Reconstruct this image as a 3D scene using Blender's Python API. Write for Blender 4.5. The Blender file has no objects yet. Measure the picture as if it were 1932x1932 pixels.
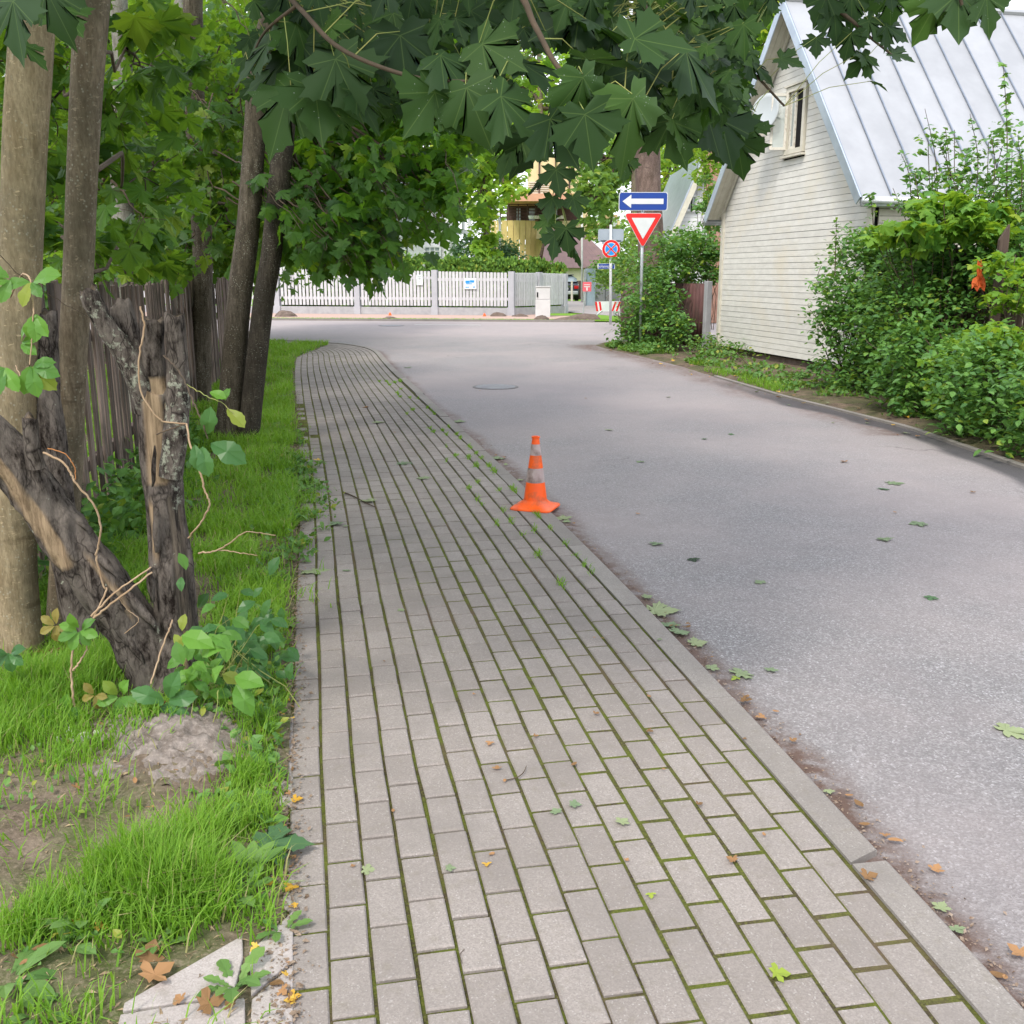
import bpy, math, random
import numpy as np
from mathutils import Vector, Matrix, Euler
random.seed(7); RS = np.random.RandomState(11)
sc = bpy.context.scene
COL = sc.collection
# ------------------------------------------------------------------ camera, world, sun, exposure
F = 1856.0; PITCH = math.radians(13.6); EYE = 1.6      # measured on a 1932 px wide view of the photograph
cam_d = bpy.data.cameras.new('camera'); cam = bpy.data.objects.new('camera', cam_d); COL.objects.link(cam)
cam.location = (0, 0, EYE); cam.rotation_euler = (math.pi/2 - PITCH, 0, 0)
cam_d.sensor_width = 36; cam_d.lens = 36*F/1932; cam_d.clip_start = 0.05; cam_d.clip_end = 900
cam_d.dof.use_dof = False
sc.camera = cam
SUN_EL, SUN_AZ = math.radians(52), math.radians(205)
w = bpy.data.worlds.new('World'); sc.world = w; w.use_nodes = True
nt = w.node_tree; bgn = nt.nodes['Background']
sky = nt.nodes.new('ShaderNodeTexSky'); sky.sky_type = 'NISHITA'; sky.sun_disc = False
sky.sun_elevation = SUN_EL; sky.sun_rotation = SUN_AZ; sky.dust_density = 4; sky.air_density = 1.2; sky.ozone_density = 1
mixw = nt.nodes.new('ShaderNodeMix'); mixw.data_type = 'RGBA'; mixw.inputs[0].default_value = 0.72
mixw.inputs[7].default_value = (9.0, 9.3, 10.2, 1)       # thin bright overcast over the clear sky
nt.links.new(sky.outputs[0], mixw.inputs[6]); nt.links.new(mixw.outputs[2], bgn.inputs[0])
bgn.inputs[1].default_value = 0.12
sd = bpy.data.lights.new('sun', 'SUN'); sd.energy = 1.5; sd.angle = math.radians(11); sd.color = (1, .95, .87)
so = bpy.data.objects.new('sun', sd); COL.objects.link(so)
so.rotation_euler = (math.pi/2 - SUN_EL, 0, math.pi - SUN_AZ)
sc.view_settings.view_transform = 'Standard'; sc.view_settings.look = 'None'
sc.view_settings.gamma = 1; sc.view_settings.exposure = 1.12; sc.view_settings.use_curve_mapping = False
sc.cycles.max_bounces = 8; sc.cycles.diffuse_bounces = 4; sc.cycles.transmission_bounces = 5; sc.cycles.transparent_max_bounces = 8

# ------------------------------------------------------------------ helpers
def ray(px, py):
    u = (px-966)/F; v = (966-py)/F
    return np.array([u, math.cos(PITCH)+v*math.sin(PITCH), -math.sin(PITCH)+v*math.cos(PITCH)])
def G(px, py, z=0.0):
    r = ray(px, py); return r*((z-EYE)/r[2]) + np.array([0, 0, EYE])
def at(px, py, Y):
    r = ray(px, py); return r*(Y/r[1]) + np.array([0, 0, EYE])
def pxp(l): return np.array([at(*q) for q in l])
def ppm(Y): return F/Y
def nrm(a):
    a = np.asarray(a, float); return a/np.maximum(np.linalg.norm(a, axis=-1, keepdims=True), 1e-9)
def hsh(ix, iy, iz, s):
    n = (ix*374761393 + iy*668265263 + iz*2147483647 + s*1274126177) & 0x7fffffff
    n = (n ^ (n >> 13))*1103515245 & 0x7fffffff
    return ((n ^ (n >> 16)) & 0xffff)/65535.0
def vn(P, s=0):
    P = np.asarray(P, float); I = np.floor(P).astype(np.int64); f = P-I; f = f*f*(3-2*f); r = 0
    for a in (0, 1):
        for b in (0, 1):
            for c in (0, 1):
                wgt = (f[..., 0] if a else 1-f[..., 0])*(f[..., 1] if b else 1-f[..., 1])*(f[..., 2] if c else 1-f[..., 2])
                r = r + wgt*hsh(I[..., 0]+a, I[..., 1]+b, I[..., 2]+c, s)
    return r
def fbm(P, s=0, o=3):
    P = np.asarray(P, float); r = 0; a = .5
    for k in range(o): r = r+a*vn(P*(2**k), s+k*7); a *= .5
    return r*1.14

def tag(o, label=None, cat=None, group=None, kind=None):
    if label: o['label'] = label
    if cat: o['category'] = cat
    if group: o['group'] = group
    if kind: o['kind'] = kind
    return o
def thing(name, loc, label, cat, group=None):
    o = bpy.data.objects.new(name, None); COL.objects.link(o); o.location = Vector([float(c) for c in loc]); o.empty_display_size = .2
    return tag(o, label, cat, group)
OFF = {}
def link(name, me, parent=None, M4=None):
    o = bpy.data.objects.new(name, me); COL.objects.link(o)
    if M4 is not None: o.matrix_basis = M4
    if parent is not None:
        o.parent = parent
        pw = OFF.get(parent.name, parent.matrix_basis)
        o.matrix_parent_inverse = pw.inverted()
    OFF[o.name] = o.matrix_basis.copy()
    return o
def mesh_np(name, V, faces, mats, smooth=False, attrs=None, uv=None, midx=None):
    """faces: list of int arrays (n,3) / (n,4)"""
    me = bpy.data.meshes.new(name); V = np.ascontiguousarray(V, dtype=np.float32)
    me.vertices.add(len(V)); me.vertices.foreach_set('co', V.ravel())
    loops = np.concatenate([f.ravel() for f in faces]).astype(np.int32)
    tot = np.concatenate([np.full(len(f), f.shape[1], np.int32) for f in faces])
    st = np.concatenate([[0], np.cumsum(tot)[:-1]]).astype(np.int32)
    me.loops.add(len(loops)); me.loops.foreach_set('vertex_index', loops)
    me.polygons.add(len(tot)); me.polygons.foreach_set('loop_start', st)
    try: me.polygons.foreach_set('loop_total', tot)
    except Exception: pass
    for m in (mats if isinstance(mats, (list, tuple)) else [mats]): me.materials.append(m)
    if midx is not None: me.polygons.foreach_set('material_index', np.asarray(midx, np.int32))
    me.polygons.foreach_set('use_smooth', np.full(len(tot), bool(smooth)))
    if uv is not None:
        l = me.uv_layers.new(name='UVMap'); l.data.foreach_set('uv', np.asarray(uv, np.float32)[loops].ravel())
    for k, a in (attrs or {}).items():
        at_ = me.attributes.new(k, 'FLOAT', 'POINT'); at_.data.foreach_set('value', np.asarray(a, np.float32))
    me.update(calc_edges=True)
    return me
class MB:
    def __init__(s): s.v = []; s.f = []; s.m = []
    def add(s, V, Fc, m=0):
        b = len(s.v); s.v += [tuple(map(float, p)) for p in V]; s.f += [tuple(b+i for i in f) for f in Fc]; s.m += [m]*len(Fc); return s
    def hexa(s, p, m=0):   # p: 4 bottom (ccw from above), 4 top
        return s.add(p, [(3, 2, 1, 0), (4, 5, 6, 7), (0, 1, 5, 4), (1, 2, 6, 5), (2, 3, 7, 6), (3, 0, 4, 7)], m)
    def box(s, c, sz, ax=None, m=0):
        c = np.asarray(c, float); X, Y, Z = (np.array(a, float) for a in (ax or ((1, 0, 0), (0, 1, 0), (0, 0, 1))))
        a, b, d = [q/2 for q in sz]
        return s.hexa([c+sx*a*X+sy*b*Y+sz_*d*Z for sz_ in (-1, 1) for sx, sy in ((-1, -1), (1, -1), (1, 1), (-1, 1))], m)
    def prism(s, poly, off, m=0):
        poly = [np.asarray(p, float) for p in poly]; n = len(poly); off = np.asarray(off, float)
        V = poly+[p+off for p in poly]
        return s.add(V, [tuple(range(n-1, -1, -1)), tuple(range(n, 2*n))]+[(i, (i+1) % n, n+(i+1) % n, n+i) for i in range(n)], m)
    def tube(s, path, rad, n=8, m=0, caps=True):
        V, Fc = tube_vf(path, rad, n)[:2]; b = len(path)
        fs = [tuple(f) for f in Fc.tolist()]
        if caps: fs += [tuple(range(n-1, -1, -1)), tuple(range((b-1)*n, b*n))]
        return s.add(V, fs, m)
    def disc(s, c, r, ax, t, n=24, m=0):   # ax = normal
        z = nrm(ax); x = nrm(np.cross(z, (0, 0, 1.0)) if abs(z[2]) < .9 else np.cross(z, (0, 1.0, 0))); y = np.cross(z, x)
        c = np.asarray(c, float)
        return s.prism([c+r*(math.cos(a)*x+math.sin(a)*y) for a in np.linspace(0, 2*math.pi, n, endpoint=False)], z*t, m)
    def build(s, name, mats, parent=None, smooth=False, bevel=0):
        me = bpy.data.meshes.new(name); me.from_pydata(s.v, [], s.f)
        for mm in (mats if isinstance(mats, (list, tuple)) else [mats]): me.materials.append(mm)
        me.polygons.foreach_set('material_index', s.m)
        me.polygons.foreach_set('use_smooth', [smooth]*len(s.f)); me.update()
        o = link(name, me, parent)
        if bevel:
            b = o.modifiers.new('bevel', 'BEVEL'); b.width = bevel; b.segments = 2; b.limit_method = 'ANGLE'
        return o
def cat_rom(P, rad, k=4):
    P = np.asarray(P, float); rad = np.asarray(rad, float); n = len(P); Q = []; R = []
    Pe = np.vstack([2*P[0]-P[1], P, 2*P[-1]-P[-2]])
    for i in range(n-1):
        p0, p1, p2, p3 = Pe[i:i+4]
        for t in np.arange(k)/k:
            Q.append(.5*((2*p1)+(-p0+p2)*t+(2*p0-5*p1+4*p2-p3)*t*t+(-p0+3*p1-3*p2+p3)*t**3)); R.append(rad[i]*(1-t)+rad[i+1]*t)
    Q.append(P[-1]); R.append(rad[-1]); return np.array(Q), np.array(R)
def tube_vf(path, rad, n=8, disp=None):
    P = np.asarray(path, float); rad = np.broadcast_to(np.asarray(rad, float), (len(P),))
    T = nrm(np.gradient(P, axis=0)); x = np.cross(T[0], (0, 1.0, 0.01)); x = nrm(x); V = []
    a = np.linspace(0, 2*math.pi, n, endpoint=False)
    for i in range(len(P)):
        x = nrm(x-T[i]*np.dot(x, T[i])); y = np.cross(T[i], x)
        V.append(P[i]+rad[i]*(np.cos(a)[:, None]*x+np.sin(a)[:, None]*y))
    V = np.array(V)
    if disp is not None:
        ctr = P[:, None, :]; V = ctr+(V-ctr)*disp(V, ctr, a)[..., None]
    i, j = np.meshgrid(np.arange(len(P)-1), np.arange(n), indexing='ij'); j2 = (j+1) % n
    Fc = np.stack([i*n+j, i*n+j2, (i+1)*n+j2, (i+1)*n+j], -1).reshape(-1, 4)
    return V.reshape(-1, 3), Fc, None

# ------------------------------------------------------------------ materials
MATS = {}
def nodes(name):
    m = bpy.data.materials.new(name); m.use_nodes = True; t = m.node_tree
    return m, t, t.nodes['Principled BSDF'], (lambda ty: t.nodes.new(ty)), t.links.new
def rgb(c): return (c[0], c[1], c[2], 1)
def mixc(N, L, fac, a, b, mode='MIX'):
    x = N('ShaderNodeMix'); x.data_type = 'RGBA'; x.blend_type = mode
    for s, v in ((0, fac), (6, a), (7, b)):
        if isinstance(v, (int, float)): x.inputs[s].default_value = v
        elif isinstance(v, tuple): x.inputs[s].default_value = rgb(v)
        else: L(v, x.inputs[s])
    return x.outputs[2]
def ramp(N, L, src, a, b, va=0.0, vb=1.0):
    x = N('ShaderNodeMapRange'); x.inputs[1].default_value = a; x.inputs[2].default_value = b
    x.inputs[3].default_value = va; x.inputs[4].default_value = vb; x.clamp = True; L(src, x.inputs[0]); return x.outputs[0]
def noise(N, L, scale, detail=4, coord=None, vec=(1, 1, 1), rough=.6):
    n = N('ShaderNodeTexNoise'); n.inputs['Scale'].default_value = scale; n.inputs['Detail'].default_value = detail; n.inputs['Roughness'].default_value = rough
    mp = N('ShaderNodeMapping'); mp.inputs['Scale'].default_value = vec; L(coord, mp.inputs[0]); L(mp.outputs[0], n.inputs['Vector']); return n.outputs['Fac']
def math_(N, L, op, a, b=None, clamp=False):
    x = N('ShaderNodeMath'); x.operation = op; x.use_clamp = clamp
    for i, v in enumerate((a, b)):
        if v is None: continue
        if isinstance(v, (int, float)): x.inputs[i].default_value = v
        else: L(v, x.inputs[i])
    return x.outputs[0]
def pbr(name, c, c2=None, scale=6, rough=.75, spec=.3, metal=0, bump=.0, bscale=60, vec=(1, 1, 1), rand=.0, lo=.35, hi=.65, dirt=None, dscale=2, trans=0):
    m, t, b, N, L = nodes(name); tc = N('ShaderNodeTexCoord'); co = tc.outputs['Object']
    out = mixc(N, L, ramp(N, L, noise(N, L, scale, 5, co, vec), lo, hi), c, c2 if c2 else tuple(x*.8 for x in c))
    if dirt: out = mixc(N, L, ramp(N, L, noise(N, L, dscale, 6, co), .5, .72), out, dirt)
    if rand:
        oi = N('ShaderNodeObjectInfo'); h = N('ShaderNodeHueSaturation'); L(out, h.inputs['Color']); L(ramp(N, L, oi.outputs['Random'], 0, 1, 1-rand, 1+rand), h.inputs['Value']); out = h.outputs[0]
    L(out, b.inputs['Base Color']); b.inputs['Roughness'].default_value = rough; b.inputs['Metallic'].default_value = metal; b.inputs['Specular IOR Level'].default_value = spec
    if trans: b.inputs['Transmission Weight'].default_value = trans
    if bump:
        bn = N('ShaderNodeBump'); bn.inputs['Strength'].default_value = bump; bn.inputs['Distance'].default_value = .02
        L(noise(N, L, bscale, 5, co, vec), bn.inputs['Height']); L(bn.outputs[0], b.inputs['Normal'])
    return m
def leafmat(name, c1, c2, c3=None, obj=False, rough=.42, tr=.38, trc=None, veins=False, spots=False):
    m, t, b, N, L = nodes(name)
    if obj: r = N('ShaderNodeObjectInfo').outputs['Random']
    else:
        a = N('ShaderNodeAttribute'); a.attribute_name = 'rnd'; r = a.outputs['Fac']
    col = mixc(N, L, ramp(N, L, r, 0, .85), c1, c2)
    if c3: col = mixc(N, L, ramp(N, L, r, .91, .95), col, c3)
    if veins:
        uvn = N('ShaderNodeUVMap'); sep = N('ShaderNodeSeparateXYZ'); L(uvn.outputs[0], sep.inputs[0])
        mn = None
        for ang in (0, 48, -48, 105, -105):
            dx, dy = math.sin(math.radians(ang)), math.cos(math.radians(ang))
            al = math_(N, L, 'ADD', math_(N, L, 'MULTIPLY', sep.outputs[0], dx), math_(N, L, 'MULTIPLY', sep.outputs[1], dy))
            pe = math_(N, L, 'ABSOLUTE', math_(N, L, 'SUBTRACT', math_(N, L, 'MULTIPLY', sep.outputs[0], dy), math_(N, L, 'MULTIPLY', sep.outputs[1], dx)))
            d = math_(N, L, 'ADD', pe, math_(N, L, 'MULTIPLY', math_(N, L, 'LESS_THAN', al, 0.0), 1.0))
            mn = d if mn is None else math_(N, L, 'MINIMUM', mn, d)
        vf = ramp(N, L, mn, .003, .011, .34, 0)
        col = mixc(N, L, vf, col, (.16, .24, .06))
    if spots:
        tc = N('ShaderNodeTexCoord'); v = N('ShaderNodeTexVoronoi'); v.inputs['Scale'].default_value = 16; L(tc.outputs['Object'], v.inputs['Vector'])
        sp = math_(N, L, 'MULTIPLY', ramp(N, L, v.outputs['Distance'], .10, .16, 1, 0), ramp(N, L, noise(N, L, 3, 2, tc.outputs['Object']), .52, .6))
        sp = math_(N, L, 'MULTIPLY', sp, ramp(N, L, r, .5, .6))
        col = mixc(N, L, sp, col, (.42, .47, .42))
    g = N('ShaderNodeNewGeometry'); col2 = mixc(N, L, math_(N, L, 'MULTIPLY', g.outputs['Backfacing'], .3), col, mixc(N, L, .5, col, (.10, .16, .06)))
    L(col2, b.inputs['Base Color']); b.inputs['Roughness'].default_value = rough; b.inputs['Specular IOR Level'].default_value = .22
    tl = N('ShaderNodeBsdfTranslucent'); tcol = mixc(N, L, .6, col, trc or (.22, .34, .02)); L(tcol, tl.inputs[0])
    mx = N('ShaderNodeMixShader'); mx.inputs[0].default_value = tr; L(b.outputs[0], mx.inputs[1]); L(tl.outputs[0], mx.inputs[2])
    L(mx.outputs[0], t.nodes['Material Output'].inputs[0]); return m

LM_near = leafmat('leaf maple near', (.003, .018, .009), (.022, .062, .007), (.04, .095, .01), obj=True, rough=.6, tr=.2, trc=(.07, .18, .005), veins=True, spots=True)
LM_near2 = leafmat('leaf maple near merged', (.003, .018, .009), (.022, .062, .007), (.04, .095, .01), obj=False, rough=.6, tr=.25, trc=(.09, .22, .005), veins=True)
LM_mid = leafmat('leaf maple mid', (.018, .07, .014), (.07, .18, .02), (.22, .33, .02), rough=.42, tr=.5, trc=(.22, .42, .01))
LM_forest = leafmat('leaf forest', (.014, .055, .013), (.065, .17, .024), (.20, .28, .03), rough=.42, tr=.5, trc=(.28, .46, .02))
LM_far = leafmat('leaf far', (.07, .16, .04), (.17, .30, .05), (.28, .34, .05), rough=.55, tr=.45, trc=(.3, .45, .04))
LM_farb = leafmat('leaf far bright', (.11, .25, .03), (.26, .44, .05), (.42, .46, .06), rough=.55, tr=.5, trc=(.4, .55, .02))
LM_shrub = leafmat('leaf shrub', (.05, .15, .04), (.14, .30, .06), (.26, .36, .04), rough=.38, tr=.34, trc=(.22, .38, .03))
LM_lime = leafmat('leaf lime', (.08, .22, .03), (.19, .36, .035), (.30, .40, .04), rough=.5, tr=.45, trc=(.4, .55, .02))
LM_thuja = leafmat('thuja spray', (.05, .13, .02), (.15, .28, .03), (.25, .3, .03), rough=.6, tr=.2)
LM_lilac = leafmat('shrub leaf bluish', (.05, .13, .07), (.12, .22, .13), None, rough=.6, tr=.3)
LM_creep = leafmat('creeper leaf', (.06, .17, .035), (.13, .30, .04), (.26, .30, .05), obj=True, rough=.4, tr=.35, trc=(.3, .5, .03), veins=False)
LM_creepd = leafmat('creeper leaf dark', (.03, .11, .035), (.06, .17, .05), None, obj=True, rough=.33, tr=.3)
LM_bronze = leafmat('young creeper leaf bronze', (.22, .18, .05), (.30, .24, .06), None, obj=True, rough=.35, tr=.35, trc=(.5, .35, .05))
LM_weed = leafmat('weed leaf', (.07, .18, .04), (.15, .30, .07), (.3, .33, .05), rough=.45, tr=.35)
LM_grass = leafmat('grass blade', (.10, .26, .022), (.26, .44, .05), (.42, .36, .18), rough=.5, tr=.45, trc=(.3, .55, .02))
LM_fallen = leafmat('fallen green leaf', (.16, .22, .13), (.27, .31, .17), None, obj=True, rough=.7, tr=.1)
LM_lime2 = leafmat('fallen lime leaf', (.26, .34, .04), (.34, .40, .06), None, obj=True, rough=.6, tr=.2, trc=(.5, .6, .03))
LM_yel = leafmat('fallen yellow leaf', (.55, .30, .03), (.66, .42, .08), None, obj=True, rough=.6, tr=.2, trc=(.8, .5, .02))
LM_org = leafmat('fallen dry leaf', (.16, .075, .035), (.36, .18, .085), None, obj=True, rough=.7, tr=.1, trc=(.6, .25, .03))

def mk_asphalt():
    m, t, b, N, L = nodes('asphalt'); tc = N('ShaderNodeTexCoord'); co = tc.outputs['Object']
    v = N('ShaderNodeTexVoronoi'); v.inputs['Scale'].default_value = 150; L(co, v.inputs['Vector'])
    sep = N('ShaderNodeSeparateColor'); L(v.outputs['Color'], sep.inputs[0])
    c = mixc(N, L, ramp(N, L, sep.outputs[0], .25, 1), (.165, .158, .158), (.31, .30, .302))
    c = mixc(N, L, ramp(N, L, sep.outputs[1], .93, .96), c, (.42, .41, .42))
    v2 = N('ShaderNodeTexVoronoi'); v2.inputs['Scale'].default_value = 42; L(co, v2.inputs['Vector'])
    c = mixc(N, L, ramp(N, L, v2.outputs['Distance'], .2, .6, 0, .30), c, (.085, .078, .08))
    big = noise(N, L, .45, 6, co); c = mixc(N, L, ramp(N, L, big, .40, .62, 0, .55), c, (.30, .258, .25))
    mid = noise(N, L, 3.2, 5, co); c = mixc(N, L, ramp(N, L, mid, .42, .70, 0, .22), c, (.125, .115, .12))
    vc = N('ShaderNodeTexVoronoi'); vc.feature = 'DISTANCE_TO_EDGE'; vc.inputs['Scale'].default_value = .75; nw = N('ShaderNodeTexNoise'); nw.inputs['Scale'].default_value = 1.6; nw.inputs['Detail'].default_value = 6; L(co, nw.inputs['Vector']); va = N('ShaderNodeVectorMath'); va.operation = 'MULTIPLY_ADD'; va.inputs[1].default_value = (.9, .9, .9); L(nw.outputs['Color'], va.inputs[0]); L(co, va.inputs[2]); L(va.outputs[0], vc.inputs['Vector'])
    ck = math_(N, L, 'MULTIPLY', ramp(N, L, vc.outputs['Distance'], .0, .014, .75, 0), ramp(N, L, noise(N, L, .33, 2, co), .60, .66)); c = mixc(N, L, ck, c, (.045, .04, .042))
    pt = N('ShaderNodeTexNoise'); pt.inputs['Scale'].default_value = .8; pt.inputs['Detail'].default_value = 2; mpp = N('ShaderNodeMapping'); mpp.inputs['Rotation'].default_value = (0, 0, -.2); mpp.inputs['Scale'].default_value = (1.3, .12, 1); L(co, mpp.inputs[0]); L(mpp.outputs[0], pt.inputs['Vector']); c = mixc(N, L, ramp(N, L, pt.outputs['Fac'], .50, .66, 0, .14), c, (.16, .145, .15))
    a = N('ShaderNodeAttribute'); a.attribute_name = 'dirt'
    dn = noise(N, L, 14, 6, co); f = math_(N, L, 'MULTIPLY', a.outputs['Fac'], ramp(N, L, dn, .32, .58, .25, 1.5), True)
    c = mixc(N, L, f, c, (.10, .062, .048))
    a2 = N('ShaderNodeAttribute'); a2.attribute_name = 'dust'; c = mixc(N, L, math_(N, L, 'MULTIPLY', a2.outputs['Fac'], ramp(N, L, mid, .3, .7, .5, 1)), c, (.34, .29, .285))
    a3 = N('ShaderNodeAttribute'); a3.attribute_name = 'tar'; c = mixc(N, L, a3.outputs['Fac'], c, (.045, .043, .048))
    L(c, b.inputs['Base Color']); b.inputs['Roughness'].default_value = .82; b.inputs['Specular IOR Level'].default_value = .35
    bn = N('ShaderNodeBump'); bn.inputs['Strength'].default_value = .55; bn.inputs['Distance'].default_value = .004; L(v.outputs['Distance'], bn.inputs['Height']); L(bn.outputs[0], b.inputs['Normal'])
    return m
M_asph = mk_asphalt()
def mk_paver(name, c1, c2, obj=True, stain=.6):
    m, t, b, N, L = nodes(name); g = N('ShaderNodeNewGeometry'); co = g.outputs['Position']
    r1 = N('ShaderNodeObjectInfo').outputs['Random']; a = N('ShaderNodeAttribute'); a.attribute_name = 'rnd'
    r = math_(N, L, 'FRACT', math_(N, L, 'ADD', math_(N, L, 'MULTIPLY', r1, 1.0 if obj else 0.0), a.outputs['Fac']))
    c = mixc(N, L, r, c1, c2)
    v = N('ShaderNodeTexVoronoi'); v.inputs['Scale'].default_value = 260; L(co, v.inputs['Vector']); sep = N('ShaderNodeSeparateColor'); L(v.outputs['Color'], sep.inputs[0])
    c = mixc(N, L, ramp(N, L, sep.outputs[0], 0, 1, 0, .42), c, tuple(q*.45 for q in c1)); c = mixc(N, L, ramp(N, L, sep.outputs[1], .94, .99, 0, .35), c, (.50, .48, .46))
    st = noise(N, L, 2.6, 6, co); c = mixc(N, L, ramp(N, L, st, .42, .68, 0, stain), c, tuple(q*.58 for q in c2))
    st2 = noise(N, L, 22, 5, co); c = mixc(N, L, ramp(N, L, st2, .55, .72, 0, .30), c, (.16, .14, .10))
    L(c, b.inputs['Base Color']); b.inputs['Roughness'].default_value = .85; b.inputs['Specular IOR Level'].default_value = .25
    bn = N('ShaderNodeBump'); bn.inputs['Strength'].default_value = .4; bn.inputs['Distance'].default_value = .002; L(noise(N, L, 190, 3, co), bn.inputs['Height']); L(bn.outputs[0], b.inputs['Normal']); return m
M_pav = mk_paver('paver concrete', (.248, .219, .199), (.300, .268, .246))
M_kerb = mk_paver('kerb concrete', (.235, .212, .193), (.285, .26, .238))
M_slab = mk_paver('old slab concrete', (.37, .33, .31), (.42, .38, .36))
def mk_joint():
    m, t, b, N, L = nodes('mossy joint'); co = N('ShaderNodeTexCoord').outputs['Object']
    c = mixc(N, L, ramp(N, L, noise(N, L, 9, 6, co), .40, .60), (.055, .045, .028), (.085, .105, .018))
    c = mixc(N, L, ramp(N, L, noise(N, L, 120, 3, co), .45, .7, 0, .7), c, (.15, .16, .035))
    c = mixc(N, L, ramp(N, L, noise(N, L, 1.5, 4, co), .52, .66, 0, .75), c, (.12, .085, .06))
    L(c, b.inputs['Base Color']); b.inputs['Roughness'].default_value = .95; b.inputs['Specular IOR Level'].default_value = .1
    bn = N('ShaderNodeBump'); bn.inputs['Strength'].default_value = 1; bn.inputs['Distance'].default_value = .006; L(noise(N, L, 160, 4, co), bn.inputs['Height']); L(bn.outputs[0], b.inputs['Normal']); return m
M_joint = mk_joint()
def mk_soil(name, a_, b_, g_, gf=.5, sc_=5):
    m, t, b, N, L = nodes(name); co = N('ShaderNodeTexCoord').outputs['Object']
    c = mixc(N, L, ramp(N, L, noise(N, L, sc_, 7, co, rough=.7), .36, .62), a_, b_)
    c = mixc(N, L, ramp(N, L, noise(N, L, 1.7, 5, co), .45, .58, 0, gf), c, g_)
    c = mixc(N, L, ramp(N, L, noise(N, L, 70, 4, co), .5, .75, 0, .55), c, tuple(min(1, q*1.7) for q in b_))
    L(c, b.inputs['Base Color']); b.inputs['Roughness'].default_value = .95; b.inputs['Specular IOR Level'].default_value = .1
    bn = N('ShaderNodeBump'); bn.inputs['Strength'].default_value = .9; bn.inputs['Distance'].default_value = .012; L(noise(N, L, 45, 6, co), bn.inputs['Height']); L(bn.outputs[0], b.inputs['Normal']); return m
M_soil = mk_soil('soil with moss', (.085, .062, .045), (.19, .15, .115), (.06, .10, .018), .6)
M_mound = mk_soil('bare soil', (.12, .098, .082), (.245, .212, .19), (.14, .115, .098), .3, 14)
M_verge = mk_soil('verge soil', (.055, .042, .034), (.16, .12, .085), (.05, .08, .02), .5)
M_grassland = mk_soil('mown grass', (.09, .20, .025), (.15, .29, .04), (.20, .30, .05), .6, 9)
M_pink = pbr('pinkish paving', (.42, .29, .24), (.36, .26, .22), 8, .85)
M_street = pbr('pale asphalt', (.33, .30, .30), (.27, .245, .25), 3, .85)
def mk_bark(name, c1, c2, c3, lich=(.36, .37, .30), lf=.5, vs=.18, scale=26, bump=.8, rand=.1):
    m, t, b, N, L = nodes(name); co = N('ShaderNodeTexCoord').outputs['Object']
    c = mixc(N, L, ramp(N, L, noise(N, L, scale, 6, co, (1, 1, vs), .7), .38, .62), c1, c2)
    c = mixc(N, L, ramp(N, L, noise(N, L, 3.5, 4, co), .46, .66), c, c3)
    c = mixc(N, L, ramp(N, L, noise(N, L, 95, 5, co, (1, 1, .3), .7), .36, .58, .5, 0), c, tuple(q*.45 for q in c1))
    c = mixc(N, L, ramp(N, L, noise(N, L, 60, 4, co, (.5, .5, 1.2), .7), .60, .68, 0, .55), c, tuple(min(1, q*1.5) for q in c2))
    c = mixc(N, L, ramp(N, L, noise(N, L, 11, 6, co, (.35, .35, 1.6), .6), .62, .70, 0, .6), c, tuple(q*.5 for q in c1))
    v = N('ShaderNodeTexVoronoi'); v.inputs['Scale'].default_value = 55; L(co, v.inputs['Vector'])
    f = math_(N, L, 'MULTIPLY', ramp(N, L, v.outputs['Distance'], .12, .3, 1, 0), ramp(N, L, noise(N, L, 6, 4, co), .44, .6, 0, lf)); c = mixc(N, L, f, c, lich)
    L(c, b.inputs['Base Color']); b.inputs['Roughness'].default_value = .9; b.inputs['Specular IOR Level'].default_value = .15
    bn = N('ShaderNodeBump'); bn.inputs['Strength'].default_value = bump; bn.inputs['Distance'].default_value = .008; L(noise(N, L, scale*2.2, 6, co, (1, 1, vs), .75), bn.inputs['Height']); L(bn.outputs[0], b.inputs['Normal']); return m
B_beige = mk_bark('bark beige', (.20, .155, .09), (.32, .26, .165), (.165, .14, .09))
B_brown = mk_bark('bark brown', (.125, .098, .065), (.225, .185, .13), (.11, .095, .065))
B_dark = mk_bark('bark dark', (.055, .045, .032), (.15, .125, .095), (.085, .07, .05), lf=.7)
B_pale = mk_bark('bark pale', (.19, .18, .155), (.30, .29, .26), (.11, .10, .085), lf=.6)
B_pine = mk_bark('bark pine', (.10, .07, .055), (.22, .155, .13), (.14, .10, .085), vs=.3, scale=9)
B_pinered = mk_bark('bark pine red', (.36, .19, .13), (.45, .27, .21), (.28, .17, .13), vs=.4, scale=8)
B_twig = pbr('twig', (.10, .07, .048), (.06, .045, .03), 20, .85)
B_stem = pbr('leaf stalk', (.20, .26, .07), (.28, .26, .08), 8, .7)
B_vine = pbr('dry vine', (.40, .29, .19), (.30, .20, .12), 14, .85)
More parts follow.
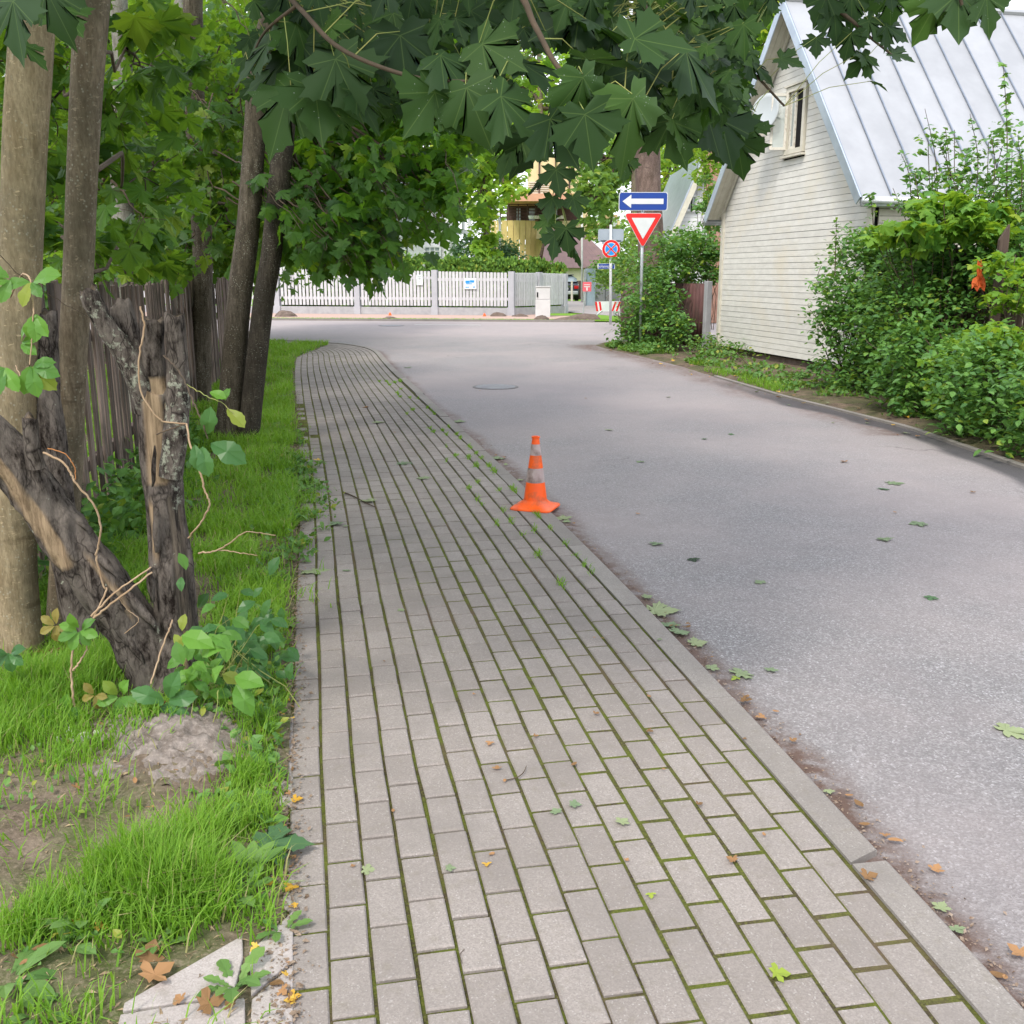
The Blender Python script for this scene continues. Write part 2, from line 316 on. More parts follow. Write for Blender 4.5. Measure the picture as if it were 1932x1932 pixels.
def mk_dead():
    m, t, b, N, L = nodes('dead wood'); co = N('ShaderNodeTexCoord').outputs['Object']
    at_ = N('ShaderNodeAttribute'); at_.attribute_name = 'bare'
    bark = mixc(N, L, ramp(N, L, noise(N, L, 30, 6, co, (1, 1, .35), .75), .38, .6), (.014, .010, .008), (.165, .140, .122))
    bark = mixc(N, L, ramp(N, L, noise(N, L, 6, 5, co), .48, .62, 0, .5), bark, (.20, .172, .148))
    vo = N('ShaderNodeTexVoronoi'); vo.feature = 'DISTANCE_TO_EDGE'; vo.inputs['Scale'].default_value = 26; mp = N('ShaderNodeMapping'); mp.inputs['Scale'].default_value = (1.1, 1.1, .22); ad = N('ShaderNodeVectorMath'); ad.operation = 'ADD'; nn_ = N('ShaderNodeTexNoise'); nn_.inputs['Scale'].default_value = 9; sc_ = N('ShaderNodeVectorMath'); sc_.operation = 'SCALE'; sc_.inputs['Scale'].default_value = .09; L(co, nn_.inputs['Vector']); L(nn_.outputs['Color'], sc_.inputs[0]); L(co, ad.inputs[0]); L(sc_.outputs[0], ad.inputs[1]); L(ad.outputs[0], mp.inputs[0]); L(mp.outputs[0], vo.inputs['Vector'])
    crk = math_(N, L, 'MULTIPLY', ramp(N, L, vo.outputs['Distance'], .0, .075, .9, 0), ramp(N, L, noise(N, L, 7, 4, co), .42, .58)); bark = mixc(N, L, crk, bark, (.012, .009, .008))
    wood = mixc(N, L, ramp(N, L, noise(N, L, 38, 6, co, (1, 1, .06), .7), .34, .60), (.15, .105, .065), (.42, .31, .20))
    c = mixc(N, L, at_.outputs['Fac'], bark, wood)
    ch = N('ShaderNodeAttribute'); ch.attribute_name = 'char'
    c = mixc(N, L, ch.outputs['Fac'], c, mixc(N, L, ramp(N, L, noise(N, L, 34, 6, co, (1, 1, .08), .7), .42, .62), (.03, .025, .022), (.16, .13, .10)))
    l = N('ShaderNodeAttribute'); l.attribute_name = 'lichen'
    lf = math_(N, L, 'MULTIPLY', l.outputs['Fac'], ramp(N, L, noise(N, L, 30, 5, co, rough=.75), .53, .62, 0, .8)); lf2 = ramp(N, L, noise(N, L, 24, 3, co), .70, .73, 0, .8)
    c = mixc(N, L, math_(N, L, 'MAXIMUM', lf, lf2), c, mixc(N, L, noise(N, L, 90, 3, co), (.26, .28, .21), (.46, .48, .39)))
    L(c, b.inputs['Base Color']); b.inputs['Roughness'].default_value = .92; b.inputs['Specular IOR Level'].default_value = .12
    bn = N('ShaderNodeBump'); bn.inputs['Strength'].default_value = 1; bn.inputs['Distance'].default_value = .012; L(noise(N, L, 48, 7, co, (1, 1, .3), .8), bn.inputs['Height']); L(bn.outputs[0], b.inputs['Normal']); return m
M_dead = mk_dead()
M_board = pbr('weathered board', (.10, .073, .058), (.20, .152, .128), 30, .85, bump=.5, bscale=60, vec=(1, 1, .06), rand=.42, dirt=(.06, .05, .04), lo=.42, hi=.58)
M_boardR = pbr('dark brown board', (.055, .036, .028), (.085, .06, .045), 25, .8, vec=(1, 1, .08), rand=.2, bump=.3)
M_siding = pbr('cream siding paint', (.64, .625, .575), (.56, .545, .50), 12, .6, spec=.35, vec=(1, .3, 1), rand=.05, dirt=(.60, .56, .47), dscale=1.4, bump=.12, bscale=30)
M_trim = pbr('cream trim paint', (.58, .55, .47), (.50, .47, .39), 6, .6, rand=.04)
M_roof = pbr('galvanised roof sheet', (.385, .39, .40), (.33, .335, .345), 1.6, .48, metal=.5, rand=.04)
M_seam = pbr('roof seam', (.20, .23, .28), (.25, .28, .33), 4, .5, metal=.4)
M_flash = pbr('metal flashing', (.40, .45, .52), (.50, .55, .62), 3, .35, metal=.7)
M_gutter = pbr('gutter metal', (.35, .37, .38), (.52, .54, .55), 4, .35, metal=.6)
M_black = pbr('dark interior', (.006, .005, .006), None, 3, .9)
M_frame = pbr('old window paint', (.66, .63, .56), (.45, .38, .32), 20, .6, lo=.5, hi=.7)
M_dish = pbr('satellite dish', (.40, .43, .44), (.36, .39, .40), 3, .45)
def mk_glass(name, c=(.75, .82, .80)):
    m, t, b, N, L = nodes(name); b.inputs['Base Color'].default_value = rgb(c); b.inputs['Roughness'].default_value = .08; b.inputs['Alpha'].default_value = .35; b.inputs['Specular IOR Level'].default_value = .6; return m
M_glass = mk_glass('sash glass')
M_pane = pbr('far window pane', (.20, .24, .26), (.32, .36, .38), 1.5, .12, spec=.7)
M_white = pbr('white paint', (.66, .66, .67), (.58, .58, .60), 5, .55, rand=.04)
M_whitef = pbr('white picket paint', (.50, .50, .515), (.44, .44, .455), 6, .6, rand=.06)
M_conc = pbr('grey concrete', (.36, .36, .37), (.29, .29, .30), 4, .85, bump=.2)
M_concp = pbr('painted concrete post', (.38, .385, .41), (.34, .345, .37), 4, .8)
M_cabin = pbr('cabinet plastic', (.56, .56, .56), (.50, .50, .50), 3, .6)
M_yel = pbr('yellow cladding', (.55, .42, .17), (.49, .37, .15), 2, .7, rand=.05)
M_yelp = pbr('pale yellow render', (.62, .52, .30), (.56, .47, .27), 2, .8)
M_salmon = pbr('salmon slab', (.62, .33, .22), (.55, .29, .2), 2, .8)
M_brroof = pbr('brown metal roof', (.20, .125, .12), (.165, .105, .105), 2, .6)
M_cream = pbr('cream render', (.66, .60, .47), (.60, .54, .43), 2, .85)
M_dkbr = pbr('dark brown timber', (.085, .05, .042), (.06, .036, .03), 6, .8)
M_corr = pbr('brown corrugated sheet', (.095, .045, .045), (.13, .065, .06), 3, .55, dirt=(.07, .05, .04))
M_galv = pbr('galvanised post', (.34, .37, .38), (.44, .47, .48), 8, .45, metal=.5)
M_wpost = pbr('whitewashed post', (.60, .61, .60), (.5, .51, .5), 8, .7)
M_blue = pbr('sign blue', (.006, .045, .27), (.005, .04, .25), 2, .35, spec=.4)
M_lblue = pbr('sign light blue', (.02, .26, .72), (.02, .24, .68), 2, .35)
M_red = pbr('sign red', (.66, .015, .012), (.60, .012, .01), 2, .35, spec=.4)
M_swhite = pbr('sign white', (.62, .64, .64), (.55, .58, .58), 4, .45)
M_sback = pbr('sign back grey', (.33, .38, .43), (.38, .43, .48), 4, .45, metal=.3)
M_grey = pbr('grey container panel', (.24, .235, .26), (.21, .205, .23), 3, .7)
M_pipe = pbr('blue grey post', (.33, .42, .48), (.28, .36, .42), 3, .6)
M_coneo = pbr('cone orange', (.95, .125, .008), (.85, .09, .006), 5, .42, spec=.4, dirt=(.42, .10, .04), dscale=9)
M_conew = pbr('cone dirty reflective band', (.36, .27, .255), (.46, .38, .36), 14, .6, dirt=(.16, .11, .09), dscale=11, vec=(1, 1, .3))
M_iron = pbr('cast iron', (.11, .10, .10), (.17, .155, .15), 30, .6, bump=.3)
M_car = pbr('dark car paint', (.020, .024, .036), None, 2, .25, spec=.6)
M_tail = pbr('tail light red', (.45, .01, .01), None, 2, .3)
M_rub = pbr('tyre rubber', (.015, .015, .015), None, 5, .8)
M_cglass = pbr('car glass', (.08, .11, .13), (.2, .25, .28), 2, .1, spec=.8)
M_chrome = pbr('rim grey', (.4, .4, .42), None, 5, .3, metal=.8)
M_paper = pbr('crumpled white litter', (.62, .60, .58), (.45, .42, .38), 25, .8)
M_orange = pbr('orange cloth', (.50, .10, .02), (.4, .07, .015), 6, .7)
M_paint = pbr('road paint', (.62, .62, .60), (.5, .5, .48), 9, .7)
M_stone = pbr('pebble', (.42, .40, .37), (.3, .28, .26), 20, .8, rand=.25)
M_clod = pbr('earth clod', (.10, .075, .06), (.16, .12, .10), 8, .95, bump=.6)
M_pink2 = pbr('faded pink sign', (.68, .13, .16), (.6, .1, .13), 3, .5)

# ------------------------------------------------------------------ leaf templates (x side, y towards tip, z normal)
def tmpl(half, hub, droop=.25, fold=.18, wav=.04, seed=0, mid=True):
    R = np.random.RandomState(seed)
    H = np.array(half, float); L_ = H[1:-1][::-1]*[-1, 1]
    H2 = H.copy(); H2[1:-1] += R.uniform(-.02, .02, (len(H)-2, 2)); L_ = L_+R.uniform(-.02, .02, L_.shape)
    O = np.vstack([H2, L_]); V2 = np.vstack([[hub], O]); n = len(O)
    tri = np.array([(0, 1+i, 1+(i+1) % n) for i in range(n)])
    d = np.linalg.norm(V2-hub, axis=1)
    z = -droop*d**1.35*(1+.3*np.sin(3*V2[:, 0]+seed))+fold*np.abs(V2[:, 0])+R.uniform(-wav, wav, len(V2))*.6; z[0] = 0
    return np.c_[V2, z], tri[:, ::-1].copy(), V2-np.array(hub)
MAPLE = [(0, 0), (.11, -.11), (.24, -.19), (.34, -.14), (.51, -.13), (.43, -.02), (.35, .07), (.48, .13), (.65, .13), (.62, .26), (.80, .36), (.62, .40), (.60, .49), (.50, .47), (.43, .58), (.33, .46), (.19, .41), (.21, .55), (.36, .66), (.23, .72), (.20, .82), (.09, .89), (0, 1.06)]
MAPLE_LO = [(0, 0), (.35, -.13), (.28, .06), (.57, .08), (.70, .32), (.45, .40), (.20, .37), (.35, .62), (0, 1.0)]
OVAL = [(0, 0), (.20, .20), (.30, .48), (.17, .80), (0, 1.0)]
SERR = [(0, 0), (.10, .10), (.19, .28), (.20, .36), (.27, .50), (.26, .58), (.27, .68), (.20, .78), (.18, .86), (.08, .93), (0, 1.0)]
NARR = [(0, 0), (.07, .25), (.10, .5), (.06, .8), (0, 1.0)]
DAND = [(0, 0), (.04, .15), (.10, .22), (.05, .30), (.13, .40), (.07, .47), (.17, .58), (.12, .68), (.17, .78), (.10, .90), (0, 1.0)]
KITE = [(0, 0), (.32, .40), (0, 1.0)]
T_maple = [tmpl(MAPLE, (0, .08), .08+.22*(i % 3), .04+.12*(i % 2), .035, i) for i in range(7)]
T_mlo = tmpl(MAPLE_LO, (0, .12), .45, .15, .03, 3)
T_oval = tmpl(OVAL, (0, .45), .25, .30, .02, 4)
T_serr = tmpl(SERR, (0, .5), .35, .35, .01, 5)
T_kite = tmpl(KITE, (0, .4), .2, .3, .0, 6)
T_dand = tmpl(DAND, (0, .5), .30, .3, .02, 8)
def frames(tip, up):
    y = nrm(tip); x = nrm(np.cross(y, up)); z = np.cross(x, y); return np.stack([x, y, z], -1)    # columns
def leaf_mesh(name, P, tip, up, size, T, mat, wid=None):
    V0, tri, uv0 = T; n = len(P); R = frames(tip, up); S = np.asarray(size).reshape(-1, 1, 1)
    Vl = V0[None]*S
    if wid is not None: Vl = Vl*np.stack([wid, np.ones(n), np.ones(n)], -1)[:, None, :]
    V = np.einsum('nij,nkj->nki', R, Vl)+P[:, None, :]
    k = len(V0); Fc = (tri[None]+(np.arange(n)*k)[:, None, None]).reshape(-1, 3)
    r = np.repeat(RS.rand(n), k)
    return mesh_np(name, V.reshape(-1, 3), [Fc], mat, smooth=False, attrs={'rnd': r})
def rnd_dirs(n, down=.35, spread=1.0):
    a = RS.uniform(0, 2*math.pi, n); z = -down+RS.normal(0, .35*spread, n)
    tip = np.stack([np.cos(a), np.sin(a), z], -1); up = np.stack([RS.normal(0, .45*spread, n), RS.normal(0, .45*spread, n), np.ones(n)], -1)
    return nrm(tip), nrm(up)
def clump(c, r, n, per=28, sig=.16, shell=.35, flat=.6):
    """points in an ellipsoid grouped in leaf sprays"""
    c = np.asarray(c, float); r = np.asarray(r, float); m = max(1, int(n/per))
    d = nrm(RS.normal(size=(m, 3))); rr = (shell+(1-shell)*RS.rand(m))**.6
    C = d*rr[:, None]; idx = RS.randint(0, m, n)
    s = sig*np.array([1, 1, flat]); Q = C[idx]*r+RS.normal(size=(n, 3))*s*np.mean(r)
    return c+Q, c+C*r
def epx(px, py, Y, rx, ry, ry_depth):
    k = Y/F; return at(px, py, Y), np.array([rx*k, ry_depth, ry*k])

def noisy_tube(path, rad, n=12, k=4, amp=.08, fs=8, seed=0, flare=0):
    P, R = cat_rom(path, rad, k)
    if flare: 
        s = np.linspace(0, 1, len(R)); R = R*(1+flare*np.exp(-s*len(path)*2.2))
    def disp(V, c, a): return 1+amp*2*(fbm(V*np.array([fs, fs, fs*.35]), seed)-.5)
    return tube_vf(P, R, n, disp)[:2]+(P,)
def tube_obj(name, path, rad, mat, parent=None, n=12, k=4, amp=.08, fs=8, seed=0, flare=0):
    V, Fc, P = noisy_tube(path, rad, n, k, amp, fs, seed, flare); top = np.arange(n)+(len(P)-1)*n
    V = np.vstack([V, P[-1:]]); cap = np.array([(top[i], top[(i+1) % n], len(V)-1) for i in range(n)])
    return link(name, mesh_np(name, V, [Fc, cap], mat, smooth=True), parent)
def twigs_mesh(name, segs, mat, parent, r0=.006, n=5):
    """segs: list of (path, r0, r1)"""
    Vs = []; Fs = []; b = 0
    for path, ra, rb in segs:
        V, Fc, _ = tube_vf(np.asarray(path), np.linspace(ra, rb, len(path)), n)
        Vs.append(V); Fs.append(Fc+b); b += len(V)
    if not Vs: return None
    return link(name, mesh_np(name, np.vstack(Vs), [np.vstack(Fs)], mat, smooth=True), parent)
def wob(a, b, k=4, amp=.06, sag=0):
    a = np.asarray(a, float); b = np.asarray(b, float); t = np.linspace(0, 1, k+1)[:, None]; L_ = np.linalg.norm(b-a)
    P = a+(b-a)*t; P[1:-1] += RS.normal(0, amp*L_/k, (k-1, 3)); P[:, 2] += sag*L_*4*(t*(1-t))[:, 0]; return P
# ------------------------------------------------------------------ ground and roads
KC = [1.84170062e-04, -6.85951366e-03, -1.37964560e-01, 1.43236238e+00]     # kerb line X(Y)
def kerb_curve():
    Y = np.linspace(-.6, 20.2, 120); X = np.polyval(KC, Y); P = np.c_[X, Y]
    tail = np.array([(-2.86, 21.2), (-3.2, 22.2), (-3.72, 23.15), (-4.45, 23.95), (-5.4, 24.6), (-6.6, 25.1), (-8.2, 25.6), (-10.5, 26.05), (-14, 26.6), (-22, 27.9)])
    Q, _ = cat_rom(np.c_[np.vstack([P[-3:], tail]), np.zeros(len(tail)+3)], np.zeros(len(tail)+3), 8)
    P = np.vstack([P[:-3], Q[:, :2]]); return P
KP = kerb_curve()
def offset_curve(P, d):       # d > 0 : towards the left (sidewalk side)
    T = nrm(np.gradient(P, axis=0)); N = np.c_[-T[:, 1], T[:, 0]]; return P+N*d
KW = .115
def pitch_(Y): return np.interp(Y, [1.4, 1.9, 3.3, 5, 30], [.1003, .1008, .1045, .1064, .1060])
def col_curve(c):              # c in paver widths from the kerb
    T = nrm(np.gradient(KP, axis=0)); N = np.c_[-T[:, 1], T[:, 0]]; return KP+N*(KW+c*pitch_(KP[:, 1]))[:, None]
def arc(P): return np.concatenate([[0], np.cumsum(np.linalg.norm(np.diff(P, axis=0), axis=1))])
def samp(P, S, s):
    return np.array([np.interp(s, S, P[:, 0]), np.interp(s, S, P[:, 1])])
def grid_mesh(name, X, Y, Z, mat, attrs=None, kind='structure', parent=None, label=None):
    a, b = X.shape; V = np.stack([X, Y, Z], -1).reshape(-1, 3)
    i, j = np.meshgrid(np.arange(a-1), np.arange(b-1), indexing='ij'); q = i*b+j
    Fc = np.stack([q, q+1, q+b+1, q+b], -1).reshape(-1, 4)
    P = V[Fc[0]]; 
    if np.cross(P[1]-P[0], P[2]-P[0])[2] < 0: Fc = Fc[:, ::-1].copy()
    o = link(name, mesh_np(name, V, [Fc], mat, smooth=True, attrs={k: v.ravel() for k, v in (attrs or {}).items()}), parent)
    if kind: o['kind'] = kind
    if label: o['label'] = label
    return o
g1 = np.array([-400, 400.]); gx, gy = np.meshgrid(g1, np.array([-60, 600.]), indexing='ij')
grid_mesh('ground', gx, gy, gx*0-.09, M_grassland)
# near road: strips from kerb line outwards
ROFF = np.concatenate([[0, .03, .07, .12, .18, .26, .4, .6, .9, 1.3, 1.8], np.linspace(2.4, 8.5, 18)])
KS = KP[::2]; RX = np.array([offset_curve(KS, -o) for o in ROFF]); X = RX[..., 0]; Y = RX[..., 1]
def right_edge(Y): return np.interp(Y, [-3, 0, 4, 8, 10.5, 13.4, 15.5, 17.8, 20, 22.4, 23.5], [4.9, 4.75, 4.62, 4.36, 4.25, 3.62, 3.32, 3.02, 2.6, 2.02, 1.9])
dirt = np.clip(1-ROFF[:, None]/.30, 0, 1)*np.ones_like(X)
dr = right_edge(Y)-X
dirt = np.maximum(dirt, np.clip(1-np.abs(dr)/.5, 0, 1)*.9)
tar = np.clip((.38-dr)/.06, 0, 1)*(Y < 15.5)*np.clip((15.5-Y)/2, 0, 1)*.9
dust = np.clip(1-np.abs(Y-11)/9, 0, 1)*.5
# one sheet in x/y so that both roads meet without seams
gy_ = np.concatenate([np.linspace(-3, 16, 191), np.linspace(16.2, 36.4, 102)]); gx_ = np.concatenate([np.linspace(-60, -8, 27)[:-1], np.linspace(-8, 7, 301), np.linspace(8, 60, 27)])
GX, GY = np.meshgrid(gx_, gy_, indexing='ij')
KX = np.interp(GY, KP[:, 1], KP[:, 0]); dk = (GX-KX)*.98; dr = right_edge(GY)-GX
wobn = .10*(vn(np.stack([GX*2, GY*2, GX*0], -1), 4)-.5)
dirtv = np.clip(1-(dk+wobn)/.16, 0, 1)*(GY < 24)*.95
dirtv = np.maximum(dirtv, np.clip(1-np.abs(dr-.15+wobn*3)/.5, 0, 1)*.8*(GY < 23.5)*(GY > 10))
tarv = np.clip((.34+wobn*2.2-dr)/.09, 0, 1)*np.clip((16.0-GY)/3, 0, 1)*.85
dustv = np.clip(1-np.abs(GY-14)/11, 0, 1)*.45+np.clip((GY-24)/4, 0, 1)*.75
o = grid_mesh('road', GX, GY, GX*0-.022+.0*GX, M_asph, {'dirt': dirtv, 'tar': tarv, 'dust': dustv})
# main street markings and far pavement
FA = G(520, 603); FB = G(1160, 607); fd = nrm(FB-FA); fn = np.array([-fd[1], fd[0], 0])
if fn[1] < 0: fn = -fn
def fpt(s, n, z): p = FA+fd*s+fn*n; return np.array([p[0], p[1], z])
def strip(name, s0, s1, n0, n1, z, mat, kind='structure', parent=None, ns=2):
    A = np.linspace(s0, s1, ns); V = [fpt(s, n, z) for s in A for n in (n0, n1)]
    Fc = np.array([(2*i, 2*i+2, 2*i+3, 2*i+1) for i in range(ns-1)])
    o = link(name, mesh_np(name, np.array(V), [Fc], mat), parent); 
    if kind: o['kind'] = kind
    return o
strip('grass_strip', -50, 45, .08, 1.1, .012, M_grassland)
strip('far_pavement', -50, 11.8, 1.1, 6.4, .006, M_pink)
k = MB()
for s in np.arange(-45, 12, 1.0): k.box(fpt(s, 0, -.005), (.99, .14, .11), (fd, fn, (0, 0, 1)))
o = k.build('far_kerb', M_kerb); o['kind'] = 'structure'
strip('far_verge', 9.0, 11.4, 4.6, 6.8, .016, M_grassland); strip('far_verge', 11.4, 45, 1.1, 6.8, .016, M_grassland)
lm = MB(); a = G(782, 613, -.016); b = G(907, 613.5, -.016); lm.prism([a+[0, -.06, 0], b+[0, -.06, 0], b+[0, .06, 0], a+[0, .06, 0]], (0, 0, .003)); tag(lm.build('road_marking', M_paint), kind='structure')
def poly_sheet(name, pts, z, mat, kind='structure'):
    V = np.array([[p[0], p[1], z] for p in pts]); m = MB(); m.add(V, [tuple(range(len(V)))]); o = m.build(name, mat)
    if kind: o['kind'] = kind
    return o
poly_sheet('side_street', [G(1030, 586), G(1151, 596.5), G(1300, 608)+[6, 0, 0], G(1300, 566)+[10, 0, 0], G(1000, 569.5)], .022, M_street)
poly_sheet('grass_island', [G(1106, 574.3), G(1151, 580), G(1230, 592), G(1300, 586), G(1240, 572), G(1151, 571.5)], .030, M_grassland)
# sidewalk joint bed
DW = 1.70
IN = [col_curve(d) for d in (-.2, 4, 8, 12, 15, 15.2)]
X = np.array([c[:, 0] for c in IN]); Y = np.array([c[:, 1] for c in IN])
sidewalk = grid_mesh('sidewalk', X, Y, X*0-.0075, M_joint)
# lawn left of the sidewalk
LE = col_curve(15.02)
def left_edge_x(Y):  return np.interp(Y, LE[:118, 1], LE[:118, 0])
MOUND = G(308, 1440)
yy = np.concatenate([np.linspace(-.5, 8, 240), np.linspace(8.1, 23.0, 120)]); tt = np.linspace(0, 1, 130)**1.3
YY, TT = np.meshgrid(yy, tt, indexing='ij'); LX = left_edge_x(YY); XX = LX-TT*9
Pn = np.stack([XX, YY, XX*0], -1)
def lawn_z(P):
    P = np.asarray(P, float); d = np.abs(left_edge_x(P[..., 1])-P[..., 0])
    z = (fbm(P*3, 5)-.5)*.05*np.clip(d/.25, .15, 1)+(fbm(P*16, 9)-.5)*.02
    z = z+.05*np.clip(d/1.2, 0, 1)-.006
    m = np.exp(-(((P[..., 0]-MOUND[0])/.30)**2+((P[..., 1]-MOUND[1]-.12)/.30)**2))
    return z+.075*m
lawn = grid_mesh('lawn', XX, YY, lawn_z(Pn), M_soil)
corner = poly_sheet('lawn_end', [(-4.85, 23.0), (-5.6, 23.3), (-7, 23.75), (-9, 24.2), (-14, 25), (-14, 22.8)], -.004, M_soil)
# bare soil mound by the stump
mx, my = np.meshgrid(np.linspace(-.34, .34, 66), np.linspace(-.20, .38, 56), indexing='ij')
mr = np.sqrt((mx/.31)**2+((my-.09)/.26)**2); MP = np.stack([mx+MOUND[0], my+MOUND[1], mx*0], -1)
edge = mr+.35*(fbm(MP*9, 3)-.5); mz = lawn_z(MP)+.030*np.clip(1-edge, -.9, 1)+.030*(fbm(MP*22, 8)-.5)+.02*(vn(MP*60, 2)-.5)-.004
o = grid_mesh('soil_mound', MP[..., 0], MP[..., 1], mz, M_mound, kind='structure')
# right verge
vy = np.concatenate([np.linspace(-2, 23.4, 150)]); vt = np.linspace(0, 1, 40)
VY, VT = np.meshgrid(vy, vt, indexing='ij'); VX = right_edge(VY)+VT*9; Pn = np.stack([VX, VY, VX*0], -1)
VZ = -.03+.05*np.clip((VX-right_edge(VY))/.25, 0, 1)+.05*(fbm(Pn*2.5, 2)-.5)*np.clip(VT*9/.3, 0, 1)
def verge_z(x, y): return -.03+.05*min(1, max(0, (x-right_edge(y))/.25))
grid_mesh('verge', VX, VY, VZ, M_verge)
poly_sheet('right_street_corner', [(2.02, 23.38), (2.4, 24.2), (4, 25), (9, 25), (14, 24), (14, 23.38)], .01, M_verge)

# ------------------------------------------------------------------ pavers
def paver_me(name, w_, l_, h, mat, ch=.004, notch=0):
    a, b = w_/2, l_/2; c = ch
    V = [(-a, -b, -h), (a, -b, -h), (a, b, -h), (-a, b, -h), (-a, -b, -c), (a, -b, -c), (a, b, -c), (-a, b, -c), (-a+c, -b+c, 0), (a-c, -b+c, 0), (a-c, b-c, 0), (-a+c, b-c, 0)]
    Fc = [(0, 1, 5, 4), (1, 2, 6, 5), (2, 3, 7, 6), (3, 0, 4, 7), (4, 5, 9, 8), (5, 6, 10, 9), (6, 7, 11, 10), (7, 4, 8, 11), (8, 9, 10, 11)]
    return mesh_np(name, np.array(V), [np.array(Fc)], mat), np.array(V), np.array(Fc)
pme, PV, PF = paver_me('paver', .0930, .1898, .03, M_pav, .0045)
slots = []
NC = 15; CW = .1052
for kcol in range(NC):
    C = col_curve(kcol+.5); S = arc(C); s = .03+(kcol % 2)*.103+random.uniform(-.008, .008)
    while s < S[-1]-9:
        p = samp(C, S, s); q = samp(C, S, s+.02); d = q-p
        jog = .004*(math.sin(s*1.7+kcol)+math.sin(s*3.9+2*kcol))
        slots.append((p[0]+jog*.3, p[1], math.atan2(d[1], d[0])-math.pi/2, kcol)); s += .2032+random.uniform(-.0015, .0022)
def pz(x, y, k):
    sink = -.002*(k >= 13)-.002*(k >= 14)
    return sink+.004*math.sin(x*3+y*1.1)+random.uniform(-.0018, .0018)
def inview(x, y):
    if y < 1.55: return False
    u = x/(y*math.cos(PITCH)+EYE*math.sin(PITCH)); return abs(u) < .56 
vis = sorted([s for s in slots if inview(s[0], s[1])], key=lambda s: s[0]**2+s[1]**2)
near = set(vis[:296]); rest = [s for s in slots if s not in near]
for s in vis[:296]:
    M4 = Matrix.Translation((s[0], s[1], pz(s[0], s[1], s[3]))) @ Euler((random.gauss(0, .006), random.gauss(0, .008), s[2]+random.gauss(0, .007))).to_matrix().to_4x4()
    link('paver', pme, sidewalk, M4)
Vs = []; rr = []
for s in rest:
    c_, s_ = math.cos(s[2]+random.gauss(0, .006)), math.sin(s[2]); z = pz(s[0], s[1], s[3]); t = random.gauss(0, .006)
    Q = PV.copy(); Q[:, 2] += z+Q[:, 0]*t; x = Q[:, 0]*c_-Q[:, 1]*s_+s[0]; y = Q[:, 0]*s_+Q[:, 1]*c_+s[1]; Vs.append(np.c_[x, y, Q[:, 2]]); rr.append(np.full(len(PV), random.random()))
n = len(rest); Fc = (PF[None]+(np.arange(n)*len(PV))[:, None, None]).reshape(-1, 4)
o = link('paver_field', mesh_np('paver_field', np.vstack(Vs), [Fc], M_pav, attrs={'rnd': np.concatenate(rr)}), sidewalk); o['kind'] = 'stuff'
# kerb stones
kerb = thing('kerb', (KP[0][0], KP[0][1], 0), None, None); kerb['kind'] = 'structure'
S = arc(KP); s0 = np.interp(3.56, KP[:, 1], S); pos = s0-3*1.12
i = 0
while pos < S[-1]-10:
    ss = np.linspace(pos+.004, pos+1.116, 6 if pos < 22 else 9)
    lift = .0 if pos < 9 else .014*min(1, (pos-9)/3)
    gap = 0.0
    mid = np.interp(pos+.5, S, KP[:, 1])
    if 13.0 < mid < 15.6: gap = .016
    brk = abs(mid-2.9) < .5
    A = [samp(KP, S, q) for q in ss]; 
    T = nrm(np.gradient(np.array(A), axis=0)); Nn = np.c_[-T[:, 1], T[:, 0]]; O_ = np.array(A)-Nn*gap; I_ = O_+Nn*.108
    if brk: O_[0] += T[0]*.05; O_[1] = O_[0]+(O_[2]-O_[0])*.25
    dz = random.uniform(-.002, .003)+lift; n = len(A); V = []
    for a_, b_ in zip(O_, I_): V += [(a_[0], a_[1], -.12), (a_[0], a_[1], dz-.006), (a_[0]+(b_[0]-a_[0])*.08, a_[1]+(b_[1]-a_[1])*.08, dz), (b_[0], b_[1], dz), (b_[0], b_[1], -.12)]
    Fk = []
    for j in range(n-1):
        for e in range(4): Fk.append((j*5+e, j*5+e+1, (j+1)*5+e+1, (j+1)*5+e))
    Fk += [(0, 1, 2, 3, 4), tuple((n-1)*5+e for e in (4, 3, 2, 1, 0))]
    m = MB(); m.add(V, [tuple(reversed(f)) for f in Fk]); m.build('kerb_stone', M_kerb, kerb); pos += 1.12; i += 1
# right kerb, thin light stones
rk = thing('right_kerb', (4.3, 8, 0), None, None); rk['kind'] = 'structure'
RY = np.arange(3.0, 15.6, 1.0)
for a_ in RY:
    ys = np.linspace(a_+.006, a_+.994, 4); m = MB(); P = [(right_edge(y)+.02*vn(np.array([y, 0, 0]), 3), y) for y in ys]
    for (x0, y0), (x1, y1) in zip(P[:-1], P[1:]): m.hexa([(x0, y0, -.1), (x0+.07, y0, -.1), (x1+.07, y1, -.1), (x1, y1, -.1), (x0, y0, .003), (x0+.07, y0, .004), (x1+.07, y1, .004), (x1, y1, .003)])
    m.build('kerb_stone', M_kerb, rk)
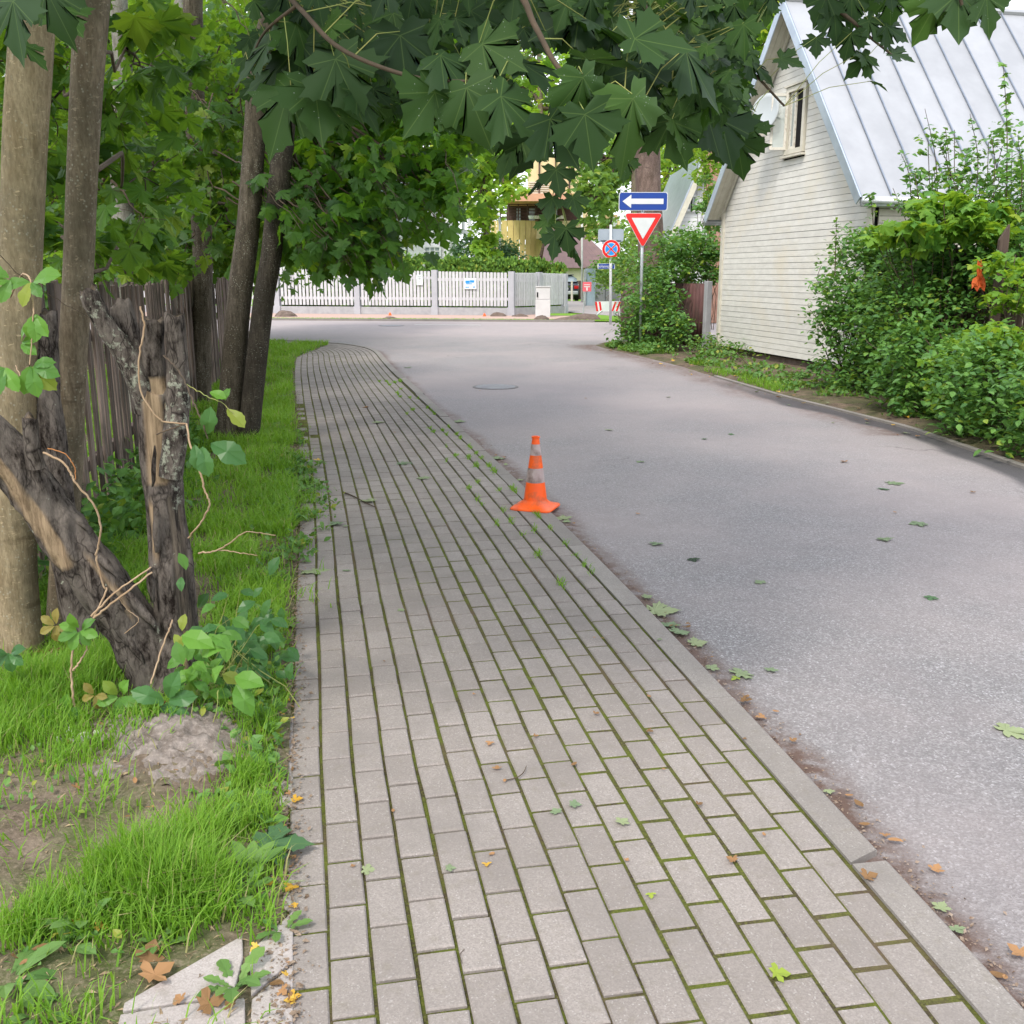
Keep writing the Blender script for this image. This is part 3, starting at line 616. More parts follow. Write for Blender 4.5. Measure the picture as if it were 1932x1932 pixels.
# old slabs bottom left and the thin edging line beside the pavers
def slabpoly(name, pts, z, h, parent=None, mat=None, label=None, cat=None, group=None):
    m = MB(); P = [G(*q) for q in pts]; m.prism([(p[0], p[1], z-h) for p in P][::-1], (0, 0, h)); 
    # orient up
    o = m.build(name, mat or M_slab, parent, bevel=.003)
    if label: tag(o, label, cat, group)
    return o
slabs = thing('slab_apron', G(400, 1850), None, None); slabs['kind'] = 'structure'
slabpoly('slab', [(235, 1900), (330, 1845), (458, 1772), (459, 1812), (440, 1884), (232, 1915)], .012, .04, slabs)
slabpoly('slab', [(228, 1921), (345, 1902), (462, 1890), (464, 1990), (210, 1990)], .011, .04, slabs)
slabpoly('slab', [(470, 1800), (553, 1722), (553, 1815), (474, 1880)], .006, .04, slabs)
slabpoly('slab', [(475, 1888), (553, 1822), (553, 1985), (470, 1985)], .004, .04, slabs)
edg = thing('edging_strip', G(545, 1500), None, None); edg['kind'] = 'structure'
for (ya, yb, l0, l1) in ((1350, 1425, 524, 533), (1428, 1520, 533, 527), (1570, 1640, 541, 534), (1645, 1716, 530, 536)):
    slabpoly('edging_slab', [(553, ya), (l0, ya+4), (l1, yb-3), (553, yb)], -.002, .04, edg)

# ------------------------------------------------------------------ grass
def blades(name, P, h, lean, wdt, mat, kind='stuff', parent=None):
    n = len(P); a = RS.uniform(0, 2*math.pi, n); d = np.stack([np.cos(a), np.sin(a), a*0], -1); s = np.stack([-np.sin(a+.4), np.cos(a+.4), a*0], -1)
    h = h[:, None]; L_ = lean[:, None]; W = wdt[:, None]; up = np.array([0, 0, 1.])
    V = np.stack([P-s*W, P+s*W, P+up*h*.55+d*h*L_*.35-s*W*.8, P+up*h*.55+d*h*L_*.35+s*W*.8, P+up*h*(1-.25*L_)+d*h*L_], 1)
    q = np.array([[0, 1, 3, 2]]); t = np.array([[2, 3, 4]]); b = (np.arange(n)*5)[:, None, None]
    me = mesh_np(name, V.reshape(-1, 3), [(q[None]+b).reshape(-1, 4), (t[None]+b).reshape(-1, 3)], mat, attrs={'rnd': np.repeat(np.where(RS.rand(n) < .045, .97, np.clip(RS.rand(n)*.55+.42*fbm(P*2.6, 5), 0, .9)), 5)})
    o = link(name, me, parent); 
    if kind: o['kind'] = kind
    return o
def pixmask(P):
    """bare-soil mask on the lawn, built from ground blobs"""
    m = np.ones(len(P))
    for (px, py, rx, ry) in ((305, 1445, .27, .18), (70, 1515, .16, .07), (110, 1620, .08, .04), (90, 1860, .5, .13), (400, 1800, .26, .10), (20, 1720, .16, .10), (380, 1880, .25, .12), (470, 1640, .07, .2), (30, 1420, .15, .08)):
        c = G(px, py); m *= 1-.93*np.exp(-(((P[:, 0]-c[0])/rx)**2+((P[:, 1]-c[1])/ry)**2)**2)
    return m
n = 150000; u = RS.rand(n); Yg = 1.75*(23.2/1.75)**(u**.9); wid = np.clip(.30*Yg, .9, 3.2)
Xg = left_edge_x(Yg)+.0-(RS.rand(n)**1.25)*wid
P = np.stack([Xg, Yg, Yg*0], -1); de = left_edge_x(Yg)-Xg
keep = RS.rand(n) < np.clip(fbm(P*3.1, 21)*3.4-1.15-np.clip(4-Yg, 0, 1)*.25, .05, 1)*pixmask(P)*np.clip(.12+(de-.02)/np.where(Yg < 5, .16, .08), 0.03, 1)
keep &= RS.rand(n) < np.where(Yg > 4.2, 1, .62)
P = P[keep]; P[:, 2] = lawn_z(P)-.004; n = len(P); dist = P[:, 1]
h = (.045+.05*RS.rand(n))*(1+.6*fbm(P*1.3, 30))*np.where(dist > 4.5, 1.15, .85); h = np.where(dist > 9, h*1.25, h)
lawn_grass = blades('lawn_grass', P, h, .25+.8*RS.rand(n), .0016+.0011*RS.rand(n)+.00022*dist, LM_grass)
# long tufts
tf = []
for (px, py, r, m_, hh) in ((300, 1700, .10, 1500, .17), (350, 1640, .11, 1500, .17), (255, 1660, .09, 1000, .16), (400, 1700, .08, 700, .15), (330, 1760, .08, 900, .13), (130, 1730, .08, 700, .11), (60, 1760, .08, 500, .10),
                            (60, 1330, .22, 2600, .14), (150, 1300, .18, 2200, .15), (220, 1260, .12, 900, .13), (10, 1400, .2, 1500, .12), (480, 1400, .1, 900, .11), (470, 1480, .08, 700, .10), (505, 1560, .06, 450, .12), (500, 1650, .05, 350, .10), (430, 1560, .09, 700, .10), (110, 1450, .16, 900, .09)):
    c = G(px, py); q = np.stack([RS.normal(c[0], r*.55, m_), RS.normal(c[1], r*.6, m_), np.zeros(m_)], -1); tf.append((q, np.full(m_, hh)))
P = np.vstack([q for q, _ in tf]); hh = np.concatenate([q for _, q in tf]); ok = (left_edge_x(P[:, 1])-P[:, 0] > .045) & (RS.rand(len(P)) < np.clip(fbm(P*7, 31)*3.2-.95, .1, 1)); P = P[ok]; hh = hh[ok]; P[:, 2] = lawn_z(P)-.004; n = len(P)
blades('tall_grass', P, hh*(.45+.7*RS.rand(n)), .2+.75*RS.rand(n)**1.5, .0015+.0012*RS.rand(n), LM_grass)
# grass in far lawn strips and between pavers along the kerb
segs = []
for _ in range(85):
    y = random.choice([6.2, 6.6, 7.4, 8.2, 8.8, 9.6, 10.5, 12, 13.5, 15, 4.9, 5.3])+random.gauss(0, .28); kk = random.choice([0, 0, 1, 2, random.randint(0, 3)])
    if y < 5.5 and random.random() < .75: continue
    C = col_curve(kk); x = np.interp(y, C[:118, 1], C[:118, 0]); m_ = random.randint(14, 45)
    segs.append(np.stack([RS.normal(x, .010, m_), RS.normal(y, .05, m_), np.zeros(m_)-.004], -1))
P = np.vstack(segs); n = len(P); blades('joint_grass', P, .012+.030*RS.rand(n), .4+.8*RS.rand(n), .0018+.0001*P[:, 1], LM_grass)
# verge weeds right of the road
def weedfield(name, P, size, T, mat, up=.75):
    n = len(P); a = RS.uniform(0, 2*math.pi, n); tip = np.stack([np.cos(a), np.sin(a), RS.uniform(.0, 1.2, n)], -1); upv = np.stack([RS.normal(0, .4, n), RS.normal(0, .4, n), np.ones(n)], -1)
    o = link(name, leaf_mesh(name, P, tip, upv, size, T, mat)); o['kind'] = 'stuff'; return o
n = 5200; Yw = RS.uniform(12.8, 22.6, n); dx = np.abs(RS.normal(0, .35, n)); Xw = right_edge(Yw)+.12+.16*(Yw < 19)+dx; Zw = RS.rand(n)*np.clip(.05+dx*.5, 0, .30)*np.where(Yw > 15, 1, .5)
kp = (RS.rand(n) < np.where(Yw > 18, 1, .4)) & (fbm(np.stack([Xw, Yw, Yw*0], -1)*1.6, 50) > .42)
weedfield('verge_weeds', np.stack([Xw, Yw, Zw], -1)[kp], (.05+.05*RS.rand(n))[kp], T_oval, LM_weed)
n = 5000; Yw = RS.uniform(13, 23, n); Xw = right_edge(Yw)+.10+np.abs(RS.normal(0, .4, n)); P = np.stack([Xw, Yw, Xw*0], -1); P = P[fbm(P*1.6, 50) > .48]; n = len(P)
blades('verge_grass', P, .05+.1*RS.rand(n), .3+.7*RS.rand(n), .004+.002*RS.rand(n), LM_grass)
n = 9000; s = RS.uniform(-3, 25, n); q = RS.uniform(.1, 1.05, n); P = np.array([FA+fd*a_+fn*b_ for a_, b_ in zip(s, q)]); P[:, 2] = .01
blades('strip_grass', P, 
  .015+.04*RS.rand(n), .3+.7*RS.rand(n), .010+.004*RS.rand(n), LM_grass)
# small broad weeds along lawn edge and fence foot (uncountable ground cover)
n = 3000; Yw = 2.6+20*RS.rand(n)**1.6; Xw = left_edge_x(Yw)-.03-np.abs(RS.normal(0, .10, n))*(1+Yw*.05); P = np.stack([Xw, Yw, Yw*0], -1); P[:, 2] = lawn_z(P)+RS.rand(n)*.05
kp = RS.rand(n) < np.clip(fbm(P*1.5, 4)*3-.9, .1, 1); weedfield('edge_weeds', P[kp], (.028+.028*RS.rand(n))[kp], T_oval, LM_weed)
# ------------------------------------------------------------------ white house on the right
O_ = np.array([4.33, 20.85, 0.]); W1 = np.array([5.46, 15.57, 0.]); WL = np.linalg.norm(W1-O_); uu = (W1-O_)/WL; nn = np.array([uu[1], -uu[0], 0.]); 
if nn[0] > 0: nn = -nn
bb = -nn; ZU = np.array([0, 0, 1.])
def onwall(px, py):
    r = ray(px, py); t = np.dot(O_-np.array([0, 0, EYE]), nn)/np.dot(r, nn); p = r*t+np.array([0, 0, EYE]); return np.dot(p-O_, uu), p[2]
def wp(u, z, out=0.0): return O_+uu*u+ZU*z+nn*out
EZ = 2.86; AZ = 5.98
house = thing('wooden_house', O_, 'cream clapboard house with steep gable and pale metal roof behind the right hedge', 'house')
wl, zt = onwall(1490, 160); wr, _ = onwall(1528, 150); _, zb = onwall(1500, 290)
WU0, WU1 = wl, wr; WZ0, WZ1 = zb, onwall(1515, 158)[1]
core = MB(); core.prism([wp(.02, .12, -.03), wp(WL-.02, .12, -.03), wp(WL-.02, EZ, -.03), wp(WL/2, AZ-.05, -.03), wp(.02, EZ, -.03)], bb*7.0); core.build('wall', M_black, house)
base = MB(); base.box(wp(WL/2, -.02, -3.5), (WL-.06, 6.9, .34), (uu, bb, ZU)); base.build('foundation', M_clod, house)
def wlim(z):
    if z <= EZ: return 0.03, WL-.03
    f = (z-EZ)/(AZ-EZ); return WL/2*f+.03, WL-WL/2*f-.03
z = .15; bh = .103
while z < AZ-.14:
    z1 = z+bh-.004; segs = [(0, 1)]
    a0, b0 = wlim(z); a1, b1 = wlim(z1); parts = []
    if z1 > WZ0-.03 and z < WZ1+.03: parts = [(a0, WU0-.02, a1, WU0-.02), (WU1+.02, b0, WU1+.02, b1)]
    else: parts = [(a0, b0, a1, b1)]
    for (l0, r0, l1, r1) in parts:
        if r0-l0 < .05: continue
        m = MB(); m.hexa([wp(l0, z, .002), wp(r0, z, .002), wp(r0, z, .016+random.uniform(0, .003)), wp(l0, z, .016), wp(l1, z1, -.004), wp(r1, z1, -.004), wp(r1, z1, .012), wp(l1, z1, .012)][::1])
        m.build('siding_board', M_siding, house)
    z += bh+random.uniform(-.002, .002)
m = MB(); m.box(wp(.0, 1.50, .015), (.10, .07, 2.72), (uu, bb, ZU)); m.build('corner_board', M_trim, house)
m = MB(); m.box(wp(WL, 1.50, .015), (.10, .07, 2.72), (uu, bb, ZU)); m.build('corner_board', M_trim, house)
for q in np.arange(.15, 2.8, .105):
    m = MB(); m.box(wp(WL+.025, q+.05, -3.5), (.022, 6.8, .098), (uu, bb, ZU)); m.build('siding_board', M_trim, house)
# roof panels
OV = .34; TH = .05
def slope(side):  # returns eave and ridge local (u,z)
    e = (-.20, EZ-.20*(AZ-EZ)/(WL/2)) if side < 0 else (WL+.20, EZ-.20*(AZ-EZ)/(WL/2))
    return e, (WL/2, AZ+.04)
for side in (-1, 1):
    (eu, ez), (ru, rz) = slope(side); E0 = wp(eu, ez+.06, 0); R0 = wp(ru, rz+.06, 0); sl = nrm(R0-E0); L_ = np.linalg.norm(R0-E0); nz = nrm(np.cross(sl, bb)); nz = nz if nz[2] > 0 else -nz
    nb = 15
    for kx in range(nb):
        b0 = -OV+kx*.52; c = (E0+R0)/2+bb*(b0+.26); m = MB(); m.box(c, (L_, .512, .03), (sl, bb, nz)); rp_ = m.build('roof_panel', M_roof, house); m = MB(); m.box(c-bb*.25+nz*.028, (L_, .020, .026), (sl, bb, nz)); m.build('seam', M_seam, rp_)
    # soffit boards and verge flashing on the street gable
    for j in range(3):
        c = (E0+R0)/2+nn*(OV-.06-.11*j)-nz*.035; m = MB(); m.box(c, (L_-.04, .104, .022), (sl, bb, nz)); m.build('soffit_board', M_trim, house)
    c = (E0+R0)/2+nn*(OV+.012)-nz*.03; m = MB(); m.box(c, (L_+.02, .02, .15), (sl, bb, nz)); m.build('verge_flashing', M_flash, house)
    c = (E0+R0)/2+nn*.05-nz*.07; m = MB(); m.box(c, (L_-.25, .03, .10), (sl, bb, nz)); m.build('verge_trim', M_trim, house)
    # gutter
    gp = wp(eu-side*-.05, ez+.02, 0); g = MB()
    for rr_, dz in ((.055, 0), (.03, -.05), (.022, .05)):
        g.tube([gp+nn*OV+ZU*dz, gp+bb*7.4+ZU*dz], [rr_, rr_], 10)
    g.build('gutter', M_gutter, house, smooth=True)
m = MB(); R0 = wp(WL/2, AZ+.13, 0); m.tube([R0+nn*OV, R0+bb*7.4], [.06, .06], 8); m.build('ridge_cap', M_roof, house)
# window
wi = MB(); wi.box(wp((WU0+WU1)/2, (WZ0+WZ1)/2, -.02), (WU1-WU0-.1, .02, WZ1-WZ0-.1), (uu, bb, ZU)); win = wi.build('window', M_black, house)
fr = MB(); t_ = .085
for (u0, u1, z0, z1) in ((WU0, WU0+t_, WZ0, WZ1), (WU1-t_, WU1, WZ0, WZ1), (WU0+t_, WU1-t_, WZ1-t_, WZ1), (WU0+t_, WU1-t_, WZ0, WZ0+t_)): fr.box(wp((u0+u1)/2, (z0+z1)/2, .025), (u1-u0-.002, .07, z1-z0-.002), (uu, bb, ZU))
fr.box(wp((WU0+WU1)/2, WZ0-.035, .05), (WU1-WU0+.08, .10, .035), (uu, bb, ZU)); fr.box(wp((WU0+WU1)/2, WZ1+.02, .045), (WU1-WU0+.06, .08, .03), (uu, bb, ZU))
fr.build('frame', M_trim, win)
def sash(c0, dirv, wid, z0, z1):
    m = MB(); t = .045; nv = np.cross(dirv, ZU)
    for (a, b_, y0, y1) in ((0, t, z0, z1), (wid-t, wid, z0, z1), (t, wid-t, z0, z0+t), (t, wid-t, z1-t, z1)): m.box(c0+dirv*(a+b_)/2+ZU*(y0+y1)/2, (b_-a-.001, .035, y1-y0-.001), (dirv, nv, ZU))
    o = m.build('open_sash', M_frame, win); g = MB(); g.box(c0+dirv*wid/2+ZU*(z0+z1)/2, (wid-2*t, .005, z1-z0-2*t), (dirv, nv, ZU)); g.build('sash_pane', M_glass, win)
ww = WU1-WU0
sash(wp(WU0+t_, 0, .05), nrm(nn*1.0-uu*.25), ww*.40, WZ0+.09, WZ1-.09)
sash(wp(WU0+t_+.02, 0, -.005), nrm(nn*.05+uu), ww*.30, WZ0+.09, WZ1-.09)
# satellite dish in front of the wall
du, dz = onwall(1484, 214); dc = wp(du, dz, .42)
dish = thing('satellite_dish', wp(du, dz-.3, .05), 'round grey satellite dish on a bracket beside the open attic window', 'satellite dish')
face = nrm(np.array([-.75, -.62, .22])); dx = nrm(np.cross(face, ZU)); dy = np.cross(dx, face); V = [dc-face*.06]; ring = 5; seg = 28; Fc = []
for r_ in range(1, ring+1):
    for a_ in np.linspace(0, 2*math.pi, seg, endpoint=False): q = r_/ring; V.append(dc-face*.06*(1-q*q)+.30*q*(math.cos(a_)*dx+1.12*math.sin(a_)*dy))
for j in range(seg): Fc.append((0, 1+j, 1+(j+1) % seg))
for r_ in range(ring-1):
    for j in range(seg): a_ = 1+r_*seg+j; b_ = 1+r_*seg+(j+1) % seg; Fc.append((a_, a_+seg, b_+seg, b_))
m = MB(); m.add(V, Fc); o = m.build('reflector', M_dish, dish, smooth=True); sm = o.modifiers.new('solid', 'SOLIDIFY'); sm.thickness = .012
m = MB(); m.tube([dc-face*.07, wp(du, dz-.12, .02)], [.016, .016], 8); m.tube([wp(du, dz-.12, .02), wp(du, dz-.4, .02)], [.02, .02], 8); m.build('bracket', M_galv, dish)
m = MB(); m.tube([dc-dy*.3, dc+face*.33-dy*.12], [.01, .01], 6); m.tube([dc+face*.30-dy*.14, dc+face*.37-dy*.09], [.028, .028], 8); m.build('feed_arm', M_galv, dish)
# brown corrugated fence and its concrete post beside the house
cf = thing('corrugated_fence', (4.0, 21.5, 0), 'dark brown corrugated metal fence between the house corner and the bushes', 'fence')
A_ = np.array([4.16, 21.55, 0]); B_ = np.array([2.75, 25.2, 0]); dF = nrm(B_-A_); LF = np.linalg.norm(B_-A_); nF = np.array([dF[1], -dF[0], 0]); zc = 1.40
s_ = 0; 
while s_ < LF-.5:
    m = MB(); xs = np.linspace(0, .98, 29); P = [A_+dF*(s_+x)+nF*(.014*math.sin(x*2*math.pi/.14)) for x in xs]
    V = [(p[0], p[1], .05) for p in P]+[(p[0], p[1], zc) for p in P]; k_ = len(xs); m.add(V, [(i, i+1, k_+i+1, k_+i) for i in range(k_-1)]); o = m.build('sheet', M_corr, cf, smooth=True); o.modifiers.new('s', 'SOLIDIFY').thickness = .003; s_ += .985
m = MB(); m.box(A_-dF*.06+ZU*.72, (.13, .13, 1.46), (dF, nF, ZU)); m.build('post', M_conc, cf, bevel=.01)
# ------------------------------------------------------------------ right wooden fence under the hedge
rf = thing('picket_fence', (5.4, 15, 0), 'tall dark brown wooden picket fence smothered by the hedge', 'fence')
RA = np.array([5.35, 15.3, 0]); RB = np.array([6.25, 6.6, 0]); dR = nrm(RB-RA); LR = np.linalg.norm(RB-RA); nR = np.array([dR[1], -dR[0], 0]); s_ = .1
while s_ < LR:
    hgt = 1.85+random.uniform(-.03, .03); m = MB(); p = RA+dR*s_; m.prism([p-dR*.045, p+dR*.045, p+dR*.045+ZU*hgt, p+ZU*(hgt+.09), p-dR*.045+ZU*hgt], nR*.02); m.build('picket', M_boardR, rf); s_ += .125
for s_ in np.arange(0, LR, 2.1): m = MB(); p = RA+dR*s_+nR*-.07; m.box(p+ZU*1.05, (.12, .12, 2.1), (dR, nR, ZU)); m.prism([p-dR*.06+nR*-.06+ZU*2.1, p+dR*.06-nR*.06+ZU*2.1, p+ZU*2.30-nR*.06], nR*.12); m.build('post', M_boardR, rf)
for zz in (.45, 1.45): m = MB(); m.box((RA+RB)/2+nR*.05*-1+ZU*zz, (LR, .04, .09), (dR, nR, ZU)); m.build('rail', M_boardR, rf)
pq = at(1879, 600, 11.1); pt_ = at(1879, 452, 11.1)[2]; m = MB(); m.prism([(pq[0]-.05, 11.1, 0), (pq[0]+.05, 11.1, 0), (pq[0]+.05, 11.1, pt_), (pq[0]+.04, 11.1, pt_+.16), (pq[0]-.05, 11.1, pt_)], (0, .05, 0)); m.build('post', M_boardR, rf)
q = at(1848, 520, 10.9); m = MB(); m.v = []; gx2, gz2 = 6, 8
V = [q+np.array([.11*(i/5-.5)*(1.2-j*.12+.2*math.sin(j*1.3)), .02*math.sin(i*2+j), -.14+.28*j/7+.03*math.sin(i*2.3+j)]) for j in range(8) for i in range(6)]; Fq = [(j*6+i, j*6+i+1, (j+1)*6+i+1, (j+1)*6+i) for j in range(7) for i in range(5)]
m.add(V, Fq); o = m.build('orange_cloth', M_orange); o.modifiers.new('s', 'SOLIDIFY').thickness = .006; tag(o, 'bright orange cloth caught in the hedge beside a dark post', 'cloth')
# ------------------------------------------------------------------ left weathered fence
lf = thing('board_fence', (-3, 7.8, 0), 'weathered grey brown fence of narrow vertical boards behind the left trees', 'fence')
FX = lambda y: np.interp(y, [3.5, 6.12, 7.8, 14.6, 21], [-2.25, -2.68, -3.0, -4.33, -5.55])
y = 3.9; 
while y < 20.6:
    a_ = np.array([FX(y), y, 0]); b_ = np.array([FX(y+.09), y+.09, 0]); dd = nrm(b_-a_); nd = np.array([dd[1], -dd[0], 0]); ht = 1.53+random.uniform(-.02, .02)+.02*math.sin(y*1.3)
    m = MB(); tl = random.uniform(-.006, .006); sh = nd*random.choice([-.012, 0, .009]); p0 = a_+sh; p1 = a_+sh+dd*random.uniform(.066, .080); m.prism([p0+ZU*.03, p1+ZU*.03, p1+ZU*(ht+random.uniform(-.008, .008))+dd*tl, p0+ZU*ht+dd*tl], nd*.018); m.build('board', M_board, lf); y += .106
for zz in (.4, 1.2):
    for y in np.arange(4, 20, 2.5):
        a_ = np.array([FX(y), y, zz]); b_ = np.array([FX(y+2.5), y+2.5, zz]); dd = nrm(b_-a_); nd = np.array([dd[1], -dd[0], 0]); m = MB(); m.box((a_+b_)/2-nd*.03, (2.49, .04, .07), (dd, nd, ZU)); m.build('rail', M_board, lf)
# ------------------------------------------------------------------ white picket fence across the street
F0 = G(524, 591.3); F3 = G(965, 595.5); F5 = G(1065, 593.0); dw = nrm(F3-F0)
wf = thing('white_picket_fence', F0, 'white picket fence with grey concrete posts and plinth across the far street', 'fence')
def topz(px, py, P): return at(px, py, P[1])[2]
ZT0, ZT3, ZT5 = topz(524, 505, F0), topz(965, 513.5, F3), topz(1065, 519, F5)
Lw = np.linalg.norm(F3-F0)
def pxs(px, A, B):   # fraction along A->B where the picture column px falls
    f = np.linspace(-.6, 1.1, 800); Q = A[None]+(B-A)[None]*f[:, None]; u = 966+F*Q[:, 0]/(Q[:, 1]*math.cos(PITCH)+(EYE-.5)*math.sin(PITCH)); return float(np.interp(px, u, f))
fposts = [pxs(p, F0, F3) for p in (524, 675, 821, 965)]; fposts = [fposts[0]-(fposts[1]-fposts[0])*k for k in (2, 1)]+fposts
def wpost(P, zt, d, h=.23):
    m = MB(); nv = np.array([-d[1], d[0], 0]); m.box(P+ZU*(zt/2), (h, .2, zt), (d, nv, ZU)); m.box(P+ZU*.16-nv*.0, (h+.05, .25, .32), (d, nv, ZU)); m.build('concrete_post', M_concp, wf)
def wsection(A, B, za, zb, npk, wd):
    d = nrm(B-A); L_ = np.linalg.norm(B-A); nv = np.array([-d[1], d[0], 0]); m = MB(); m.box((A+B)/2+ZU*.15, (L_-.24, .14, .30), (d, nv, ZU)); m.build('plinth', M_conc, wf)
    for j in range(npk):
        s_ = .16+(L_-.32)*(j+.5)/npk; p = A+d*s_-nv*.05; zt = za+(zb-za)*s_/L_-.02; m = MB(); pts = [p-d*wd/2+ZU*.36, p+d*wd/2+ZU*.36, p+d*wd/2+ZU*(zt-.02), p+d*wd*.3+ZU*zt, p-d*wd*.3+ZU*zt, p-d*wd/2+ZU*(zt-.02)]; m.prism(pts, nv*.022); m.build('picket', M_whitef, wf)
    for zz in (.62, za-.36): m = MB(); m.box((A+B)/2+ZU*(zz+.02)-nv*.012, (L_-.25, .04, .11), (d, nv, ZU)); m.build('rail', M_whitef, wf)
for a_, b_ in zip(fposts[:-1], fposts[1:]):
    A = F0+(F3-F0)*a_; B = F0+(F3-F0)*b_; za = ZT0+(ZT3-ZT0)*a_; zb_ = ZT0+(ZT3-ZT0)*b_; wsection(A, B, za, zb_, 20, .108); wpost(A, za+.03, dw)
wpost(F3, ZT3+.03, dw)
F5 = F3+nrm(np.array([F5[0]-F3[0], 2.4, 0]))*3.3; f1065 = G(1065, 593); F5 = np.array([f1065[0]*42.3/f1065[1]*1.0, 42.3, 0]); F4 = (F3+F5)/2; dv = nrm(F5-F3)
wsection(F3, F4, ZT3, (ZT3+ZT5)/2+.05, 13, .075); wpost(F4, (ZT3+ZT5)/2+.06, dv, .2); wsection(F4, F5, (ZT3+ZT5)/2+.05, ZT5+.07, 13, .075); wpost(F5, ZT5+.06, dv, .16)
def plate(px, py, wd, ht, label, bars, mat=M_swhite, inkm=M_lblue):
    f = pxs(px, F0, F3); P = F0+(F3-F0)*f; z_ = at(px, py, P[1])[2]; nv = np.array([-dw[1], dw[0], 0]); c = P-nv*.10+ZU*z_; m = MB(); m.box(c, (wd, .012, ht), (dw, nv, ZU)); o = m.build('notice_plate', mat); tag(o, label, 'notice', None)
    m = MB()
    for (bx, bz, bw, bh_) in bars: m.box(c+dw*bx*wd+ZU*bz*ht-nv*.008, (bw*wd, .004, bh_*ht), (dw, nv, ZU))
    m.build('print', inkm, o)
plate(547, 524, .26, .40, 'small white notice on the white fence nearest the left trees', [(0, .3, .6, .08), (0, .1, .5, .05), (0, -.1, .6, .05), (0, -.25, .4, .05)], inkm=M_galv)
plate(794, 528, .27, .40, 'small upright white notice at the middle of the white fence', [(0, .32, .6, .07), (0, .12, .3, .18), (0, -.12, .5, .05), (0, -.3, .4, .05)], inkm=M_galv)
plate(889, 535, .50, .42, 'wide white notice with blue print on the white fence', [(-.22, .16, .35, .22), (.15, .2, .34, .22), (-.1, -.02, .5, .08), (-.25, -.33, .3, .08), (.3, -.32, .12, .12)])
# cabinet
cb = G(1024, 598.0); cab = thing('utility_cabinet', cb, 'pale grey utility cabinet standing against the white fence corner', 'utility cabinet')
hc = at(1024, 541, cb[1])[2]; wc = 27*cb[1]/F*1.0
m = MB(); m.box(cb+ZU*hc*.29, (wc, .35, hc*.575)); m.build('base', M_cabin, cab, bevel=.01); m = MB(); m.box(cb+ZU*hc*.79, (wc*.97, .34, hc*.41)); m.build('door', M_cabin, cab, bevel=.012); m = MB(); m.box(cb+ZU*(hc+.01), (wc*1.04, .40, .03)); m.build('lid', M_cabin, cab)
m = MB(); m.box(cb+np.array([-wc*.38, -.19, hc*.74]), (.05, .03, .18)); m.build('latch', M_black, cab)
# markers, clods on the far pavement
for i, (px, py, lab) in enumerate(((547, 590.5, 'small orange marker by the plinth at the left end of the white fence'), (736, 594.5, 'orange marker at the middle of the white fence plinth'), (914, 596, 'orange marker beside the dark clods under the wide notice'))):
    c = G(px, py+1); m = MB(); m.tube([c, c+ZU*.09], [.07, .04], 8); m.tube([c+ZU*.09, c+ZU*.12], [.04, .02], 8); tag(m.build('marker', M_coneo), lab, 'marker')
def lump(px, py, rx, rz, name, mat, lab, cat, group=None, seed=0, z=0.):
    c = G(px, py, z); R_ = np.random.RandomState(seed); a = np.linspace(0, 2*math.pi, 12, endpoint=False); V = []; 
    for k_, (q, h_) in enumerate(((1, 0), (.85, .5), (.5, .85))): V += [(c[0]+rx*q*math.cos(t)*(1+.25*R_.randn()*.5), c[1]+rx*.7*q*math.sin(t)*(1+.25*R_.randn()*.5), z-.02+rz*h_*(1+.25*R_.randn())) for t in a]
    V.append((c[0], c[1], z+rz)); Fc = [(k_*12+i, k_*12+(i+1) % 12, (k_+1)*12+(i+1) % 12, (k_+1)*12+i) for k_ in (0, 1) for i in range(12)]+[(24+i, 24+(i+1) % 12, 36) for i in range(12)]
    m = MB(); m.add(V, Fc); o = m.build(name, mat, None, smooth=True)
    if lab: tag(o, lab, cat, group)
    return o
for i, (px, py, rx, rz, lab) in enumerate(((538, 597.5, .42, .24, 'big clod of torn turf on the far kerb, left end'), (736, 602, .30, .10, 'flat clod of earth in the far grass strip'), (940, 597, .34, .16, 'dark clod at the foot of the fence below the wide notice'), (981, 597.5, .30, .12, 'dark clod left of the pale cabinet'), (1020, 604.5, .28, .18, 'clod on the grass strip below the pale cabinet'), (1068, 604.5, .5, .12, 'low heap of turf on the grass strip right of the cabinet'), (1103, 604, .65, .24, 'long heap of dug turf near the far crossing'))):
    lump(px, py, rx, rz, 'earth_clod', M_clod, lab, 'clod', 'clods of earth on the far grass strip', i)
# manhole covers
def manhole(px, py, r, lab, z=-.020):
    c = G(px, py, z); root = thing('manhole_cover', c, lab, 'manhole cover'); m = MB(); m.disc(c-ZU*.01, r, (0, 0, 1), .014, 32); m.build('frame', M_iron, root)
    m = MB(); 
    for j in range(-6, 7):
        w_ = math.sqrt(max(0, (r*.86)**2-(j*r*.13)**2)); m.box(c+np.array([0, j*r*.13, .006]), (2*w_, r*.07, .006))
    m.build('ribs', M_conc, root)
manhole(935, 730, .34, 'round ribbed manhole cover in the road above the cone'); manhole(738, 614.5, .42, 'manhole cover in the far street in front of the white fence')
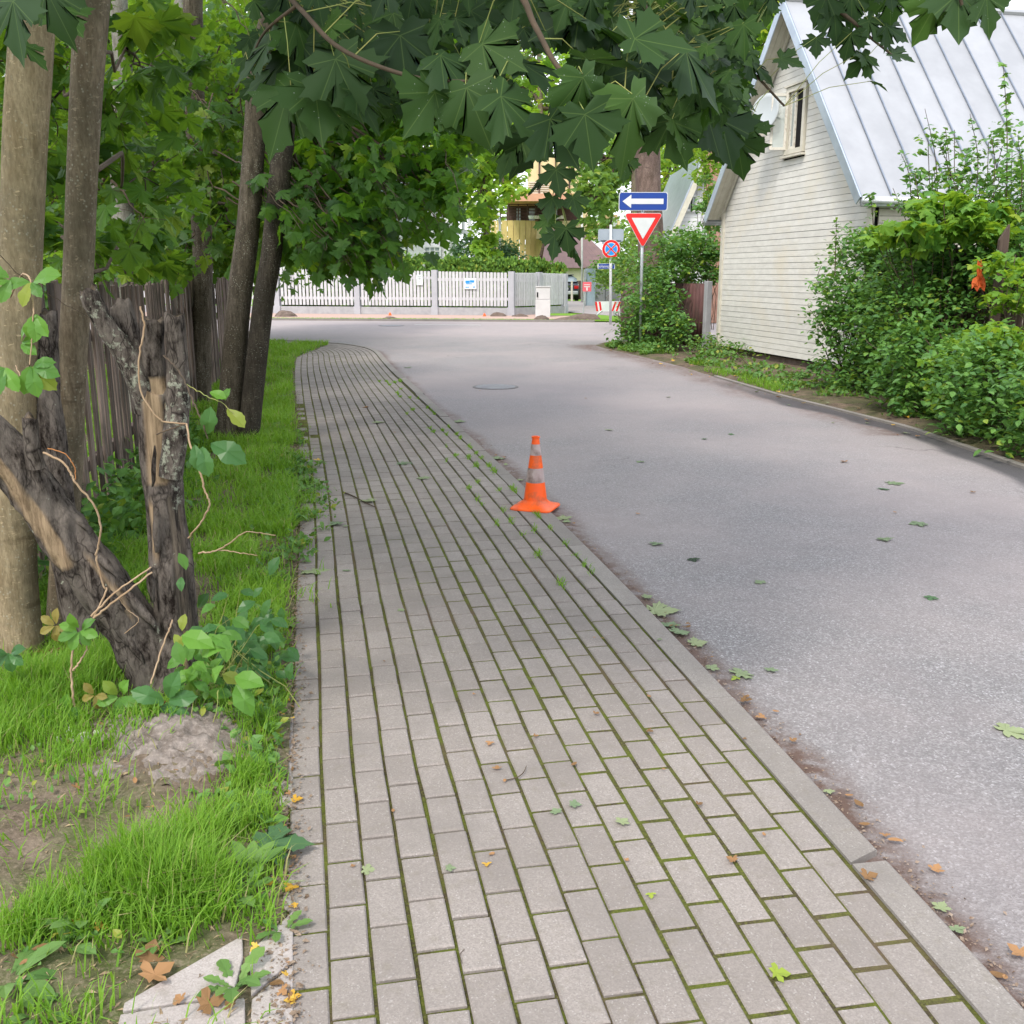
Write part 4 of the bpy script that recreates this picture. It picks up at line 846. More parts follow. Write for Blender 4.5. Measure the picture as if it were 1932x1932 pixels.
# ------------------------------------------------------------------ cone
cc = G(1010, 957, .002); cone = thing('traffic_cone', cc, 'orange traffic cone with two dirty bands standing on the kerb', 'traffic cone')
hh_ = .505; top, bot = .026, .078
def cr(z): return .082+(.0225-.082)*(z-.055)/(hh_-.055)
def lathe(prof, n=40):
    V = []; a = np.linspace(0, 2*math.pi, n, endpoint=False)
    for r_, z_ in prof: V += [(cc[0]+r_*math.cos(t), cc[1]+r_*math.sin(t), cc[2]+z_) for t in a]
    return V, [(i*n+j, i*n+(j+1) % n, (i+1)*n+(j+1) % n, (i+1)*n+j) for i in range(len(prof)-1) for j in range(n)]
def cseg(z0, z1, mat, nm, off=0.0):
    V, Fc = lathe([(cr(z)+off, z) for z in np.linspace(z0, z1, 5)]); m = MB(); m.add(V, Fc); m.build(nm, mat, cone, smooth=True)
zb1, zb2, zb3, zb4 = .185, .285, .375, .452
cseg(.055, zb1, M_coneo, 'body'); cseg(zb1, zb2, M_conew, 'band', .0012); cseg(zb2, zb3, M_coneo, 'body'); cseg(zb3, zb4, M_conew, 'band', .0012)
V, Fc = lathe([(cr(zb4), zb4), (cr(hh_-.012), hh_-.012), (.0295, hh_-.010), (.0295, hh_), (.019, hh_), (.017, hh_-.05)]); m = MB(); m.add(V, Fc); m.build('tip', M_coneo, cone, smooth=False)
n_ = 48; prof = []; a = np.linspace(0, 2*math.pi, n_, endpoint=False); hs = .15
def sq(t, r_, k_): # superellipse towards square
    c, s = math.cos(t+.35), math.sin(t+.35); e = 2+6*k_; q = (abs(c)**e+abs(s)**e)**(-1/e); return r_*q
V = []
for r_, z_, k_ in ((.0825, .060, 0), (.088, .048, .05), (.105, .028, .3), (.135, .014, .8), (.148, .012, 1), (.150, .004, 1), (.149, .0, 1), (.06, .0, 0)): V += [(cc[0]+sq(t, r_, k_)*math.cos(t), cc[1]+sq(t, r_, k_)*math.sin(t), cc[2]+z_) for t in a]
m = MB(); m.add(V, [(i*n_+(j+1) % n_, i*n_+j, (i+1)*n_+j, (i+1)*n_+(j+1) % n_) for i in range(7) for j in range(n_)]); m.build('base', M_coneo, cone, smooth=True)
# ------------------------------------------------------------------ signs
def rrect(c, X, Z, w_, h_, r, nseg=5):
    P = []
    for sx, sz, a0 in ((1, 1, 0), (-1, 1, 90), (-1, -1, 180), (1, -1, 270)):
        for t in np.linspace(0, 90, nseg): a_ = math.radians(a0+t); P.append(c+X*(sx*(w_/2-r)+r*math.cos(a_))+Z*(sz*(h_/2-r)+r*math.sin(a_)))
    return P
def tri_r(c, X, Z, s, r, n=5):   # point-down rounded triangle, side s
    h_ = s*math.sqrt(3)/2; vs = [(-s/2, h_/3), (s/2, h_/3), (0, -2*h_/3)]; P = []
    inr = [(vx*(1-2*r/(s/math.sqrt(3))*1.0), vz*(1-2*r/(s/math.sqrt(3)))) for vx, vz in vs]
    for (ix, iz), a0 in zip(inr, (90, -30, 210)):
        pass
    for (ix, iz), (a0, a1) in zip(inr, ((210-60+60, 90), (90, -30), (-30, -150))):
        for t in np.linspace(a0, a1, n): a_ = math.radians(t); P.append(c+X*(ix+r*math.cos(a_))+Z*(iz+r*math.sin(a_)))
    return P[::-1]
Y1 = 21.5; pb = at(1208, 656, Y1); pb[2] = 0; YX = np.array([1, 0, 0.]); YN = np.array([0, -1, 0.])
s1 = thing('road_sign', pb, 'give way triangle under a blue one way arrow plate on a grey post', 'road sign')
ptop = at(1213, 366, Y1); m = MB(); m.tube([pb, ptop], [.032, .032], 12); m.build('post', M_galv, s1, smooth=True)
cT = at(1213.5, 424.5, Y1-.045); S_ = .80
m = MB(); m.prism(tri_r(cT, YX, ZU, S_+.03, .05), YN*.012); tri = m.build('triangle_plate', M_swhite, s1)
m = MB(); m.prism(tri_r(cT+YN*.014, YX, ZU, S_, .04), YN*.003); m.build('red_border', M_red, tri)
m = MB(); m.prism(tri_r(cT+YN*.019, YX, ZU, S_*.62, .006), YN*.003); m.build('white_field', M_swhite, tri)
cB = at(1213.5, 380, Y1-.045); k1 = Y1*1.01/F
m = MB(); m.prism(rrect(cB, YX, ZU, 87*k1, 31.5*k1, .05), YN*.012); bp = m.build('arrow_plate', M_swhite, s1)
m = MB(); m.prism(rrect(cB+YN*.014, YX, ZU, 84.5*k1, 29.5*k1, .045), YN*.003); m.build('blue_field', M_blue, bp)
ar = [(-37, 0), (-21.5, 11.5), (-21.5, 4.6), (36, 4.6), (36, -4.6), (-21.5, -4.6), (-21.5, -11.5)]
m = MB(); m.prism([cB+YN*.019+YX*x*k1+ZU*y_*k1 for x, y_ in ar], YN*.003); m.build('white_arrow', M_swhite, bp)
for zz in (.10, -.1):
    m = MB(); m.box(cB+ZU*zz-YN*.03, (.09, .05, .03)); m.build('clamp', M_galv, s1)
Y2 = 33.0; pb2 = at(1152, 596, Y2); pb2[2] = 0; s2 = thing('road_sign', pb2, 'round red and blue no stopping sign on the white post at the far corner', 'road sign')
ptop = at(1152.5, 424, Y2); m = MB(); m.tube([pb2, ptop], [.045, .04], 12); m.build('post', M_wpost, s2, smooth=True)
cR = at(1153, 470, Y2-.06); k2 = Y2*1.01/F; Rr = 16.7*k2
m = MB(); m.disc(cR, Rr, YN, .012, 40); rp = m.build('round_plate', M_swhite, s2); m = MB(); m.disc(cR+YN*.014, Rr*.955, YN, .003, 40); m.build('red_disc', M_red, rp)
m = MB(); m.disc(cR+YN*.019, Rr*.70, YN, .003, 36); m.build('white_ring', M_swhite, rp)
for q in range(4):
    a0 = math.radians(90*q); pts = []
    apex = (.13*math.cos(a0), .13*math.sin(a0)); pts.append(apex)
    for t in np.linspace(-34, 34, 9): a_ = a0+math.radians(t); pts.append((.63*math.cos(a_), .63*math.sin(a_)))
    m = MB(); m.prism([cR+YN*.024+YX*x*Rr+ZU*y_*Rr for x, y_ in pts], YN*.003); m.build('blue_sector', M_lblue, rp)
for a0 in (45, 135):
    a_ = math.radians(a0); d_ = YX*math.cos(a_)+ZU*math.sin(a_); e_ = -YX*math.sin(a_)+ZU*math.cos(a_); c = cR+YN*(.030+.002*(a0 > 90)); m = MB(); m.prism([c+d_*Rr*.76+e_*Rr*.055, c-d_*Rr*.76+e_*Rr*.055, c-d_*Rr*.76-e_*Rr*.055, c+d_*Rr*.76-e_*Rr*.055], YN*.002); m.build('red_bar', M_red, rp)
cK = at(1152.5, 444, Y2+.06); m = MB(); m.prism(rrect(cK, YX, ZU, 46*k2, 22*k2, .06), YN*-.012); m.build('plate_back', M_sback, s2)
cK = at(1152.5, 459, Y2+.06); m = MB(); m.prism([cK+YX*-19*k2+ZU*5*k2, cK+YX*19*k2+ZU*5*k2, cK+YX*3*k2-ZU*24*k2, cK-YX*3*k2-ZU*24*k2], YN*-.012); m.build('triangle_back', M_sback, s2)
cS = at(1144, 502.5, Y2+.07); m = MB(); m.prism(rrect(cS, YX, ZU, 31*k2, 9.6*k2, .02), YN*.012); sp_ = m.build('street_name_plate', M_swhite, s2)
m = MB(); m.prism(rrect(cS+YN*.014, YX, ZU, 29*k2, 8.4*k2, .015), YN*.003); m.build('blue_field', M_blue, sp_)
def text(s, c, size, mat, parent, X=YX, N_=YN, align='CENTER', name='lettering'):
    cu = bpy.data.curves.new('t', 'FONT'); cu.body = s; cu.size = size; cu.align_x = align; cu.align_y = 'CENTER'; cu.extrude = .001
    t = bpy.data.objects.new('t', cu); COL.objects.link(t); bpy.context.view_layer.update(); me = bpy.data.meshes.new_from_object(t); bpy.data.objects.remove(t)
    Z = ZU; Mx = Matrix(((X[0], Z[0], N_[0], c[0]), (X[1], Z[1], N_[1], c[1]), (X[2], Z[2], N_[2], c[2]), (0, 0, 0, 1))); me.materials.clear(); me.materials.append(mat); o = link(name, me, parent, Mx); return o
text('Bolanie', cS+YN*.019-YX*6.5*k2, 7.0*k2, M_swhite, sp_); text('per', cS+YN*.019+YX*7.5*k2, 7.0*k2, M_swhite, sp_)
# small pink sign on leaning post, striped barrier, blue-grey post, lamp posts
Y3 = 37.5; a_ = at(1099, 589, Y3); a_[2] = 0.0; b_ = at(1107, 533, Y3); sg = thing('small_sign', a_, 'small faded pink sign on a leaning grey post by the far crossing', 'sign'); m = MB(); m.tube([a_, b_], [.028, .028], 8); m.build('post', M_galv, sg)
m = MB(); c = at(1107.5, 541, Y3-.04); k3 = Y3/F; m.prism(rrect(c, YX, ZU, 16*k3, 17*k3, .03), YN*.01); pp = m.build('plate', M_pink2, sg); m = MB()
for (x, z_, w_, h_) in ((0, 3.5, 11, 1.2), (0, 0, 11, 1.5), (0, -4, 2.6, 6)): m.box(c+YN*.013+YX*x*k3+ZU*z_*k3, (w_*k3, .004, h_*k3))
m.build('print', M_swhite, pp)
Y4 = 35.8; br = thing('road_barrier', G(1140, 596), 'red and white striped barrier board on bent grey legs beside the far post', 'barrier'); k4 = Y4/F
def bq(px, py): return at(px, py, Y4)
m = MB(); m.prism([bq(1124, 569), bq(1171, 568), bq(1169, 587), bq(1125, 588)], (0, .03, 0)); bo = m.build('board', M_swhite, br)
for x0 in (1124.5, 1131.5, 1155, 1163): 
    m = MB(); s_ = 1 if x0 > 1140 else -.4; m.prism([bq(x0+3*s_*1.6, 569.4)+[0, -.006, 0], bq(x0+3.6+3*s_*1.6, 569.4)+[0, -.006, 0], bq(x0+3.6-1.5*s_, 587)+[0, -.006, 0], bq(x0-1.5*s_, 587)+[0, -.006, 0]], (0, .004, 0)); m.build('red_stripe', M_red, bo)
for pl in ([(1137, 587), (1128, 606), (1125, 604)][:2]+[(1126, 598)], [(1136, 587), (1129, 594), (1125.5, 607)]):
    pass
m = MB(); m.tube([bq(1136, 586), bq(1128, 592), at(1125, 597.5, Y4)], [.03, .03, .03], 8); m.build('leg', M_galv, br); m = MB(); m.tube([bq(1158, 586), bq(1160, 597)], [.03, .03], 8); m.build('leg', M_galv, br)
def simple_post(name, px, pyb, pyt, Y, w_, mat, lab, cat, curve=None):
    a_ = at(px, pyb, Y); b_ = at(px, pyt, Y); a_[2] = min(a_[2], 0.02); root = thing(name, a_, lab, cat); m = MB(); m.tube([a_, b_], [w_, w_*.8], 10); m.build('pole', mat, root, smooth=True); return root, b_
lp, b_ = simple_post('lamp_post', 1098, 566, 330, 58, .06, M_wpost, 'tall thin white lamp post beside the hanging dark leaves', 'lamp post')
m = MB(); m.tube([b_, b_+[.2, -.2, .5], b_+[.9, -.6, .8]], [.07, .06, .05], 8); m.build('arm', M_wpost, lp); m = MB(); m.box(b_+np.array([1.2, -.8, .82]), (.8, .3, .12)); m.build('lamp_head', M_galv, lp)
lp2, b_ = simple_post('lamp_post', 943, 560, 418, 50, .07, M_wpost, 'curved swan neck lamp post in front of the yellow building', 'lamp post')
m = MB(); P_, R_ = cat_rom([at(943, 420, 50), at(941, 411, 50), at(935, 405, 50), at(926, 402, 50)], [.07, .06, .055, .05]); m.tube(P_, R_, 8); m.build('arm', M_wpost, lp2)
gp_ = thing('gate_pillar', G(1112, 575), 'flat blue grey metal gate pillar behind the small pink sign', 'gate pillar'); Y5 = 52
m = MB(); a_ = at(1103, 566.5, Y5); b_ = at(1122, 566.5, Y5); t_ = at(1103, 522, Y5); m.box([(a_[0]+b_[0])/2, Y5, t_[2]/2+.2], (b_[0]-a_[0], .5, t_[2]+.4)); m.build('pillar', M_pipe, gp_, bevel=.02); m = MB(); m.box([a_[0]-.02, Y5-.3, t_[2]/2+.2], (.14, .1, t_[2]+.3)); m.build('channel', M_galv, gp_)
# brown gate + cream building + car
Y6 = 63.0; gt = thing('timber_gate', at(1078, 566, Y6), 'dark brown timber gate with a white house number plate behind the dark car', 'gate'); xs = np.linspace(at(1066, 560, Y6)[0], at(1100, 560, Y6)[0], 9); zt = at(1080, 531, Y6)[2]
for x0, x1 in zip(xs[:-1], xs[1:]): m = MB(); m.box([(x0+x1)/2, Y6, zt/2+.05], (x1-x0-.012, .05, zt)); m.build('gate_board', M_dkbr, gt)
m = MB(); a_ = at(1088, 540, Y6-.06); m.box(a_, (.22, .02, .26)); m.build('number_plate', M_swhite, gt)
m = MB(); m.prism([at(1082, 563, Y6-.04), at(1084, 563, Y6-.04), at(1099, 541, Y6-.04), at(1097, 541, Y6-.04)], (0, .02, 0)); m.build('brace', M_dkbr, gt)
m = MB(); m.tube([at(1079, 568, 60), at(1079, 530, 60)], [.07, .06], 8); tag(m.build('slim_post', M_trim), 'slim pale post standing in the grass before the brown gate', 'post')
gc = thing('grey_container', at(1140, 569, 56), 'grey panel container behind the striped barrier', 'container'); Y7 = 56; a_ = at(1124, 569.5, Y7); b_ = at(1166, 569, Y7); t1 = at(1124, 534, Y7)[2]; mid_ = (a_[0]*.42+b_[0]*.58)-.5
for x0, x1 in ((a_[0], (a_[0]+b_[0])/2-.1), ((a_[0]+b_[0])/2-.08, b_[0])): m = MB(); m.box([(x0+x1)/2, Y7+.6, t1/2], (x1-x0, 1.2, t1)); m.build('side_panel', M_grey, gc, bevel=.02)
m = MB(); m.box([a_[0]-.06, Y7, t1/2], (.1, .1, t1+.1)); m.build('post', M_conc, gc)
bf = thing('brown_board_fence', at(1190, 566, 58), 'plain brown board fence right of the grey container', 'fence'); x0 = at(1168, 560, 58)[0]
for j in range(16): m = MB(); m.box([x0+.3*j+.15, 58, .95], (.285, .05, 1.9)); m.build('board', M_brroof, bf)
for j in (0, 6, 12): m = MB(); m.box([x0+.3*j, 57.9, 1.0], (.14, .14, 2.1)); m.build('post', M_wpost, bf)
# car : rear quarter of a dark estate car, mostly behind the fence end
Yc = 61.; cx = at(1064, 566, Yc)[0]; car = thing('parked_car', (cx, Yc, 0.02), 'dark car parked with its red tail light showing past the white fence end', 'car')
def loft(name, secs, mat, bev=.03):  # secs: list of (y, halfwidth, z0, z1)
    m = MB(); V = []; n_ = 8
    for (y_, hw, z0, z1, tw) in secs: V += [(cx+x_*hw, Yc+y_, z_) for x_, z_ in ((-1, z0+.1), (-.92, z0), (.92, z0), (1, z0+.1), (1, z1-.18), (tw, z1), (-tw, z1), (-1, z1-.18))]
    Fc = [(i*8+j, i*8+(j+1) % 8, (i+1)*8+(j+1) % 8, (i+1)*8+j) for i in range(len(secs)-1) for j in range(8)]+[tuple(range(7, -1, -1)), tuple(range((len(secs)-1)*8, len(secs)*8))]; m.add(V, Fc); return m.build(name, mat, car, smooth=False, bevel=bev)
loft('body', [(-.05, .80, .45, .95, .85), (.05, .90, .32, 1.05, .9), (1.0, .92, .26, 1.06, .92), (3.2, .92, .26, 1.02, .92), (4.2, .88, .3, .85, .8), (4.5, .75, .4, .7, .7)], M_car)
loft('cabin_glass', [(.10, .82, .98, 1.10, .80), (.55, .80, 1.0, 1.50, .68), (2.2, .80, 1.0, 1.54, .68), (3.1, .80, .98, 1.08, .75)], M_cglass, .02)
m = MB(); m.box([cx, Yc+1.35, 1.55], (1.2, 1.9, .05)); m.build('roof', M_car, car, bevel=.02)
m = MB(); m.box([cx, Yc-.08, .50], (1.66, .12, .20)); m.build('bumper', M_galv, car, bevel=.03)
for sx in (-1, 1):
    m = MB(); m.box([cx+sx*.74, Yc-.04, .82], (.26, .10, .18)); m.build('tail_light', M_tail, car, bevel=.02)
    for yy_ in (.85, 3.5):
        m = MB(); m.tube([(cx+sx*.70, Yc+yy_, .33), (cx+sx*.93, Yc+yy_, .33)], [.33, .33], 20); wh = m.build('wheel', M_rub, car); m = MB(); m.tube([(cx+sx*.90, Yc+yy_, .33), (cx+sx*.94, Yc+yy_, .33)], [.2, .2], 14); m.build('rim', M_chrome, wh)
m = MB(); m.box([cx, Yc-.06, .74], (.5, .03, .12)); m.build('number_plate', M_swhite, car)
# ------------------------------------------------------------------ far buildings
def blk(x0, x1, y0, y1, z0, z1): m = MB(); m.box([(x0+x1)/2, (y0+y1)/2, (z0+z1)/2], (x1-x0, y1-y0, z1-z0)); return m
# brown roofed house
Yb = 72; xl = at(1020, 500, Yb)[0]; xr = at(1168, 500, Yb)[0]; ze = at(1100, 504, Yb)[2]; zr = at(1100, 434, Yb+4)[2]; hb = thing('cottage', (xl, Yb, 0), 'low cream cottage under a big brown metal roof beyond the crossing', 'house')
blk(xl+.3, at(1131, 500, Yb)[0], Yb, Yb+8, 0, ze).build('wall', M_cream, hb)
RP = [np.array([xl, Yb-.5, ze-.1]), np.array([xr, Yb-.5, ze-.1]), np.array([xr-2.6, Yb+4, zr]), np.array([xl+.6, Yb+4, zr])]; nP = nrm(np.cross(RP[1]-RP[0], RP[2]-RP[0]))
npan = 12
for j in range(npan):
    f0, f1 = j/npan, (j+1)/npan-.0015; q = [RP[0]+(RP[1]-RP[0])*f0, RP[0]+(RP[1]-RP[0])*f1, RP[3]+(RP[2]-RP[3])*f1, RP[3]+(RP[2]-RP[3])*f0]; m = MB(); m.prism(q, nP*.06); m.build('roof_panel', M_brroof, hb)
m = MB(); m.prism([RP[1], RP[1]+[0, 9, 0], RP[2]+[0, .1, 0]], (0.05, 0, .05)); m.build('roof', M_brroof, hb)
m = MB(); m.prism([RP[3]+[0, .1, 0], RP[2]+[0, .1, 0], RP[1]+[0, 9, 0], RP[0]+[0, 9, 0]], (0, 0, .06)); m.build('roof', M_brroof, hb)
a_ = at(1177, 440, Yb+6); cs = thing('chimney_block', (a_[0], a_[1], 0), 'tan chimney wall carrying a round white satellite dish behind the signs', 'chimney'); m = MB(); z0 = at(1157, 440, Yb+6)[2]; z1 = at(1157, 405, Yb+6)[2]; x0 = at(1143, 420, Yb+6)[0]; x1 = at(1165, 420, Yb+6)[0]; m = blk(x0, x1, Yb+6, Yb+7.2, 0, z1); m.build('stack', pbr('tan brick', (.45, .32, .17), (.36, .25, .13), 6, .85), cs)
m = MB(); m.disc(at(1155, 419, Yb+5.9), .38, (0, -1, .1), .05, 24); m.build('dish', M_dish, cs)
# yellow modern building
Yy = 80; yb_ = thing('terrace_building', (at(1000, 500, Yy)[0], Yy, 0), 'pale yellow modern building with a curved panelled bay and roof terrace', 'building')
x0 = at(952, 460, Yy)[0]; x1 = at(1105, 460, Yy)[0]; zt_ = at(1000, 414, Yy)[2]
zb3_ = at(1000, 300, Yy+6)[2]; blk(x0+2, at(1120, 300, Yy)[0], Yy+5, Yy+14, 0, zb3_).build('upper_wall', M_yelp, yb_)
# curved bay: panels on an arc leaning outwards
cxb = at(975, 450, Yy)[0]; Rb = at(1030, 450, Yy)[0]-cxb; npn = 11
for j in range(npn):
    a0 = math.radians(200+j*140/npn); a1 = math.radians(200+(j+1)*140/npn-.9); rt, rb_ = Rb*1.0, Rb*.80
    V = [(cxb+rb_*math.cos(a0), Yy+3.2+rb_*.8*math.sin(a0), 0), (cxb+rb_*math.cos(a1), Yy+3.2+rb_*.8*math.sin(a1), 0), (cxb+rt*math.cos(a1), Yy+3.2+rt*.8*math.sin(a1), zt_), (cxb+rt*math.cos(a0), Yy+3.2+rt*.8*math.sin(a0), zt_)]
    m = MB(); m.prism(V, (0, .12, 0)); m.build('facade_panel', M_yel, yb_)
blk(x1-6, at(1175, 420, Yy)[0], Yy+2, Yy+4, zt_-1.4, zt_-.0).build('parapet', M_yelp, yb_)
m = MB(); m.prism([at(1016, 492, Yy-1), at(1024, 492, Yy-1), at(1040, 437, Yy-1), at(1032, 437, Yy-1)], (0, 3, 0)); m.build('slanted_column', M_dkbr, yb_)
m = MB(); pts = [(cxb+Rb*.97*math.cos(a_), Yy+3.2+Rb*.78*math.sin(a_)) for a_ in np.radians(np.linspace(195, 345, 24))]
for hz in (.25, .5, .75, 1.0, 1.2):
    m.tube([(x_, y_, zt_+hz) for x_, y_ in pts], [.035]*24, 5)
m.build('railing', M_dkbr, yb_)
for (x_, y_) in pts[::3]: m = MB(); m.tube([(x_, y_, zt_), (x_, y_, zt_+1.25)], [.05, .05], 6); m.build('rail_post', M_dkbr, yb_)
zs0 = at(1000, 381, Yy)[2]; zs1 = at(1000, 367, Yy)[2]; blk(at(957, 375, Yy)[0], at(1092, 375, Yy)[0], Yy-1, Yy+8, zs0, zs1).build('canopy_slab', M_salmon, yb_)
blk(at(955, 400, Yy)[0], at(1100, 400, Yy)[0], Yy+4.6, Yy+5, zt_, zs0).build('terrace_wall', M_dkbr, yb_)
for px0, px1 in ((975, 983), (1000, 1012), (1045, 1056)): blk(at(px0, 400, Yy)[0], at(px1, 400, Yy)[0], Yy+4.45, Yy+4.6, zt_, zs0-.2).build('glass_door', M_pane, yb_)
for j, px0 in enumerate((1003, 1012, 1022, 1050, 1058)): m = MB(); m.tube([at(px0, 413, Yy+1), at(px0, 407, Yy+1)], [.22, .28], 8); m.build('planter', M_white if j in (0, 3) else M_trim, yb_)
for j in range(7): m = MB(); m.box([at(1010+6*j, 355, Yy+4.9)[0], Yy+4.9, at(1010, 352, Yy+5)[2]+0*j], (1.5, .08, .06)); 
for j in range(6): z_ = at(1000, 345+4*j, Yy+4.9)[2]; blk(at(996, 350, Yy+4.9)[0], at(1036, 350, Yy+4.9)[0], Yy+4.85, Yy+4.98, z_, z_+.08).build('louvre', M_trim, yb_)
for px0 in (1016, 1047, 1060, 1073): blk(at(px0, 330, Yy+4.9)[0], at(px0, 330, Yy+4.9)[0]+.12, Yy+4.8, Yy+4.95, zs1, zb3_).build('downpipe', M_dkbr, yb_)
# white house behind the hedge
Yw_ = 54; hw = thing('white_villa', (at(700, 500, Yw_)[0], Yw_, 0), 'white villa with arched trim and latticed window behind the thuja hedge', 'house'); xl = at(555, 450, Yw_)[0]; xr = at(847, 450, Yw_)[0]; zt_ = at(700, 385, Yw_)[2]
blk(xl, xr, Yw_+.05, Yw_+8, 0, zt_).build('wall', M_white, hw)
z_ = 1.6
while z_ < zt_-.2:
    blk(xl, xr, Yw_, Yw_+.04, z_, z_+.185).build('cladding_board', M_white, hw); z_ += .2
blk(xr-.28, xr+.05, Yw_-.1, Yw_+.0, 0, zt_).build('corner_board', M_white, hw)
def fwin(px0, px1, py0, py1, Y, par, mull=3, hb_=1, arch=False):
    a_ = at(px0, py1, Y); b_ = at(px1, py0, Y); m = MB(); m.box([(a_[0]+b_[0])/2, Y-.02, (a_[2]+b_[2])/2], (b_[0]-a_[0], .06, b_[2]-a_[2])); o = m.build('window', M_pane, par); m = MB(); t = .09
    for (x0, x1, z0, z1) in ((a_[0]-t, a_[0], a_[2]-t, b_[2]+t), (b_[0], b_[0]+t, a_[2]-t, b_[2]+t), (a_[0], b_[0], b_[2], b_[2]+t), (a_[0], b_[0], a_[2]-t, a_[2])): m.box([(x0+x1)/2, Y-.06, (z0+z1)/2], (x1-x0-.002, .1, z1-z0-.002))
    for j in range(1, mull): x_ = a_[0]+(b_[0]-a_[0])*j/mull; m.box([x_, Y-.07, (a_[2]+b_[2])/2], (.05, .04, b_[2]-a_[2]-.004))
    for j in range(1, hb_+1): z1 = a_[2]+(b_[2]-a_[2])*(1-.28*j); m.box([(a_[0]+b_[0])/2, Y-.075, z1], (b_[0]-a_[0]-.004, .04, .05))
    m.build('frame', M_white, o); return o
fwin(803, 829, 467, 492, Yw_-.02, hw, 3, 1); fwin(700, 738, 452, 492, Yw_-.02, hw, 3, 1); fwin(620, 655, 420, 440, Yw_-.02, hw, 3, 1); fwin(745, 775, 400, 425, Yw_-.02, hw, 2, 1)
zp = zt_; m = MB(); m.prism([(xl-.4, Yw_-.5, zt_), (xr+.4, Yw_-.5, zt_), (xr+.4, Yw_+8, zt_), (xl-.4, Yw_+8, zt_)], (0, 0, .25)); m.build('cornice', M_white, hw)
m = MB(); m.prism([(xl-.4, Yw_-.5, zt_+.26), (xr+.4, Yw_-.5, zt_+.26), (xr-2, Yw_+4, zt_+2.2), (xl+2, Yw_+4, zt_+2.2)], (0, .2, .05)); m.build('roof', M_flash, hw)
P_ = [at(x_, y_, Yw_-.12) for x_, y_ in ((762, 440), (762, 415), (768, 400), (780, 392), (795, 392), (808, 400), (815, 415), (815, 440))]; m = MB(); P2, R2 = cat_rom(P_, [.10]*8, 3); m.tube(P2, R2, 6); m.build('arch_trim', M_white, hw)
for j, x_ in enumerate((850, 862, 874, 886)): m = MB(); m.tube([at(x_, 440, Yw_+3), at(x_, 392, Yw_+3)], [.09, .09], 8); m.build('balcony_post', M_white, hw)
m = MB(); m.box([at(868, 440, Yw_+3)[0], Yw_+3, at(868, 438, Yw_+3)[2]], (2.0, .15, .25)); m.build('balcony_beam', M_white, hw); m = MB(); m.box([at(868, 390, Yw_+3)[0], Yw_+3, at(868, 388, Yw_+3)[2]], (2.0, .15, .3)); m.build('balcony_beam', M_white, hw)
# pergola left
Yg_ = 47; pg = thing('carport', (at(540, 500, Yg_)[0], Yg_, 0), 'white framed carport with dark brown infill behind the left end of the white fence', 'carport')
for x_ in (531, 536, 562): blk(at(x_, 500, Yg_)[0]-.07, at(x_, 500, Yg_)[0]+.07, Yg_-.1, Yg_+.1, 0, at(540, 479, Yg_)[2]).build('post', M_wpost, pg)
blk(at(500, 500, Yg_)[0], at(575, 500, Yg_)[0], Yg_-.15, Yg_+.15, at(540, 479, Yg_)[2], at(540, 475, Yg_)[2]).build('beam', M_wpost, pg); blk(at(500, 500, Yg_)[0], at(575, 500, Yg_)[0], Yg_+.5, Yg_+.6, 0, at(540, 460, Yg_)[2]).build('infill_wall', M_dkbr, pg)
# second white gable house on the right, far
Yh = 42; gh = thing('gable_house', (at(1320, 450, Yh)[0], Yh, 0), 'small white clad house with a steep cream verge seen between pine trunk and near house', 'house')
ap = at(1327, 300, Yh); le = at(1250, 470, Yh); wdt = ap[0]-le[0]; re = np.array([ap[0]+wdt, Yh, le[2]])
z_ = 1.0
while z_ < ap[2]-.15:
    f = max(0, (z_-le[2])/(ap[2]-le[2])); x0 = le[0]+.1+wdt*f; x1 = re[0]-.1-wdt*f
    if z_ < le[2]: x0, x1 = le[0]+.3, re[0]-.3
    if x1-x0 > .2: blk(x0, x1, Yh, Yh+.05, z_, z_+.14).build('siding_board', M_white, gh)
    z_ += .15
m = MB(); m.prism([(le[0]+.3, Yh+.06, 0), (re[0]-.3, Yh+.06, 0), (re[0]-.3, Yh+.06, le[2]), (ap[0], Yh+.06, ap[2]-.1), (le[0]+.3, Yh+.06, le[2])], (0, 8, 0)); m.build('wall', M_white, gh)
for sx in (-1, 1):
    e_ = np.array([ap[0]+sx*wdt*1.04, Yh-.35, le[2]-.15]); a2 = np.array([ap[0], Yh-.35, ap[2]+.1]); dd = nrm(a2-e_); nz = nrm(np.cross(dd, (0, 1, 0))); nz = nz if nz[2] > 0 else -nz
    m = MB(); m.prism([e_, a2, a2-nz*.22, e_-nz*.22], (0, .05, 0)); m.build('bargeboard', M_trim, gh); m = MB(); m.prism([e_+nz*.01, a2+nz*.01, a2+[0, 8.6, 0]+nz*.01, e_+[0, 8.6, 0]+nz*.01], nz*.05); m.build('roof', M_flash, gh)
fwin(1297, 1302, 372, 395, Yh-.02, gh, 1, 0); fwin(1306, 1312, 372, 395, Yh-.02, gh, 1, 0)
blk(at(1255, 375, 60)[0], at(1300, 375, 60)[0], 60, 66, at(1260, 371, 60)[2], at(1260, 363, 60)[2]).build('tmpslab', M_salmon)
o = bpy.data.objects['tmpslab']; o.name = 'flat_roof_canopy'; tag(o, 'salmon coloured flat canopy edge seen right of the blue arrow sign', 'canopy')
